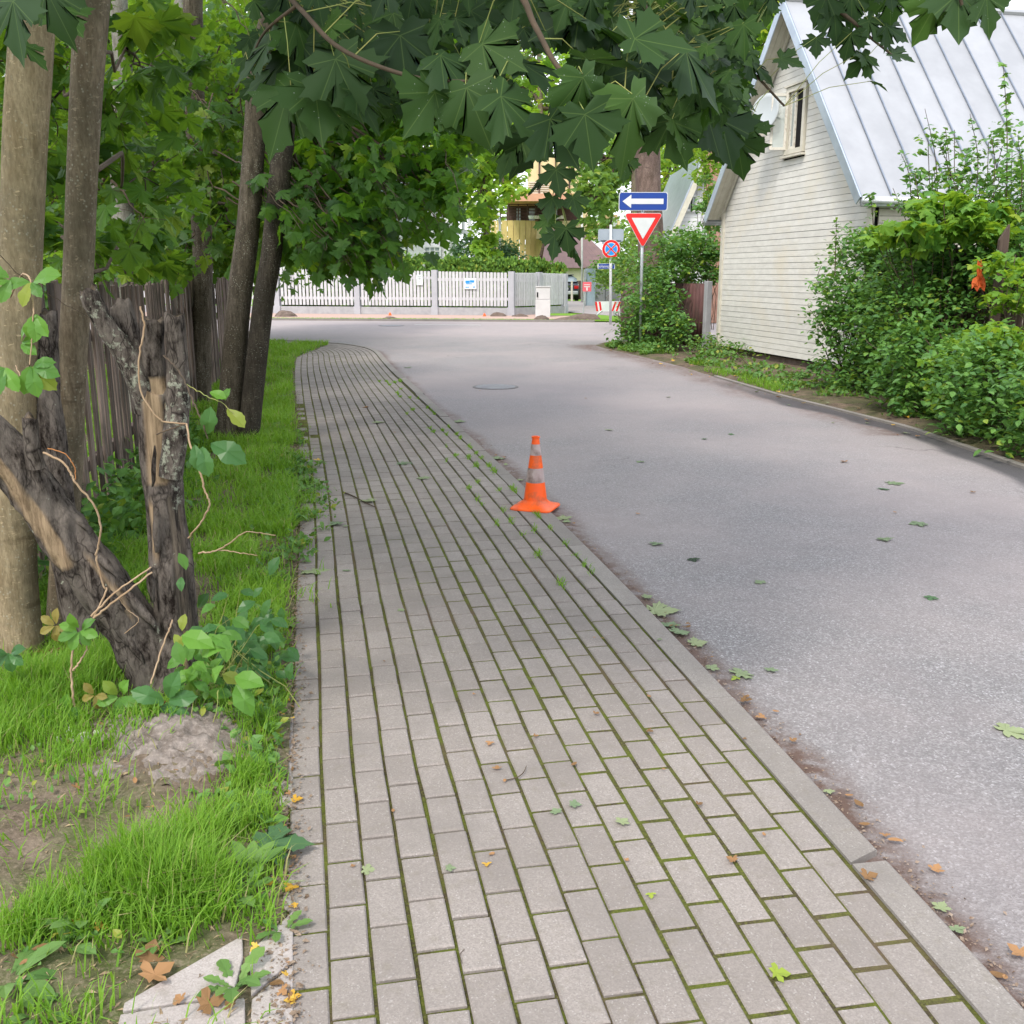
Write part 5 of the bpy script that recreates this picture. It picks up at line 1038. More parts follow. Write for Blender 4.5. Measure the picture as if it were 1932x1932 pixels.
# ================================================================== trees
def foliage(parent, specs, T, mat, size, name='foliage', down=.35, per=28, sig=.17, spread=1., limbs=None, from_pt=None, tw=B_twig, lr=.02, flat=.55):
    Ps = []; Cs = []
    for (px, py, Y, rx, ry, rd, n) in specs:
        c, r = epx(px, py, Y, rx, ry, rd); P, C = clump(c, r, n, per, sig, flat=flat); P[:, 2] = np.maximum(P[:, 2], .05); Ps.append(P); Cs.append((c, C))
    P = np.vstack(Ps); n = len(P); tip, up = rnd_dirs(n, down, spread)
    o = link(name, leaf_mesh(name, P, tip, up, size*(.65+.6*RS.rand(n)), T, mat), parent); o['kind'] = 'stuff'
    if from_pt is not None:
        segs = []
        for c, C in Cs:
            f = np.asarray(from_pt[np.argmin([np.linalg.norm(np.asarray(q)-c) for q in from_pt])], float); segs.append((wob(f, c, 6, .12), lr, lr*.45))
            for q in C[::2][:40]: segs.append((wob(c+(q-c)*.05*RS.rand(), q, 4, .15), lr*.4, lr*.12))
        oo = twigs_mesh('limbs', segs, tw, parent); oo['kind'] = 'stuff'
    return o
def tree(name, path, widths, mat, label, cat='tree', n=14, amp=.06, fs=5, seed=0, flare=.15):
    P = pxp(path) if len(path[0]) == 3 and isinstance(path, list) else np.asarray(path)
    P[0][2] = min(P[0][2], -.02); rad = [.85*w_*q[2]/F/2 for w_, q in zip(widths, path)]
    root = thing(name, (P[0][0], P[0][1], 0), label, cat); tube_obj('trunk', P, rad, mat, root, n=n, k=6, amp=amp, fs=fs, seed=seed, flare=flare); return root, P
# near trunks on the left
t1, p1 = tree('maple_tree', [(40, 1248, 3.93), (30, 1100, 3.93), (30, 900, 3.93), (36, 600, 3.93), (46, 300, 3.93), (60, 60, 3.93), (74, -250, 3.95), (90, -600, 4.0)], [100, 94, 89, 88, 88, 86, 82, 74], B_beige, 'thick beige maple at the left edge whose big dark leaves overhang the pavement', n=24, amp=.035, fs=7, seed=1)
t2, p2 = tree('maple_tree', [(112, 1188, 4.28), (120, 1050, 4.28), (131, 900, 4.28), (136, 700, 4.28), (148, 500, 4.28), (156, 300, 4.28), (167, 100, 4.28), (186, -150, 4.3), (200, -500, 4.3)], [62, 58, 55, 59, 62, 62, 66, 70, 56], B_brown, 'grey brown maple trunk standing just right of the thick beige one', n=22, amp=.05, fs=7, seed=2)
t3, p3 = tree('maple_tree', [(376, 776, 12.0), (379, 640, 12.), (382, 480, 12.), (372, 300, 12.), (366, 150, 12.), (364, 0, 12.), (366, -200, 12.)], [50, 44, 42, 42, 40, 40, 34], B_dark, 'dark slim maple trunk rising at the weathered fence, left of the leaning pair', amp=.06, seed=3)
t4, p4 = tree('maple_tree', [(430, 838, 9.5), (437, 740, 9.5), (452, 560, 9.5), (468, 430, 9.5), (480, 260, 9.5), (490, 120, 9.5), (512, 20, 9.5), (540, -150, 9.5), (560, -300, 9.5)], [62, 54, 52, 50, 46, 46, 40, 34, 28], B_dark, 'left maple of the leaning pair at the lawn edge, greyer bark', amp=.05, seed=4)
B_dark2 = mk_bark('bark darkest', (.032, .027, .02), (.09, .075, .058), (.05, .043, .033), lf=.5)
t5, p5 = tree('maple_tree', [(466, 838, 9.42), (478, 740, 9.42), (497, 570, 9.42), (513, 470, 9.42), (528, 330, 9.42), (538, 220, 9.42), (542, 120, 9.42), (545, 0, 9.42), (556, -300, 9.42)], [46, 46, 46, 46, 46, 44, 36, 32, 24], B_dark2, 'right maple of the leaning pair, darkest trunk beside the pavement', amp=.07, seed=5)
foliage(t4, [(630, 330, 10.6, 120, 100, .9, 430), (690, 400, 9.6, 85, 40, .9, 80), (740, 310, 9.8, 110, 70, 1.2, 250), (650, 200, 11.2, 130, 100, 1.2, 560), (620, 60, 11.4, 150, 90, 1.2, 640), (820, 330, 9.6, 60, 60, .8, 110), (600, 425, 10.4, 50, 34, .5, 34)],
        T_maple[2], LM_mid, .132, down=.55, per=14, sig=.20, from_pt=[p4[5], p4[6]], lr=.022)
foliage(t5, [(760, 180, 10.5, 130, 110, 1.5, 620), (850, 90, 11, 140, 110, 1.6, 700), (575, 380, 10.8, 50, 60, .6, 90), (860, 250, 11.5, 80, 80, 1.2, 260), ],
        T_maple[3], LM_mid, .132, down=.55, per=14, sig=.20, from_pt=[p5[5], p5[6]], lr=.022)
foliage(t3, [(290, 250, 14.2, 140, 200, 1.8, 1900), (440, 200, 14.2, 110, 190, 1.6, 1700), (300, 440, 13.6, 150, 80, 1.3, 1000), (440, 430, 13.8, 80, 90, 1.2, 600), (240, 500, 11.5, 70, 40, .8, 220), (310, 330, 10.5, 26, 120, .5, 90), (425, 300, 10.5, 20, 120, .5, 70)],
        T_mlo, LM_forest, .125, down=.5, per=12, sig=.2, from_pt=[p3[3], p3[4], p3[5]], lr=.03)
foliage(t2, [(90, 200, 6.2, 50, 180, .9, 120), (265, 330, 6.8, 70, 150, .9, 90), (250, 120, 6.4, 70, 120, .9, 80), (240, 470, 7.2, 80, 50, .7, 60), (110, 420, 5.6, 40, 60, .5, 20)],
        T_maple[1], LM_forest, .16, down=.5, per=9, sig=.22, from_pt=[p2[4], p2[5], p2[6]], lr=.014)
def sprays(parent, lst, size, T, mat, per=13, name='hanging_spray'):
    Pl, Tl, Ul, sg = [], [], [], []
    for (x0, y0, Y0, x1, y1, Y1) in lst:
        a_ = at(x0, y0, Y0); b_ = at(x1, y1, Y1); Pp = wob(a_, b_, 8, .10, sag=.05); sg.append((Pp, .009, .0025))
        for j in range(per):
            t = 1-abs(RS.normal(0, .38)); t = max(.05, t); q = Pp[0]+(Pp[-1]-Pp[0])*0; i_ = min(7, int(t*8)); f_ = t*8-i_; q = Pp[i_]*(1-f_)+Pp[i_+1]*f_; o_ = RS.normal(0, .075, 3); Pl.append(q+o_+[0, 0, -.03]); sg.append((np.array([q, q+o_+[0, 0, -.03]]), .0018, .0012))
            d_ = nrm((b_-a_))*.5+nrm(o_+1e-6)*.6+np.array([0, 0, -.55]); Tl.append(d_); Ul.append(np.array([RS.normal(0, .35), RS.normal(-.25, .35), .9]))
    P = np.array(Pl); n = len(P); o = link(name, leaf_mesh(name, P, np.array(Tl), nrm(np.array(Ul)), size*(.65+.6*RS.rand(n)), T, mat), parent); o['kind'] = 'stuff'
    o = twigs_mesh('spray_twigs', sg, B_twig, parent); o['kind'] = 'stuff'
L1 = []
for i in range(58):
    f = RS.rand(); ex = 555+f*315+RS.normal(0, 8); ey = np.interp(ex, [540, 590, 640, 700, 760, 810, 850, 880], [470, 505, 500, 522, 500, 455, 425, 370])-abs(RS.normal(0, 42)); L1.append((ex-RS.uniform(60, 170), ey-RS.uniform(90, 190), RS.uniform(9.4, 10.2), ex, ey, RS.uniform(8.6, 10.0)))
sprays(t4, L1[:30], .120, T_maple[2], LM_mid); sprays(t5, L1[30:], .120, T_maple[3], LM_mid)
L2 = [(x, y-RS.uniform(60, 140), RS.uniform(10.4, 11.2), x+RS.normal(0, 50), y, RS.uniform(10, 11)) for x, y in [(RS.uniform(190, 460), RS.uniform(120, 545)) for _ in range(34)]]
sprays(t3, L2, .13, T_maple[1], LM_forest, per=10)
L3 = [(x-90, y-RS.uniform(60, 140), 5.9, x+RS.normal(0, 30), y, RS.uniform(5.5, 7)) for x, y in ((110, 300), (250, 240), (300, 420), (95, 450), (330, 160), (240, 520), (60, 380))]
sprays(t2, L3, .13, T_maple[1], LM_forest, per=7)
def overhead(parent, specs, name='shade_crown'):  # crown leaves above the view, added to shade the leaves and paving below
    Ps = [clump(c, r, n_, 16, .2, .2)[0] for c, r, n_ in specs]; P = np.vstack(Ps); n = len(P); tip, up = rnd_dirs(n, .4)
    o = link(name, leaf_mesh(name, P, tip, up, .16*(.7+.5*RS.rand(n)), T_mlo, LM_mid), parent); o['kind'] = 'stuff'
overhead(t1, [((-2.2, 3.6, 5.2), (2.4, 2.2, 1.3), 1500), ((.1, 3.8, 4.6), (1.9, 2.2, .9), 1500), ((-1.2, 2.0, 4.6), (1.6, 1.1, .8), 700)])
overhead(t2, [((-3.6, 6.2, 6.2), (2.4, 2.4, 1.5), 900), ((-.8, 6.6, 5.6), (2.0, 2.0, 1.0), 1000)])
overhead(t4, [((-2.6, 10, 7.4), (3, 2.6, 1.9), 1300)])
# more trunks and crowns of the wood behind the left fence
def bgtree(name, px, py0, Y, w_, mat, label, crowns, lm=LM_forest, size=.13, T=T_mlo, lean=0, top=-150, per=14, down=.45, sig=.2):
    b_ = at(px, py0, Y); b_[2] = 0; pth = [b_]+[at(px+lean*(py0-y)/600+4*math.sin(y*.02+px), y, Y) for y in np.linspace(py0-60, top, 6)]; pth = np.array(pth); pth[0] = [pth[1][0], Y, -.02]
    root = thing(name, (pth[0][0], Y, 0), label, 'tree'); r = w_*Y/F/2; tube_obj('trunk', pth, np.linspace(r*1.15, r*.7, len(pth)), mat, root, n=12, k=4, amp=.06, fs=3, seed=int(px))
    foliage(root, crowns, T, lm, size, per=per, down=down, sig=sig, from_pt=list(pth[3:]), lr=.03*Y/14); return root
bgtree('birch_tree', 231, 620, 11, 38, B_pale, 'pale barked tree behind the fence between near left trunks and dark slim one', [(150, 100, 15, 150, 150, 2, 1300), (120, 350, 15, 130, 140, 2, 1200), (60, 560, 12, 90, 60, 1.2, 350)], lean=-3)
bgtree('birch_tree', 338, 620, 16, 26, B_pale, 'pale thin trunk close behind the dark slim maple', [(330, 60, 18, 170, 130, 2, 1500), (300, 330, 19, 160, 150, 2, 1500), (250, 480, 17, 120, 60, 1.5, 700)], lean=4)
bgtree('forest_tree', 285, 600, 20, 18, B_dark, 'dark thin trunk in the deep shade of the left wood', [(180, 250, 23, 200, 220, 3, 2400), (420, 250, 23, 160, 240, 3, 2100), (300, 450, 22, 260, 80, 2.5, 1600)], size=.2)
bgtree('forest_tree', 60, 620, 18, 30, B_dark, 'dark trunk hidden behind the thick beige maple', [(40, 100, 19, 130, 200, 2.5, 1700), (40, 420, 18, 140, 140, 2, 1500)], size=.18)
bgtree('forest_tree', 418, 600, 24, 22, B_brown, 'brown trunk seen between dark slim maple and leaning pair', [(430, 100, 26, 170, 130, 3, 1700), (480, 420, 26, 110, 110, 2.5, 1100), (560, 250, 28, 130, 190, 3, 1900)], lm=LM_mid, size=.2)
bgtree('forest_tree', 590, 560, 47, 14, B_brown, 'light green tree behind the left end of the white fence', [(550, 390, 47, 34, 40, 2, 240), (620, 230, 48, 110, 110, 4, 1000), (560, 80, 48, 130, 120, 4, 1100)], lm=LM_mid, size=.28)
# trees of the far street
bgtree('birch_tree', 918, 560, 46, 13, B_pale, 'grey trunk wrapped in creeper beside the swan neck lamp, behind the hedge', [(905, 370, 45, 34, 55, 2, 330), (880, 270, 46, 80, 90, 3, 800), (950, 300, 47, 60, 50, 3, 480), (960, 362, 44, 32, 22, 1.5, 70), (918, 468, 45, 22, 24, 1.0, 160), (912, 430, 45, 14, 40, 1.0, 80)], lm=LM_farb, size=.30, lean=0)
bgtree('forest_tree', 1196, 560, 48, 10, B_brown, 'bright leafy tree left of the blue arrow sign', [(1125, 370, 48, 42, 50, 2, 620), (1145, 300, 50, 60, 50, 2.5, 600), (1150, 430, 60, 40, 20, 2, 200)], lm=LM_far, size=.30)
bgtree('forest_tree', 780, 560, 60, 12, B_brown, 'tall tree behind the white villa', [(740, 220, 62, 150, 170, 6, 1900), (860, 120, 64, 160, 150, 6, 1800), (660, 120, 62, 150, 130, 6, 1300)], lm=LM_far, size=.42)
bgtree('forest_tree', 1020, 500, 92, 10, B_brown, 'tall tree behind the yellow building', [(1000, 160, 95, 160, 120, 7, 1900), (1160, 200, 95, 130, 130, 7, 1700)], lm=LM_farb, size=.6)
bgtree('forest_tree', 1260, 500, 66, 10, B_brown, 'light tree behind the second white house', [(1280, 300, 66, 80, 90, 4, 1100), (1300, 150, 68, 110, 110, 5, 1500)], lm=LM_farb, size=.42)
bgtree('forest_tree', 1400, 500, 40, 12, B_brown, 'bright yellow green tree behind the gable of the cream house', [(1400, 120, 40, 80, 120, 3, 1500), (1330, 220, 52, 60, 80, 3, 700), (1440, 60, 40, 80, 80, 3, 900), (1290, 290, 54, 50, 26, 2, 300)], lm=LM_farb, size=.26)
# pines
def pine(px, py0, Y, w0, w1, mat, label, crowns, pyt=-300, dx=0):
    b_ = at(px, py0, Y); b_[2] = 0; ys = np.linspace(py0-50, pyt, 7); pth = [b_]+[at(px+dx*(py0-y)/600+3*math.sin(y*.015), y, Y) for y in ys]; pth = np.array(pth); pth[0][0] = pth[1][0]
    root = thing('pine_tree', (b_[0], Y, 0), label, 'tree'); tube_obj('trunk', pth, np.linspace(w0, w1, len(pth))*Y/F/2, mat, root, n=18, k=6, amp=.12, fs=4, seed=int(px)); 
    if crowns: foliage(root, crowns, T_kite, LM_forest, .3, per=40, from_pt=list(pth[4:]), lr=.05)
    return root
pine(1228, 660, 25, 48, 40, B_pine, 'thick rough pine trunk right behind the give way sign', [(1230, -60, 25, 200, 120, 3, 800)], dx=-5)
pine(1345, 560, 34, 24, 22, B_pinered, 'reddish pine trunk between the two houses', [(1370, -50, 34, 120, 80, 3, 500)], dx=4)
# treeline far away closing the view
segsP = []
for i in range(26):
    X_ = -95+i*8.2+RS.uniform(-2, 2); Yt = RS.uniform(112, 128); hgt = RS.uniform(13, 21); segsP.append((np.array([X_, Yt, hgt*.52]), np.array([6.2, 5, hgt*.5])))
P = np.vstack([clump(c, r, 900, 30, .13, .5)[0] for c, r in segsP]); n = len(P); tip, up = rnd_dirs(n, .2)
o = link('distant_wood', leaf_mesh('distant_wood', P, tip, up, .9*(.6+.8*RS.rand(n)), T_kite, LM_far)); o['kind'] = 'stuff'
# ------------------------------------------------------------------ shrubs and hedges
def shrub(name, label, specs, T, mat, size, stems, down=.3, per=22, sig=.2, cat='shrub', sr=.012, spread=1.1):
    c0 = stems[0]; root = thing(name, (c0[0], c0[1], 0), label, cat); foliage(root, specs, T, mat, size, down=down, per=per, sig=sig, spread=spread)
    segs = []
    for st in stems:
        for sp_ in specs:
            c, r = epx(*sp_[:6]); 
            for q in range(3): segs.append((wob(np.array([st[0]+RS.normal(0, .08), st[1]+RS.normal(0, .08), -.02]), c+RS.normal(0, .5, 3)*r, 6, .12), sr, sr*.35))
    o = twigs_mesh('stems', segs, B_twig, root); o['kind'] = 'stuff'; return root
# bushes left of the house (around the sign)
b1 = G(1215, 652); b2 = G(1300, 640)
shrub('bush', 'leafy green bush around the foot of the give way sign post', [(1235, 560, 22.0, 55, 65, .8, 1500), (1215, 620, 21.9, 50, 36, .7, 900), (1262, 620, 21.0, 50, 36, .5, 700), (1195, 515, 23.2, 36, 50, .7, 650), (1255, 480, 22.6, 50, 50, .8, 900)], T_oval, LM_shrub, .105, [b1, b2])
shrub('climber_bush', 'dense climbing bush piled over the corrugated fence beside the house corner', [(1310, 485, 23.2, 46, 60, .8, 1700), (1346, 430, 23.6, 18, 60, .6, 500), (1285, 470, 24.2, 40, 34, .8, 700), (1262, 530, 23.4, 40, 50, .6, 800), (1330, 370, 24, 24, 40, .5, 260), (1345, 500, 22.6, 18, 36, .4, 350)], T_oval, LM_shrub, .115, [at(1320, 600, 23.4)*[1, 1, 0]], per=18)
shrub('climber_bush', 'yellow green creeper climbing in front of the reddish pine', [(1335, 300, 30, 26, 50, .6, 420), (1320, 230, 30, 36, 40, .6, 360), (1345, 360, 30, 18, 30, .5, 160)], T_oval, LM_farb, .17, [at(1340, 600, 30)*[1, 1, 0]])
shrub('bush', 'pale green bush behind the white no stopping post', [(1175, 500, 36, 28, 60, 1.2, 900), (1150, 520, 48, 30, 25, 1.5, 500), (1185, 440, 40, 34, 40, 1.5, 600), (1215, 540, 30, 30, 50, 1, 500)], T_oval, LM_far, .18, [at(1180, 590, 36)*[1, 1, 0]])
shrub('bush', 'dark round bush under the blue street name plate', [(1143, 512, 58, 30, 22, 1.5, 900)], T_oval, LM_shrub, .22, [at(1143, 560, 58)*[1, 1, 0]])
shrub('bush', 'green ivy covered fence bush left of the grey container', [(1120, 550, 57, 8, 18, 1, 300), (1145, 531, 57.5, 26, 5, 1, 260)], T_oval, LM_far, .2, [at(1120, 566, 57)*[1, 1, 0]])
shrub('lilac_bush', 'bluish green rounded bush in front of the yellow building', [(938, 472, 50, 32, 20, 1.5, 1200), (965, 484, 50, 20, 12, 1, 400)], T_oval, LM_lilac, .19, [at(965, 530, 50)*[1, 1, 0]])
shrub('lilac_bush', 'bluish green bush at the right corner of the white villa', [(880, 468, 50, 28, 22, 1.3, 1000)], T_oval, LM_lilac, .19, [at(880, 530, 50)*[1, 1, 0]])
# thuja hedge
th = thing('thuja_hedge', (F0[0], 43.3, 0), 'clipped yellow green thuja hedge showing above the white fence', 'hedge'); Ps = []
for px in np.arange(532, 1062, 13): 
    Yh_ = 42.8; tpx = 483+(px-740)*.02+RS.uniform(-3, 3)+(px > 1035)*10; t_ = at(px, tpx if px > 735 else 516, Yh_); Ps.append(clump((t_[0], Yh_, t_[2]*.5), (.34, .45, t_[2]*.5), 900 if px > 735 else 600, 12, .12, .6)[0])
P = np.vstack(Ps); n = len(P); tip = nrm(np.stack([RS.normal(0, .5, n), RS.normal(-.2, .5, n), RS.uniform(.3, 1.3, n)], -1)); up = nrm(np.stack([RS.normal(0, .5, n), -np.ones(n), RS.normal(.3, .4, n)], -1))
o = link('foliage', leaf_mesh('foliage', P, tip, up, .17*(.6+.7*RS.rand(n)), T_kite, LM_thuja), th); o['kind'] = 'stuff'
for (px, pt, lab) in ((597, 480, 'rounded clipped thuja nearest the left trees'), (637, 487, 'second rounded thuja, behind the hanging maple leaves'), (700, 488, 'third rounded thuja beside the low white post')):
    t_ = at(px, pt, 43); P = clump((t_[0], 43, t_[2]*.5), (.62, .55, t_[2]*.5), 2600, 14, .12, .6)[0]; n = len(P); tip = nrm(np.stack([RS.normal(0, .5, n), RS.normal(-.2, .5, n), RS.uniform(.3, 1.3, n)], -1)); up = nrm(np.stack([RS.normal(0, .5, n), -np.ones(n), RS.normal(.3, .4, n)], -1))
    rt = thing('thuja_bush', (t_[0], 43, 0), lab, 'shrub'); o = link('foliage', leaf_mesh('foliage', P, tip, up, .15*(.6+.7*RS.rand(n)), T_kite, LM_thuja), rt); o['kind'] = 'stuff'
    m = MB(); m.tube([(t_[0], 43, -.02), (t_[0], 43, 1.2)], [.05, .03], 6); m.build('stem', B_brown, rt)
# right hedge shrubs in front of the house and dark fence
def gk(px, py, Y): q = at(px, py, Y); q[2] = 0; return q
shrub('lilac_bush', 'dark glossy bush leaning over the cream clapboard wall at the hedge left end', [(1630, 520, 14.6, 72, 90, .7, 2300), (1610, 620, 14.2, 66, 60, .6, 1500), (1668, 465, 14.8, 70, 40, .7, 1100), (1580, 570, 14.3, 50, 55, .5, 550), (1570, 700, 14.2, 50, 34, .5, 380), (1550, 600, 14.2, 30, 22, .3, 90), (1650, 690, 13.6, 80, 50, .6, 900)], T_oval, LM_shrub, .085, [gk(1640, 700, 14.5), gk(1600, 700, 14.4)], per=12)
shrub('hedge_bush', 'low dark green hedge bush overhanging the right kerb nearest the camera', [(1760, 690, 11.6, 125, 95, .7, 3200), (1880, 740, 9.8, 120, 110, .8, 3000), (1800, 600, 12.2, 130, 80, .7, 2300), (1700, 620, 13.0, 90, 90, .6, 1500), (1990, 760, 8.6, 110, 120, .7, 1500), (1740, 770, 11.3, 70, 40, .4, 500)], T_oval, LM_shrub, .082, [gk(1760, 780, 11.6), gk(1880, 820, 9.8)], per=12, sr=.01)
shrub('hedge_bush', 'upper part of the hedge, fresh green bush above the dark fence', [(1800, 460, 12.6, 130, 62, .7, 2400), (1760, 530, 12.8, 130, 60, .6, 1800), (1890, 390, 12.2, 90, 70, .8, 1500), (1920, 490, 11.6, 80, 70, .6, 1400), (1880, 290, 12.6, 60, 60, .5, 260), (1790, 350, 13.0, 80, 44, .5, 420), (1770, 280, 13.2, 40, 40, .3, 90), (1740, 395, 13.2, 40, 24, .4, 160)], T_oval, LM_shrub, .088, [gk(1790, 760, 13), gk(1890, 760, 12)], per=12)
shrub('maple_sapling', 'young maple with lime green leaves growing out of the hedge top', [(1780, 400, 12.2, 70, 34, .4, 170), (1730, 440, 12.2, 60, 30, .4, 120), (1860, 420, 11.8, 60, 40, .4, 120), (1680, 445, 12.6, 40, 20, .3, 50)], T_maple[2], LM_lime, .15, [gk(1780, 780, 12.4)], per=8)
shrub('hop_vine', 'bright yellow green creeper hanging over the right end of the hedge', [(1925, 545, 10.4, 36, 45, .4, 260), (1890, 640, 10.0, 80, 34, .4, 260), (1890, 490, 10.9, 46, 18, .3, 90), (1810, 660, 10.8, 60, 30, .3, 170), (1770, 740, 10.8, 40, 26, .3, 110)], T_mlo, LM_lime, .085, [gk(1880, 800, 10.6)], per=10)
shrub('hedge_bush', 'small weedy bush at the foot of the cream house wall', [(1440, 700, 17.2, 40, 14, .4, 180), (1500, 715, 15.6, 40, 16, .3, 220), (1375, 660, 19.5, 50, 18, .4, 500), (1330, 650, 20, 40, 20, .4, 400)], T_oval, LM_weed, .07, [gk(1440, 700, 17.2)], per=10)
# upright sprigs above the hedge
sprl = [((1898, 400), (1900, 250), (1893, 120), 11.9), ((1838, 400), (1845, 300), (1830, 215), 12.4), ((1770, 420), (1765, 300), (1745, 205), 13.), ((1575, 520), (1577, 460), (1578, 412), 14.2), ((1648, 430), (1645, 390), (1640, 365), 14.), ((1720, 400), (1715, 330), (1700, 290), 13.4), ((1800, 400), (1790, 320), (1772, 270), 13.), ((1925, 400), (1928, 330), (1920, 255), 11.6)]
for i, (a_, b_, c_, Y) in enumerate(sprl):
    P_, _ = cat_rom([at(a_[0], a_[1], Y), at(b_[0], b_[1], Y), at(c_[0], c_[1], Y)], [.01]*3, 6)
    root = thing('shrub_shoot', P_[0], ('tallest upright leafy shoot at the right picture edge', 'second tall shoot against the pale roof', 'feathery shoot left of the tall shoots against the roof', 'thin shoot in front of the clapboards at the hedge left end', 'short shoot under the roof gutter', 'small shoot just right of the gutter end', 'middle shoot between the feathery and the second tall one', 'shoot cut by the right picture edge')[i], 'shoot')
    twigs_mesh('stem', [(P_, .008, .003)], B_twig, root); n = 34; tt_ = RS.rand(n)**.8; Q = np.array([samp(P_[:, :2], np.linspace(0, 1, len(P_)), t) for t in tt_]); Z_ = np.interp(tt_, np.linspace(0, 1, len(P_)), P_[:, 2]); P = np.c_[Q, Z_]+RS.normal(0, .02, (n, 3)); tip, up = rnd_dirs(n, .0)
    o = link('foliage', leaf_mesh('foliage', P, tip, up, .085*(.6+.6*RS.rand(n)), T_oval if i != 0 else T_mlo, LM_shrub), root); o['kind'] = 'stuff'
# ------------------------------------------------------------------ foreground maple spray over the pavement (branches of the thick beige maple)
LM_list = []
for i, T in enumerate(T_maple):
    V, tri, uv = T; LM_list.append(mesh_np('maple_leaf', V, [tri], LM_near, uv=uv, smooth=True))
segs = []
def br(pp, r0, r1, k_=8):
    P_, _ = cat_rom(pxp(pp), [1]*len(pp), k_); segs.append((P_, r0, r1)); return P_
crownpt = p1[6]
BR = [br([(74, -330, 3.9), (260, -260, 3.4), (430, -120, 2.9), (560, 10, 2.6), (640, 90, 2.5), (760, 140, 2.45), (860, 153, 2.4), (940, 150, 2.4)], .0085, .003),
      br([(74, -430, 3.95), (420, -420, 3.0), (760, -260, 2.6), (960, -40, 2.4), (1010, 50, 2.35), (1060, 135, 2.3), (1130, 170, 2.3)], .012, .004),
      br([(80, -500, 4.0), (700, -520, 3.4), (1050, -300, 3.0), (1200, -20, 2.8), (1260, 100, 2.8), (1330, 190, 2.8)], .012, .004),
      br([(80, -560, 4.0), (900, -560, 3.8), (1200, -250, 3.8), (1290, 60, 3.8), (1400, 120, 3.8), (1480, 200, 3.8)], .012, .004),
      br([(80, -560, 4.0), (1000, -700, 4), (1400, -400, 4), (1520, -60, 4), (1620, 50, 4), (1690, 110, 4)], .02, .003),
      br([(80, -600, 4.0), (1000, -760, 3.2), (1500, -600, 2.6), (1740, -160, 2.2), (1800, -40, 2.15), (1815, 10, 2.15)], .016, .003),
      br([(1060, 135, 2.3), (1075, 230, 2.3), (1060, 300, 2.35), (1048, 370, 2.4)], .004, .002),
      br([(1130, 170, 2.3), (1200, 200, 2.4), (1230, 240, 2.4)], .004, .002),
      br([(74, -330, 3.9), (50, -200, 2.6), (40, -60, 2.2)], .012, .003), br([(560, 10, 2.6), (500, 60, 2.7), (470, 120, 2.8)], .005, .002),
      br([(1280, -100, 3.6), (1150, 30, 3.4), (1080, 60, 3.3)], .006, .002)]
BP = np.vstack([b for b in BR[:1]+BR[1:]]); BPn = BP[BP[:, 1] < 4.0]
fleaf = []; pets = []
def addleaf(px, py, Y, sz, ang, tilt=None, T=None, face=.6):
    sz *= .62; py -= sz*.10; face = min(.95, max(.05, face+random.gauss(0, .12)))
    """px,py = blade middle; ang = direction of the tip on the picture (deg, 0=down, +=right); face = how much the blade faces the camera"""
    c = at(px, py, Y); a_ = math.radians(ang); tip = np.array([math.sin(a_), random.uniform(-.35, .25), -math.cos(a_)]); up = np.array([random.gauss(0, .25), -face+random.gauss(0, .12), (1-face)+.25+random.gauss(0, .12)])
    tip = nrm(tip); s = sz*Y/F; base = c-tip*s*.42; R = frames(tip[None], nrm(up)[None])[0]
    M4 = Matrix(((R[0, 0]*s, R[0, 1]*s, R[0, 2]*s, base[0]), (R[1, 0]*s, R[1, 1]*s, R[1, 2]*s, base[1]), (R[2, 0]*s, R[2, 1]*s, R[2, 2]*s, base[2]), (0, 0, 0, 1)))
    fleaf.append((s*F/Y, T if T is not None else random.randrange(7), M4))
    j = np.argmin(np.linalg.norm(BPn-(base+np.array([0, 0, .03])), axis=1)); q = BPn[j]; d = np.linalg.norm(q-base)
    if d < .45: pets.append((np.array([q, (q+base)/2+[0, 0, .02], base+tip*s*.02]), .0016, .0011))
    else: pets.append((np.array([base-tip*s*.6+[0, 0, .02], base-tip*s*.3+[0, 0, .015], base]), .0014, .0011))
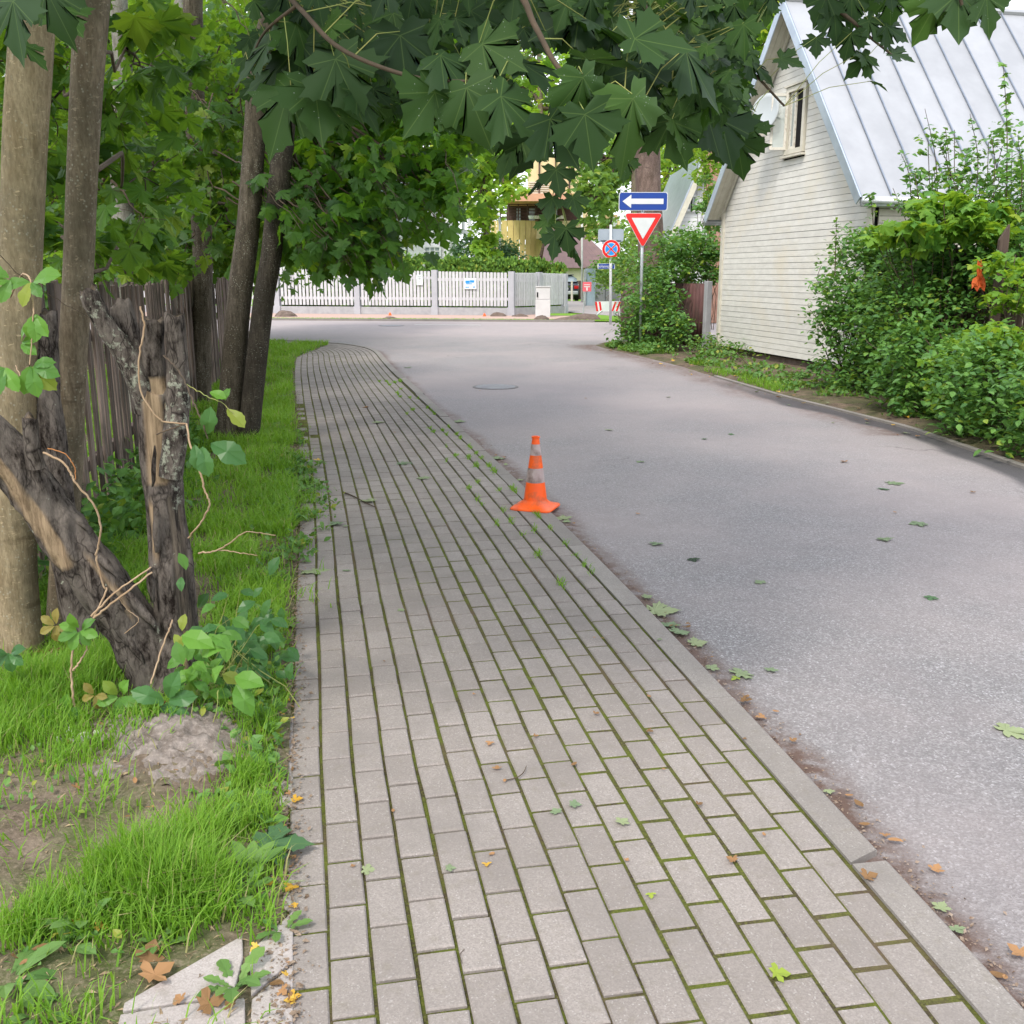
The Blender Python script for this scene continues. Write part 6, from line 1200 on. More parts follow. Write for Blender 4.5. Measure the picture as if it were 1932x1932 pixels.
# explicit big leaves read off the photograph: x, y, Y, size, tip direction, facing
for L_ in ((520, 215, 2.6, 190, -35, .75), (600, 215, 2.6, 180, 10, .75), (560, 130, 2.7, 170, -10, .7), (650, 160, 2.55, 180, 25, .75), (500, 150, 2.8, 150, -60, .6), (690, 210, 2.6, 140, 30, .4), (480, 120, 2.7, 170, -50, .7), (580, 90, 2.7, 170, 30, .7), (760, 120, 2.6, 170, 5, .8), (720, 60, 2.7, 150, -40, .7), (800, 215, 2.4, 165, -35, .8), (890, 215, 2.35, 175, 15, .8), (860, 130, 2.4, 150, 60, .7), (940, 110, 2.45, 160, 60, .6), (905, 60, 2.6, 150, 30, .7), (980, 220, 2.3, 190, 55, .7), (1020, 130, 2.5, 170, 90, .5),
           (1105, 195, 2.2, 160, 10, .85), (1060, 270, 2.25, 175, 35, .75), (1110, 265, 2.2, 165, 12, .9), (1205, 250, 2.25, 215, 15, .85), (1150, 130, 2.4, 190, 80, .45), (1240, 90, 2.4, 190, 85, .45), (1330, 130, 2.5, 180, 60, .5), (1150, 60, 2.5, 180, 70, .5), (1060, 50, 2.6, 180, -60, .6), (1230, 180, 2.6, 190, 30, .7), (1290, 210, 2.8, 175, 30, .8), (1340, 240, 3.0, 160, 25, .8), (1275, 270, 2.7, 150, 20, .8), (1370, 270, 3.4, 150, 20, .85), (1400, 210, 3.5, 140, 40, .7), (1330, 180, 3.2, 150, 50, .6), (960, 285, 2.5, 150, -35, .25), (1000, 300, 2.5, 140, -15, .3), (1180, 320, 2.5, 80, 0, .8),
           (1012, 356, 2.4, 76, -50, .3), (1052, 345, 2.35, 84, 10, .6), (1038, 395, 2.4, 74, -14, .3), (1086, 392, 2.4, 70, 18, .25), (1030, 432, 2.42, 70, -12, .2), (1046, 466, 2.4, 80, -4, .3), (1070, 455, 2.4, 84, 8, .5), (1090, 482, 2.45, 84, 32, .15),
           (1810, 30, 2.15, 150, 0, .9), (1755, 40, 2.2, 120, -20, .85), (1865, 30, 2.15, 120, 20, .85), (1790, 5, 2.2, 130, -30, .7), (1850, -10, 2.2, 130, 30, .7), (1395, 300, 3.6, 120, 15, .9), (1435, 130, 3.8, 100, 60, .5), (1490, 120, 3.8, 75, 70, .6), (1420, 262, 3.6, 90, 20, .8), (1360, 150, 3.4, 120, 50, .5), (1300, 60, 3.2, 130, 30, .6),
           (1600, 90, 4, 80, -10, .6), (1640, 115, 4, 75, 60, .5), (1700, 110, 4, 70, 70, .6), (1660, 160, 4, 55, 75, .15), (1620, 120, 4, 75, -60, .5), (1650, 60, 4, 80, 40, .6), (1690, 60, 4, 80, 70, .6), (1580, 50, 4, 90, 20, .6), (1550, 20, 4, 90, -20, .6), (1610, 20, 4, 90, 10, .6), (1680, 20, 4, 90, 10, .6), (1540, 90, 4, 60, 0, .6), (20, 50, 2.1, 170, -5, .9), (90, 20, 2.3, 150, 10, .8), (5, 5, 2.2, 150, -30, .8), (60, 100, 2.9, 90, 60, .5), (130, 40, 2.9, 110, 40, .6)):
    addleaf(*L_[:5], face=L_[5])
def inpoly(x, y, P_):
    r = False; j = len(P_)-1
    for i in range(len(P_)):
        if ((P_[i][1] > y) != (P_[j][1] > y)) and x < (P_[j][0]-P_[i][0])*(y-P_[i][1])/(P_[j][1]-P_[i][1])+P_[i][0]: r = not r
        j = i
    return r
def fill(poly, n, Y0, Y1, s0=.088, s1=.140, face=(.3, .85), T=None):
    xs = [p[0] for p in poly]; ys = [p[1] for p in poly]; k_ = 0
    while k_ < n:
        x, y = random.uniform(min(xs), max(xs)), random.uniform(min(ys), max(ys))
        if not inpoly(x, y, poly): continue
        Y = random.uniform(Y0, Y1); addleaf(x, y, Y, random.uniform(s0, s1)*F/Y, random.gauss(10, 38), face=random.uniform(*face)); k_ += 1
fill([(470, -40), (1420, -40), (1420, 60), (1330, 130), (1200, 100), (1000, 80), (700, 60), (500, 60)], 250, 2.5, 3.6)
fill([(1090, 100), (1400, 110), (1370, 240), (1260, 270), (1130, 250)], 120, 2.6, 3.5)
fill([(1230, -20), (1500, -30), (1450, 30), (1420, 170), (1370, 250), (1300, 230)], 130, 3.6, 4.8, .10, .14)
fill([(440, 60), (960, 20), (940, 200), (760, 240), (640, 250), (460, 190)], 120, 2.9, 3.6)
fill([(1540, -60), (1760, -60), (1720, 60), (1570, 70)], 14, 3.9, 4.6, .12, .15)
fleaf.sort(key=lambda q: -q[0])
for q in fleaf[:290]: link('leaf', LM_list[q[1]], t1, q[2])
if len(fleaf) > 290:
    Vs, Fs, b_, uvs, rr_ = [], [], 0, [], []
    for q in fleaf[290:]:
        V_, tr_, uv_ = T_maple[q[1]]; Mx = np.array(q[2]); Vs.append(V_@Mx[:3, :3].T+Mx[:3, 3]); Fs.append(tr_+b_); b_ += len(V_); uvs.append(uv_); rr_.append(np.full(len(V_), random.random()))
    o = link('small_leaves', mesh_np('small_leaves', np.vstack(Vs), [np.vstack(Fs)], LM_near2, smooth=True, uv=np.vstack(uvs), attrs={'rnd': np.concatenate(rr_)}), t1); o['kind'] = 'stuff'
o = twigs_mesh('twigs', segs, B_twig, t1, n=8); o['kind'] = 'stuff'
o = twigs_mesh('leaf_stalks', pets, B_stem, t1); o['kind'] = 'stuff'
# ================================================================== dead stump at the left
def dead_vf(pp, wd, seed, n=44, k=10, amp=.17, bare=None, char=None, lich=None):
    P, R = cat_rom(pxp(pp), [w_*q[2]/F/2 for w_, q in zip(wd, pp)], k); L_ = len(P); T = nrm(np.gradient(P, axis=0))
    def disp(V, c, a):
        rid = 1-np.abs(2*vn(V*np.array([17, 17, 3.0]), seed)-1)
        rid2 = 1-np.abs(2*vn(V*np.array([42, 42, 9.0]), seed+3)-1)
        return 1+amp*1.5*(rid-.5)+amp*.8*(rid2-.5)+amp*.9*(fbm(V*3, seed+5)-.5)
    V, Fc, _ = tube_vf(P, R, n, disp); s = np.repeat(np.linspace(0, 1, L_), n)
    ctr = np.repeat(P, n, axis=0); rad = nrm(V-ctr); view = nrm(np.array([0, 0, EYE])-ctr); side = nrm(np.cross(view, [0, 0, 1.])); q = np.einsum('ij,ij->i', rad, -side)    # -1 left .. +1 right as seen from the pavement
    front = np.einsum('ij,ij->i', rad, view)
    def msk(f): return np.zeros(len(V)) if f is None else np.clip(f(s, q, front, V), 0, 1)
    bm, cm, lm_ = msk(bare), msk(char), msk(lich)
    V = V-rad*((bm*.5+cm)*.010)[:, None]
    top = np.arange(n)+(L_-1)*n; V[top] += T[-1]*((vn(V[top]*np.array([40, 40, 0.]), seed)-.5)*.045)[:, None]; V2 = np.vstack([V, P[-1:]-T[-1:]*.015]); cap = np.array([(top[i], top[(i+1) % n], len(V)) for i in range(n)])
    return V2, [Fc, cap], {'bare': np.r_[bm, 1.0], 'char': np.r_[cm, .3], 'lichen': np.r_[lm_, 0]}
stump = thing('dead_tree_stump', G(315, 1300), 'forked dead tree stump with peeling bark, bare wood streaks and lichen, standing on bare soil', 'tree stump')
def dpart(nm, *a, **k):
    V, Fc, at_ = dead_vf(*a, **k); return link(nm, mesh_np(nm, V, Fc, M_dead, smooth=True, attrs=at_), stump)
sg_ = lambda x, c, w_: np.clip((1-np.abs(x-c)/w_)*3, 0, 1)
nz = lambda V, sc_, s_: vn(V*sc_, s_)-.5
dpart('leaning_trunk', [(345, 1325, 3.62), (300, 1262, 3.62), (246, 1180, 3.6), (190, 1100, 3.57), (130, 1020, 3.53), (75, 940, 3.5), (20, 870, 3.46), (-45, 800, 3.42)], [132, 110, 92, 88, 86, 84, 82, 78], 11,
      bare=lambda s, q, f, V: sg_(q, -.45+.25*nz(V, 9, 1), .30)*(s > .52)*(f > 0)*1.3+sg_(q, .25+.3*nz(V, 9, 7), .10)*sg_(s, .42, .12)*(f > 0))
dpart('upright_trunk', [(330, 1330, 3.6), (332, 1240, 3.62), (331, 1150, 3.63), (322, 1050, 3.63), (312, 960, 3.63), (303, 880, 3.63), (298, 800, 3.63), (292, 735, 3.63)], [104, 84, 76, 72, 66, 66, 64, 62], 12,
      bare=lambda s, q, f, V: sg_(q, -.25+.3*nz(V, 8, 2), .55)*(s > .66)*(f > 0)*1.2+sg_(q, -.7+.2*nz(V, 9, 4), .12)*sg_(s, .52, .10)+sg_(q, .35+.2*nz(V, 12, 5), .12)*(s < .35)*(s > .1),
      char=lambda s, q, f, V: sg_(q, .50+.25*nz(V, 6, 3), .45)*(s > .24)*(s < .62)*(f > -.2)*1.4, lich=lambda s, q, f, V: (q > .45)*(s > .55))
dpart('lichen_branch', [(280, 775, 3.62), (262, 715, 3.6), (236, 668, 3.58), (205, 625, 3.56), (183, 585, 3.55), (165, 548, 3.54)], [46, 46, 40, 36, 34, 30], 13, n=30, k=7, lich=lambda s, q, f, V: 1.0*(f > -.3)*(vn(V*12, 3) > .35))
dpart('dark_branch_stub', [(276, 730, 3.68), (256, 680, 3.68), (240, 635, 3.68), (226, 572, 3.68)], [46, 44, 40, 36], 14, n=28, k=7, lich=lambda s, q, f, V: 1.0*(s < .6)*(f > 0))
dpart('cut_branch', [(298, 770, 3.62), (291, 715, 3.62), (287, 660, 3.62), (287, 604, 3.62)], [58, 46, 40, 42], 15, n=34, k=7, amp=.14, bare=lambda s, q, f, V: 1.0*(s < .35))
dpart('cut_branch', [(322, 900, 3.58), (334, 800, 3.58), (336, 720, 3.6), (333, 660, 3.6), (328, 598, 3.6)], [40, 42, 38, 34, 32], 16, n=30, k=7, amp=.14, lich=lambda s, q, f, V: 1.0*(s < .6))
dpart('back_trunk', [(165, 1210, 3.98), (130, 1060, 3.98), (108, 900, 3.98), (90, 760, 3.98), (86, 660, 3.98), (84, 590, 3.98)], [60, 58, 56, 50, 46, 40], 17, n=34, k=9, amp=.2)
dpart('side_stub', [(68, 880, 3.40), (60, 840, 3.38), (55, 785, 3.37)], [34, 28, 26], 18, n=22, k=6, amp=.12)
# loose bark flakes on the leaning trunk
for (px, py, w_, h_, ang) in ((330, 1195, 26, 60, 30), (265, 1150, 24, 90, 35), (195, 1060, 20, 80, 40), (250, 1220, 18, 80, 30), (295, 1000, 16, 90, -5), (285, 1105, 18, 70, 3), (290, 880, 10, 80, -8), (140, 975, 20, 70, 42), (215, 1130, 20, 60, 35)):
    c = at(px, py, 3.50 if px < 270 else 3.53); k_ = 3.55/F; a_ = math.radians(ang); d_ = np.array([-math.sin(a_), 0, math.cos(a_)]); e_ = np.array([math.cos(a_), .25, math.sin(a_)]); V = []
    for i in range(6):
        t = i/5-.5; ww_ = w_*k_*(1-abs(t)*1.1)*.5; V += [c+d_*h_*k_*t-e_*ww_+[0, .012*abs(t), 0], c+d_*h_*k_*t+[0, -.010, 0], c+d_*h_*k_*t+e_*ww_+RS.normal(0, .003, 3)]
    m = MB(); m.add(V, [(i*3+j, i*3+j+1, i*3+j+4, i*3+j+3) for i in range(5) for j in (0, 1)]); o = m.build('bark_flake', M_dead, stump, smooth=True); o.modifiers.new('s', 'SOLIDIFY').thickness = .004
# ------------------------------------------------------------------ creeper
def leafinst(meshes, parent, base, tip, up, s, name='leaflet'):
    R = frames(nrm(tip)[None], nrm(up)[None])[0]; base = np.asarray(base)
    M4 = Matrix(((R[0, 0]*s, R[0, 1]*s, R[0, 2]*s, base[0]), (R[1, 0]*s, R[1, 1]*s, R[1, 2]*s, base[1]), (R[2, 0]*s, R[2, 1]*s, R[2, 2]*s, base[2]), (0, 0, 0, 1)))
    return link(name, random.choice(meshes), parent, M4)
def tm(nm, mat, T_=SERR, dr=(.2, .5)): return [(lambda q: mesh_np(nm, q[0], [q[1]], mat, uv=q[2], smooth=False))(tmpl(T_, (0, .5), random.uniform(*dr), .35, .012, 40+i)) for i in range(3)]
CM_g, CM_d, CM_b = tm('leaflet', LM_creep), tm('leaflet', LM_creepd), tm('leaflet', LM_bronze)
def vine(pp, r0, r1, parent=None, name='stem', mat=B_vine, k_=8):
    P_, _ = cat_rom(pxp(pp), [1]*len(pp), k_); P_[1:-1] += RS.normal(0, .0012, P_[1:-1].shape); return twigs_mesh(name, [(P_, r0, r1)], mat, parent, n=7), P_
def palm(parent, px, py, Y, L_, a0, a1, meshes, n=5, tilt=.75, sc=None):
    c = at(px, py, Y)
    for j in range(n):
        a_ = math.radians(a0+(a1-a0)*j/(n-1)); s = L_*Y/F*((sc[j] if sc else 1)*random.uniform(.9, 1.08))
        d_ = np.array([math.sin(a_), random.uniform(-.45, .1), -math.cos(a_)]); leafinst(meshes, parent, c+d_*.004, d_, np.array([random.gauss(0, .15), -tilt, .45+random.gauss(0, .1)]), s)
cr1 = thing('creeper_shoot', G(190, 1400), 'five part creeper leaves rising on a pale woody stem left of the stump', 'creeper')
vine([(268, 1400, 3.42), (215, 1392, 3.35), (172, 1372, 3.3), (150, 1345, 3.3), (140, 1329, 3.3), (136, 1290, 3.3), (134, 1262, 3.3), (139, 1215, 3.3)], .006, .0035, cr1); vine([(138, 1265, 3.3), (153, 1245, 3.3), (163, 1225, 3.3), (162, 1200, 3.3)], .004, .002, cr1)
palm(cr1, 148, 1190, 3.28, 40, -170, 130, CM_g, 7); palm(cr1, 104, 1180, 3.32, 34, -190, 60, CM_b, 5); palm(cr1, 117, 1346, 3.28, 46, -95, 160, CM_g, 5); palm(cr1, 172, 1374, 3.25, 44, -110, 100, CM_g, 5); palm(cr1, 224, 1314, 3.3, 44, -150, 150, CM_g, 5)
palm(cr1, 252, 1376, 3.2, 28, -120, 150, CM_b, 6); palm(cr1, 272, 1347, 3.25, 22, -160, 130, CM_g, 5); palm(cr1, 178, 1312, 3.3, 30, -150, 90, CM_b, 4)
vine([(268, 1400, 3.42), (170, 1400, 3.2), (165, 1425, 3.2), (120, 1448, 3.15), (72, 1466, 3.1)], .004, .003, cr1); vine([(172, 1374, 3.27), (224, 1320, 3.32), (268, 1350, 3.3)], .002, .0015, cr1, mat=B_stem)
cr2 = thing('creeper_shoot', G(312, 1400), 'large dark glossy five part creeper leaf in front of the stump foot', 'creeper')
vine([(262, 1395, 3.3), (290, 1350, 3.25), (312, 1323, 3.22)], .003, .002, cr2, mat=pbr('red stalk', (.35, .06, .05), None, 5, .6)); palm(cr2, 312, 1323, 3.2, 72, -115, 155, CM_d, 6, sc=[.9, .2, .8, 1, .85, 1]); vine([(285, 1290, 3.35), (300, 1240, 3.4), (318, 1190, 3.45), (325, 1170, 3.5)], .0035, .003, cr2)
cr3 = thing('creeper_shoot', p1[3]+[.12, -.2, 0], 'fresh green creeper leaves on the trunk of the thick beige maple', 'creeper')
vine([(20, 560, 3.4), (40, 520, 2.9), (57, 529, 2.7), (62, 580, 2.6), (62, 620, 2.6), (56, 688, 2.6)], .003, .0015, cr3); vine([(30, 690, 3.5), (45, 720, 3.0), (55, 690, 2.6)], .002, .0015, cr3)
palm(cr3, 57, 529, 2.6, 66, -80, 100, CM_g, 4, sc=[.7, .8, .6, 1]); palm(cr3, 20, 525, 2.6, 44, -120, -20, CM_g, 3); palm(cr3, 64, 590, 2.6, 48, -20, 30, CM_g, 3); palm(cr3, 56, 688, 2.6, 58, -20, 100, CM_g, 5, sc=[1.0, 1.05, 1, .9, .8]); palm(cr3, 8, 690, 2.6, 58, -60, 30, CM_g, 3); palm(cr3, 35, 645, 2.7, 40, 60, 140, CM_g, 3)
palm(cr3, 15, 1231, 3.4, 40, -100, 110, CM_d, 5)
vine([(-20, 460, 2.7), (40, 520, 2.75), (100, 560, 2.9), (170, 600, 3.1)], .0012, .001, cr3, mat=B_twig)
cr4 = thing('creeper_shoot', at(392, 822, 3.0)*[1, 1, 0], 'hanging vine with a few large toothed leaves right of the dead stump', 'creeper')
vine([(309, 671, 3.55), (338, 700, 3.3), (361, 749, 3.1), (378, 790, 3.0), (392, 828, 3.0)], .0035, .002, cr4, mat=B_twig); vine([(352, 725, 3.2), (385, 745, 3.1), (425, 765, 3.0), (450, 795, 3.0)], .0018, .001, cr4, mat=B_stem)
for (px, py, L_, an) in ((390, 823, 58, 165), (394, 832, 82, 62), (366, 838, 52, 10), (395, 738, 36, 70), (428, 770, 50, 45), (420, 756, 28, 150), (380, 842, 60, 12)): c = at(px, py, 3.0); a_ = math.radians(an); leafinst(CM_d if L_ > 50 else CM_g, cr4, c, (math.sin(a_), -.2, -math.cos(a_)), (random.gauss(0, .2), -.75, .5), L_*3.0/F*1.0)
cr5 = thing('dry_vine', at(385, 920, 3.3)*[1, 1, 0], 'thin dry brown vine hooking down right of the stump', 'vine'); vine([(352, 800, 3.4), (362, 850, 3.3), (378, 890, 3.25), (386, 925, 3.25), (395, 950, 3.25), (380, 985, 3.3), (355, 1015, 3.35)], .0035, .003, cr5)
cr6 = thing('dry_vine', at(420, 1040, 3.3)*[1, 1, 0], 'pale dry forked twig reaching right from the stump over the grass', 'vine'); vine([(375, 1044, 3.4), (410, 1038, 3.3), (440, 1020, 3.25), (466, 1004, 3.2), (520, 1010, 3.2)], .0035, .0015, cr6); vine([(410, 1038, 3.3), (450, 1042, 3.25), (486, 1048, 3.2)], .0025, .0012, cr6)
cr7 = thing('dry_vine', at(190, 1120, 3.45)*[1, 1, 0], 'bare pale vine winding down the leaning dead trunk', 'vine'); vine([(82, 854, 3.38), (118, 872, 3.36), (136, 898, 3.36), (143, 912, 3.36), (175, 950, 3.38), (190, 992, 3.4), (184, 1035, 3.42), (182, 1055, 3.43), (196, 1105, 3.45), (200, 1116, 3.45), (178, 1163, 3.42)], .004, .0035, cr7)
vine([(90, 846, 3.38), (120, 855, 3.36), (140, 880, 3.36), (142, 905, 3.36)], .002, .0015, cr7, mat=pbr('orange vine', (.42, .18, .06), None, 5, .7))
cr8 = thing('dry_vine', at(230, 1120, 3.4)*[1, 1, 0], 'pair of straight dry twigs leaning across the fork of the stump', 'vine'); vine([(172, 1163, 3.4), (215, 1120, 3.42), (285, 1070, 3.5)], .004, .003, cr8); vine([(176, 1166, 3.4), (222, 1130, 3.42), (287, 1080, 3.5)], .0042, .0035, cr8); vine([(235, 1195, 3.45), (262, 1170, 3.45), (240, 1150, 3.45), (225, 1130, 3.45)], .0015, .001, cr8)
cr9 = thing('dry_vine', at(300, 700, 3.55)*[1, 1, 0], 'thin vine climbing the upright dead trunk between its cut branches', 'vine'); vine([(265, 578, 3.55), (272, 620, 3.54), (262, 680, 3.53), (268, 745, 3.53), (300, 790, 3.53), (320, 797, 3.53), (352, 800, 3.45)], .0035, .003, cr9); vine([(295, 820, 3.5), (325, 808, 3.48), (350, 800, 3.45)], .003, .002, cr9, mat=B_twig)
# leafy low shrub right of the stump
hb_ = thing('low_shrub', G(440, 1330), 'low leafy shrub with drooping oval leaves beside the stump foot and the pavement', 'shrub')
OV_g = tm('leaf', LM_creep, OVAL, (.2, .5)); OV_d = tm('leaf', LM_creepd, OVAL, (.2, .5)); hs_ = []; c0 = G(400, 1350)
for i in range(215):
    if i < 60: px, py, Y = random.gauss(375, 28), random.gauss(1265, 60), random.uniform(3.25, 3.5); ms = OV_g
    else: px, py, Y = random.gauss(455, 42), random.gauss(1235, 62), random.uniform(3.45, 3.95); ms = OV_d
    q = at(px, py, Y)
    if q[2] < .03 or px < 325 or px > 548: continue
    a_ = random.uniform(-80, 80); a_ = math.radians(a_); leafinst(ms, hb_, q, (math.sin(a_), random.uniform(-.5, .1), -math.cos(a_)*.8), (random.gauss(0, .3), -.5, .7), random.uniform(.052, .088), 'leaf')
    if i % 3 == 0: hs_.append((wob((c0[0]+random.gauss(0, .12), c0[1]+.12+random.gauss(0, .08), -.01), q, 5, .12), .0025, .001))
o = twigs_mesh('stems', hs_, B_stem, hb_); o['kind'] = 'stuff'
vine([(412, 1302, 3.2), (408, 1340, 3.18), (395, 1388, 3.15)], .002, .0015, hb_, mat=B_stem)
for (px, py, L_, an) in ((340, 1195, 62, 75), (372, 1230, 50, 110), (395, 1290, 44, 150), (365, 1350, 46, -20), (395, 1385, 44, 45), (350, 1360, 40, 30), (440, 1275, 56, 80), (445, 1290, 60, 30), (330, 1210, 40, 20), (400, 1195, 40, 60)): c = at(px, py, 3.15); a_ = math.radians(an); leafinst(OV_g, hb_, c, (math.sin(a_), -.3, -math.cos(a_)), (random.gauss(0, .2), -.6, .6), L_*3.15/F*1.25, 'leaf')
# creeping greenery at the fence foot and along the far lawn (ground cover)
n = 2600; Yw = RS.uniform(4.6, 9.5, n); Xw = FX(Yw)+.05+np.abs(RS.normal(0, .22, n)); Zw = RS.rand(n)**1.5*.45*np.clip(1-(Xw-FX(Yw))/.5, .1, 1); P = np.stack([Xw, Yw, Zw], -1); kp = fbm(P*1.3, 8) > .42
weedfield('fence_foot_plants', P[kp], (.05+.05*RS.rand(n))[kp], T_oval, LM_shrub)
# ------------------------------------------------------------------ weeds at the bottom left

LM_weedO = leafmat('dandelion leaf', (.09, .20, .05), (.17, .30, .08), None, obj=True, rough=.5, tr=.35, trc=(.3, .45, .05))
DM = [(lambda q: mesh_np('leaf', q[0], [q[1]], LM_weedO, uv=q[2], smooth=False))(tmpl(DAND, (0, .5), .25+.2*i, .3, .015, 60+i)) for i in range(3)]; DO = [(lambda q: mesh_np('leaf', q[0], [q[1]], LM_weedO, uv=q[2], smooth=False))(tmpl([(0, 0), (.03, .2), (.10, .4), (.16, .62), (.12, .84), (0, 1)], (0, .5), .25+.2*i, .3, .02, 70+i)) for i in range(3)]
def weed(px, py, n_, L_, lab, ms=DM, lift=.35, dirs=None):
    c = G(px, py); c[2] = lawn_z(c[None])[0]*.8+.003; root = thing('weed_plant', c, lab, 'weed')
    for j in range(n_):
        a_ = (dirs[j] if dirs else 360*j/n_+random.uniform(-20, 20)); a_ = math.radians(a_); leafinst(ms, root, c+[random.gauss(0, .004), random.gauss(0, .004), .002*j], (math.cos(a_), math.sin(a_), lift*random.uniform(.5, 1.5)), (0, 0, 1), L_*random.uniform(.75, 1.15), 'leaf')
weed(455, 1700, 9, .10, 'dandelion rosette near the pavement edge below the fallen green maple leaf'); weed(440, 1865, 9, .095, 'dandelion growing through the joint of the old slabs, lowest of the weeds')
weed(470, 1660, 4, .11, 'broad leaved weed with upright oval leaves by the tall grass', DO, 1.0, [95, 130, 60, 30]); weed(120, 1800, 6, .11, 'broad weed with long pale leaf left of the yellow leaf', DO, .35, [175, 120, 80, 20, 230, -30]); weed(160, 1760, 6, .10, 'upright weed just above the yellow leaf', DO, .9)
weed(10, 1865, 5, .13, 'broad weed leaves cut by the left picture edge', DO, .3, [80, 40, 10, -20, -60]); weed(70, 1925, 5, .09, 'small weed at the bottom left corner', DO, .3); weed(300, 1790, 6, .07, 'small weed at the upper corner of the broken slab'); weed(530, 1760, 5, .07, 'small weed against the pavement edging'); weed(560, 1060, 6, .08, 'weed clump at the lawn edge halfway to the cone'); weed(540, 1180, 6, .07, 'weed clump at the lawn edge beside the low shrub')
weed(600, 880, 9, .10, 'tuft of weeds growing over the first pavers near the leaning pair', DO, .5); weed(612, 1000, 7, .08, 'small weed between pavers level with the cone base', DO, .5)
# ------------------------------------------------------------------ fallen leaves, twigs, litter
FM = {'g': [(lambda q: mesh_np('fallen_leaf', q[0], [q[1]], LM_fallen, uv=q[2]))(tmpl(MAPLE, (0, .08), -.04+.14*(i % 2), .06, .05, 80+i)) for i in range(4)], 'y': [(lambda q: mesh_np('fallen_leaf', q[0], [q[1]], LM_yel, uv=q[2]))(tmpl(MAPLE_LO, (0, .12), -.15+.4*(i % 2), .2, .07, 90+i)) for i in range(3)], 'o': [(lambda q: mesh_np('fallen_leaf', q[0], [q[1]], LM_org, uv=q[2]))(tmpl(MAPLE_LO if i > 1 else OVAL, (0, .3), -.16, .15, .08, 100+i)) for i in range(4)]}
FM['l'] = [(lambda q: mesh_np('fallen_leaf', q[0], [q[1]], LM_lime2, uv=q[2]))(tmpl(MAPLE_LO, (0, .12), .3, .3, .07, 150+i)) for i in range(2)]
FM['d'] = [(lambda q: mesh_np('fallen_leaf', q[0], [q[1]], LM_near, uv=q[2], smooth=True))(tmpl(MAPLE, (0, .08), .12, .06, .02, 120+i)) for i in range(2)]

def groundz(p):
    if p[0] < left_edge_x(p[1]): return lawn_z(np.array([p]))[0]
    kx = np.interp(p[1], KP[:, 1], KP[:, 0]); return .002 if p[0] < kx else -.018
def fallen(px, py, L_, kind, lab, ang=None, grp=None, tilt=.05):
    L_ = L_*(.6 if kind == 'o' else .7 if kind in 'yl' else .85); c = G(px, py); c[2] = groundz(c)+.004+(.012 if c[0] < left_edge_x(c[1]) else 0); a_ = random.uniform(0, 6.28) if ang is None else math.radians(ang); tip = np.array([math.cos(a_), math.sin(a_), random.gauss(0, tilt)]); up = np.array([random.gauss(0, tilt), random.gauss(0, tilt), 1.])
    o = leafinst(FM[kind], None, c-nrm(tip)*L_*.4, tip, up, L_, 'fallen_leaf'); tag(o, lab, 'leaf', grp); return o
dl = fallen(532, 1612, .17, 'd', 'flat dark green fallen maple leaf on the lawn edge beside the pavers', 10, tilt=.02); dl.location.z += .028; dl.data.materials[0] = leafmat('fallen dark leaf', (.05, .12, .05), (.06, .13, .055), None, obj=True, rough=.6, tr=.1, veins=True)
fallen(1252, 1147, .17, 'g', 'largest pale fallen maple leaf in the road just right of the kerb', 0); fallen(1265, 1173, .09, 'g', 'crumpled leaf behind the largest pale leaf by the kerb', 60); fallen(1285, 1187, .10, 'g', 'green leaf beside the kerb below the largest pale one', 20); fallen(1318, 1207, .09, 'g', 'small pale leaf at the kerb, lowest of the four there', 10)
fallen(1405, 1263, .11, 'g', 'pale green leaf in the road above the kerb joint', 15); fallen(1387, 1273, .05, 'l', 'curled yellow green leaf scrap left of the pale road leaf'); fallen(1456, 1257, .05, 'g', 'whitish oval leaf in the road'); fallen(1912, 1370, .11, 'g', 'green leaf in the road at the right picture edge', 10)
fallen(1062, 973, .10, 'g', 'dark curled leaf on the road just right of the cone'); fallen(1070, 980, .06, 'g', 'small dark leaf under the curled one by the cone')
fallen(766, 874, .17, 'g', 'pale maple leaf on the pavers, upper of two left of the cone', 5); fallen(796, 902, .13, 'g', 'pale maple leaf on the pavers, lower of two left of the cone', 170); fallen(693, 946, .12, 'g', 'thin pale leaf on the pavers near the long twig'); fallen(715, 798, .15, 'g', 'pale leaf on the pavers far up the walk', 20); fallen(770, 692, .13, 'g', 'small green leaf far up the pavement')
fallen(868, 793, .14, 'g', 'pale leaf on the kerb edge above the cone', 0); fallen(940, 862, .13, 'g', 'pale flat leaf beside the kerb straight above the cone', 0); fallen(905, 735, .10, 'o', 'brown leaf scrap in the road near the manhole')
fallen(590, 1076, .17, 'g', 'pale withered maple leaf at the lawn edge', 150); fallen(588, 945, .12, 'g', 'withered leaf under the weed tuft at the lawn edge'); fallen(632, 990, .10, 'g', 'pale leaf on the pavers by the lawn level with the cone')
fallen(1730, 983, .13, 'g', 'pale leaf in the road toward the hedge'); fallen(1690, 907, .15, 'g', 'wide pale leaf in the road before the hedge', 0); fallen(1668, 918, .08, 'd', 'small dark leaf in the road before the hedge'); fallen(1592, 868, .10, 'o', 'brown leaf in the road left of the wide pale one')
fallen(1472, 1838, .065, 'l', 'lime yellow leaf lying on the pavers near the bottom edge', 5); fallen(918, 1635, .030, 'y', 'tiny pale yellow leaf scrap on the pavers'); fallen(1228, 1692, .03, 'l', 'tiny green yellow scrap on the pavers')
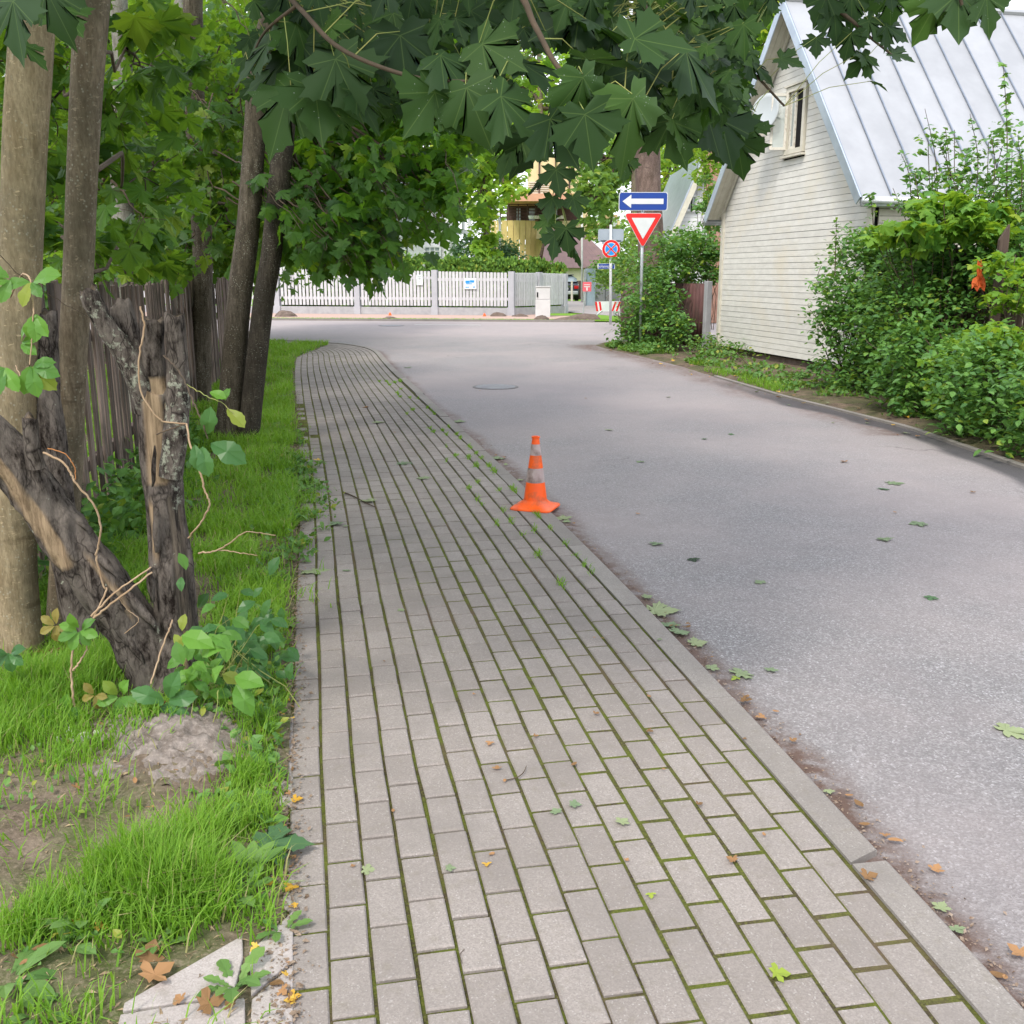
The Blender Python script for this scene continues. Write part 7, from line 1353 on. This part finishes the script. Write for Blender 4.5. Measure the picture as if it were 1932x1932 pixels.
fallen(137, 1766, .065, 'y', 'bright yellow folded leaf among the weeds', 60); fallen(128, 1775, .05, 'y', 'second yellow leaf under the bright one', -40); fallen(560, 1513, .05, 'y', 'yellow leaf beside the pavers at the lawn edge', 10); fallen(505, 1675, .05, 'y', 'small yellow leaf left of the dandelion'); fallen(548, 1680, .05, 'y', 'yellow leaf scrap on the edging beside the dandelion')
fallen(95, 1255, .15, 'o', 'big brown dry leaf at the foot of the thick beige maple', 100, tilt=.5); fallen(78, 1812, .08, 'o', 'tan dry leaf in the bottom left soil', 10); fallen(285, 1810, .09, 'o', 'curled orange brown leaf on the soil beside the broken slab', 80, tilt=.4); fallen(300, 1850, .12, 'o', 'long brown leaf lying across the corner of the broken slab', 50); fallen(520, 1862, .07, 'o', 'rust coloured leaf piece on the slab beside the edging', -20)
fallen(400, 1905, .10, 'o', 'crumpled tan leaf on the lowest slab', 20, tilt=.4); fallen(1640, 1657, .07, 'o', 'tan curled leaf at the broken kerb stone', 10); fallen(1880, 1830, .07, 'o', 'brown leaf in the dirt beside the kerb near the right edge', -30); fallen(1320, 1520, .035, 'o', 'small orange leaf in a paver joint'); fallen(1380, 1625, .05, 'o', 'thin brown leaf on the pavers right of centre', 140)
fallen(690, 770, .13, 'o', 'orange brown leaf far up the pavement'); fallen(598, 870, .09, 'y', 'yellow orange leaf at the lawn edge beside the weed tuft')
LOO = 'small dry leaves strewn along the lawn edge'; LRD = 'small leaves strewn over the road'; LPV = 'small leaf scraps strewn over the pavers'; LSO = 'small dry leaves scattered over the grass and soil'
for i in range(46): py = 700+1200*random.random()**.8; fallen(random.gauss(548, 8), py, random.uniform(.018, .042), (kd := random.choice('ooooy')), {'o': 'small brown', 'y': 'small yellow'}[kd]+' dry leaf among the strewn leaves along the lawn edge', grp=LOO, tilt=.3)
for i in range(22): 
    py = random.uniform(700, 1150); px = random.uniform(1000, 1900); p_ = G(px, py)
    if np.interp(p_[1], KP[:, 1], KP[:, 0])+.1 < p_[0] < right_edge(p_[1])-.1: fallen(px, py, random.uniform(.04, .09), (kd := random.choice('goggd')), {'g': 'small pale green', 'o': 'small brown', 'd': 'small dark green'}[kd]+' leaf scrap lying on the open road', grp=LRD)
for i in range(46): 
    py = random.uniform(690, 1700); p_ = G(700, py); px = random.uniform(580, 1500); p_ = G(px, py)
    if left_edge_x(p_[1])+.03 < p_[0] < np.interp(p_[1], KP[:, 1], KP[:, 0]): fallen(px, py, random.uniform(.02, .05), (kd := random.choice('googo')), {'g': 'tiny green', 'o': 'tiny brown'}[kd]+' leaf scrap lying on the grey pavers', grp=LPV)
for i in range(30): fallen(random.uniform(0, 520), random.uniform(1300, 1920), random.uniform(.025, .05), (kd := random.choice('oooy')), {'o': 'small brown', 'y': 'small yellow'}[kd]+' dry leaf lying in the grass at the lower left', grp=LSO, tilt=.4)
for i in range(40):
    y_ = 1.9+random.random()**1.4*7; x_ = np.interp(y_, KP[:, 1], KP[:, 0])+.02+abs(random.gauss(0, .05)); o = leafinst(FM[random.choice('ogo')], None, (x_, y_, -.010), (random.gauss(0, 1), random.gauss(0, 1), .1), (0, 0, 1), random.uniform(.02, .05), 'fallen_leaf'); tag(o, 'small dry leaf scrap in the dirt along the outer side of the kerb', 'leaf', 'leaf scraps along the kerb')
for i in range(46):
    y_ = random.uniform(8.5, 22); x_ = right_edge(y_)+random.gauss(.0, .22); o = leafinst(FM[random.choice('ogyo')], None, (x_, y_, .03 if x_ > right_edge(y_) else -.012), (random.gauss(0, 1), random.gauss(0, 1), .1), (0, 0, 1), random.uniform(.03, .07), 'fallen_leaf'); tag(o, 'fallen leaf scrap along the right hand verge', 'leaf', 'leaf scraps along the right verge')
# twigs on the pavers
for (pts, r_, lab) in (([(648, 930), (668, 938), (690, 950), (708, 958)], .006, 'dark twig on the pavers near the lawn'), ([(955, 1475), (975, 1470), (988, 1460), (993, 1448)], .0022, 'thin curved reddish twig on the pavers'), ([(876, 1795), (868, 1805), (872, 1822)], .001, 'hair thin stalk on the pavers at the lower left'), ([(1000, 885), (1012, 892)], .003, 'short twig above the cone')):
    P_ = [G(*q)+[0, 0, .006] for q in pts]; P_, _ = cat_rom(P_, [1]*len(P_), 5); tag(twigs_mesh('twig', [(P_, r_, r_*.6)], B_twig, None), lab, 'twig')
# litter by the stump and pebbles
c = G(150, 1412); nx, ny = 9, 8; V = [c+np.array([.075*(i/(nx-1)-.5)*1.6, .08*(j/(ny-1)-.5), .03+.030*RS.randn()*.5+.03*math.sin(i*.9)*math.cos(j)]) for j in range(ny) for i in range(nx)]
m = MB(); m.add(V, [(j*nx+i, j*nx+i+1, (j+1)*nx+i+1, (j+1)*nx+i) for j in range(ny-1) for i in range(nx-1)]); o = m.build('paper_litter', M_paper); tag(o, 'crumpled white scrap of litter under the creeper shoot', 'litter')
def pebble(px, py, r_, lab, grp=None, mat=M_stone):
    o = lump(px, py, r_, r_*.8, 'pebble', mat, lab, 'pebble', grp, int(px)); return o
pebble(352, 1862+0*0, .010, 'small white pebble on the lowest slab edge', mat=M_paper); pebble(232, 1888, .014, 'pale pebble at the corner of the lowest slab'); pebble(56, 1420, .03, 'pale stone in the grass left of the litter', mat=M_paper); pebble(243, 2398*.6256*.0+1398, .008, 'white speck pebble on the bare soil mound', mat=M_paper)
n = 1400; P_ = np.stack([np.zeros(n), 1.8+RS.rand(n)**1.5*8, np.zeros(n)-.014], -1); P_[:, 0] = np.interp(P_[:, 1], KP[:, 1], KP[:, 0])+.004+np.abs(RS.normal(0, .05, n)); tip, up = rnd_dirs(n, 0)
o = link('gutter_debris', leaf_mesh('gutter_debris', P_, tip, up, .005+.012*RS.rand(n)**2, T_kite, pbr('debris', (.14, .09, .06), (.30, .24, .19), 60, .9))); o['kind'] = 'stuff'

n = 1500; Yw = np.clip(RS.normal(7.2, 1.1, n), 5.2, 12); Xw = left_edge_x(Yw)+RS.normal(0, .10, n)*np.exp(-((Yw-7.0)/1.5)**2)+.03; P = np.stack([Xw, Yw, .004+RS.rand(n)*.04], -1); kp = fbm(P*4, 77) > .5
weedfield('overgrown_edge_weeds', P[kp], (.025+.035*RS.rand(n))[kp], T_oval, LM_weed)
n = 2600; Yw = np.clip(RS.normal(7.4, 1.3, n), 4.6, 14); Xw = left_edge_x(Yw)+RS.normal(.02, .07, n); P = np.stack([Xw, Yw, Xw*0+.002], -1); kp = fbm(P*4, 79) > .52; P = P[kp]; n = len(P)
blades('edge_grass', P, .03+.07*RS.rand(n), .4+.9*RS.rand(n), .002+.0015*RS.rand(n), LM_grass)
# thin soil washed over the pavement edge (recessed crumbs)
n = 5200; Yw = 1.75+RS.rand(n)**1.4*12; Xw = left_edge_x(Yw)+RS.normal(-.005, .03, n); P = np.stack([Xw, Yw, Xw*0+.004+.004*RS.rand(n)], -1); tip, up = rnd_dirs(n, 0)
o = link('edge_soil_crumbs', leaf_mesh('edge_soil_crumbs', P, tip, up, .006+.016*RS.rand(n)**2, T_kite, pbr('soil crumbs', (.13, .09, .06), (.26, .20, .15), 60, .95))); o['kind'] = 'stuff'

# dead grass, bits of bark and crumbs lying on the bare soil of the lawn
n = 9000; Yw = 1.8+RS.rand(n)**1.3*4.2; Xw = left_edge_x(Yw)-RS.rand(n)*1.5; P = np.stack([Xw, Yw, Xw*0], -1); kp = (1-pixmask(P) > .25) | (RS.rand(n) < .25); P = P[kp]; n = len(P); P[:, 2] = lawn_z(P)+.004; tip, up = rnd_dirs(n, 0, .6)
o = link('soil_litter', leaf_mesh('soil_litter', P, tip, up, .008+.03*RS.rand(n)**2.5, T_kite, pbr('dry litter', (.15, .10, .06), (.36, .28, .17), 45, .95), wid=.12+.5*RS.rand(n)**2)); o['kind'] = 'stuff'
n = 1300; Yw = 1.9+RS.rand(n)**1.3*3.5; Xw = left_edge_x(Yw)-.05-RS.rand(n)*1.3; P = np.stack([Xw, Yw, Xw*0], -1); P[:, 2] = lawn_z(P)+.008+.02*RS.rand(n); kp = fbm(P*2.2, 61) > .5
weedfield('clover_and_seedlings', P[kp], (.012+.022*RS.rand(n))[kp], T_oval, LM_weed)
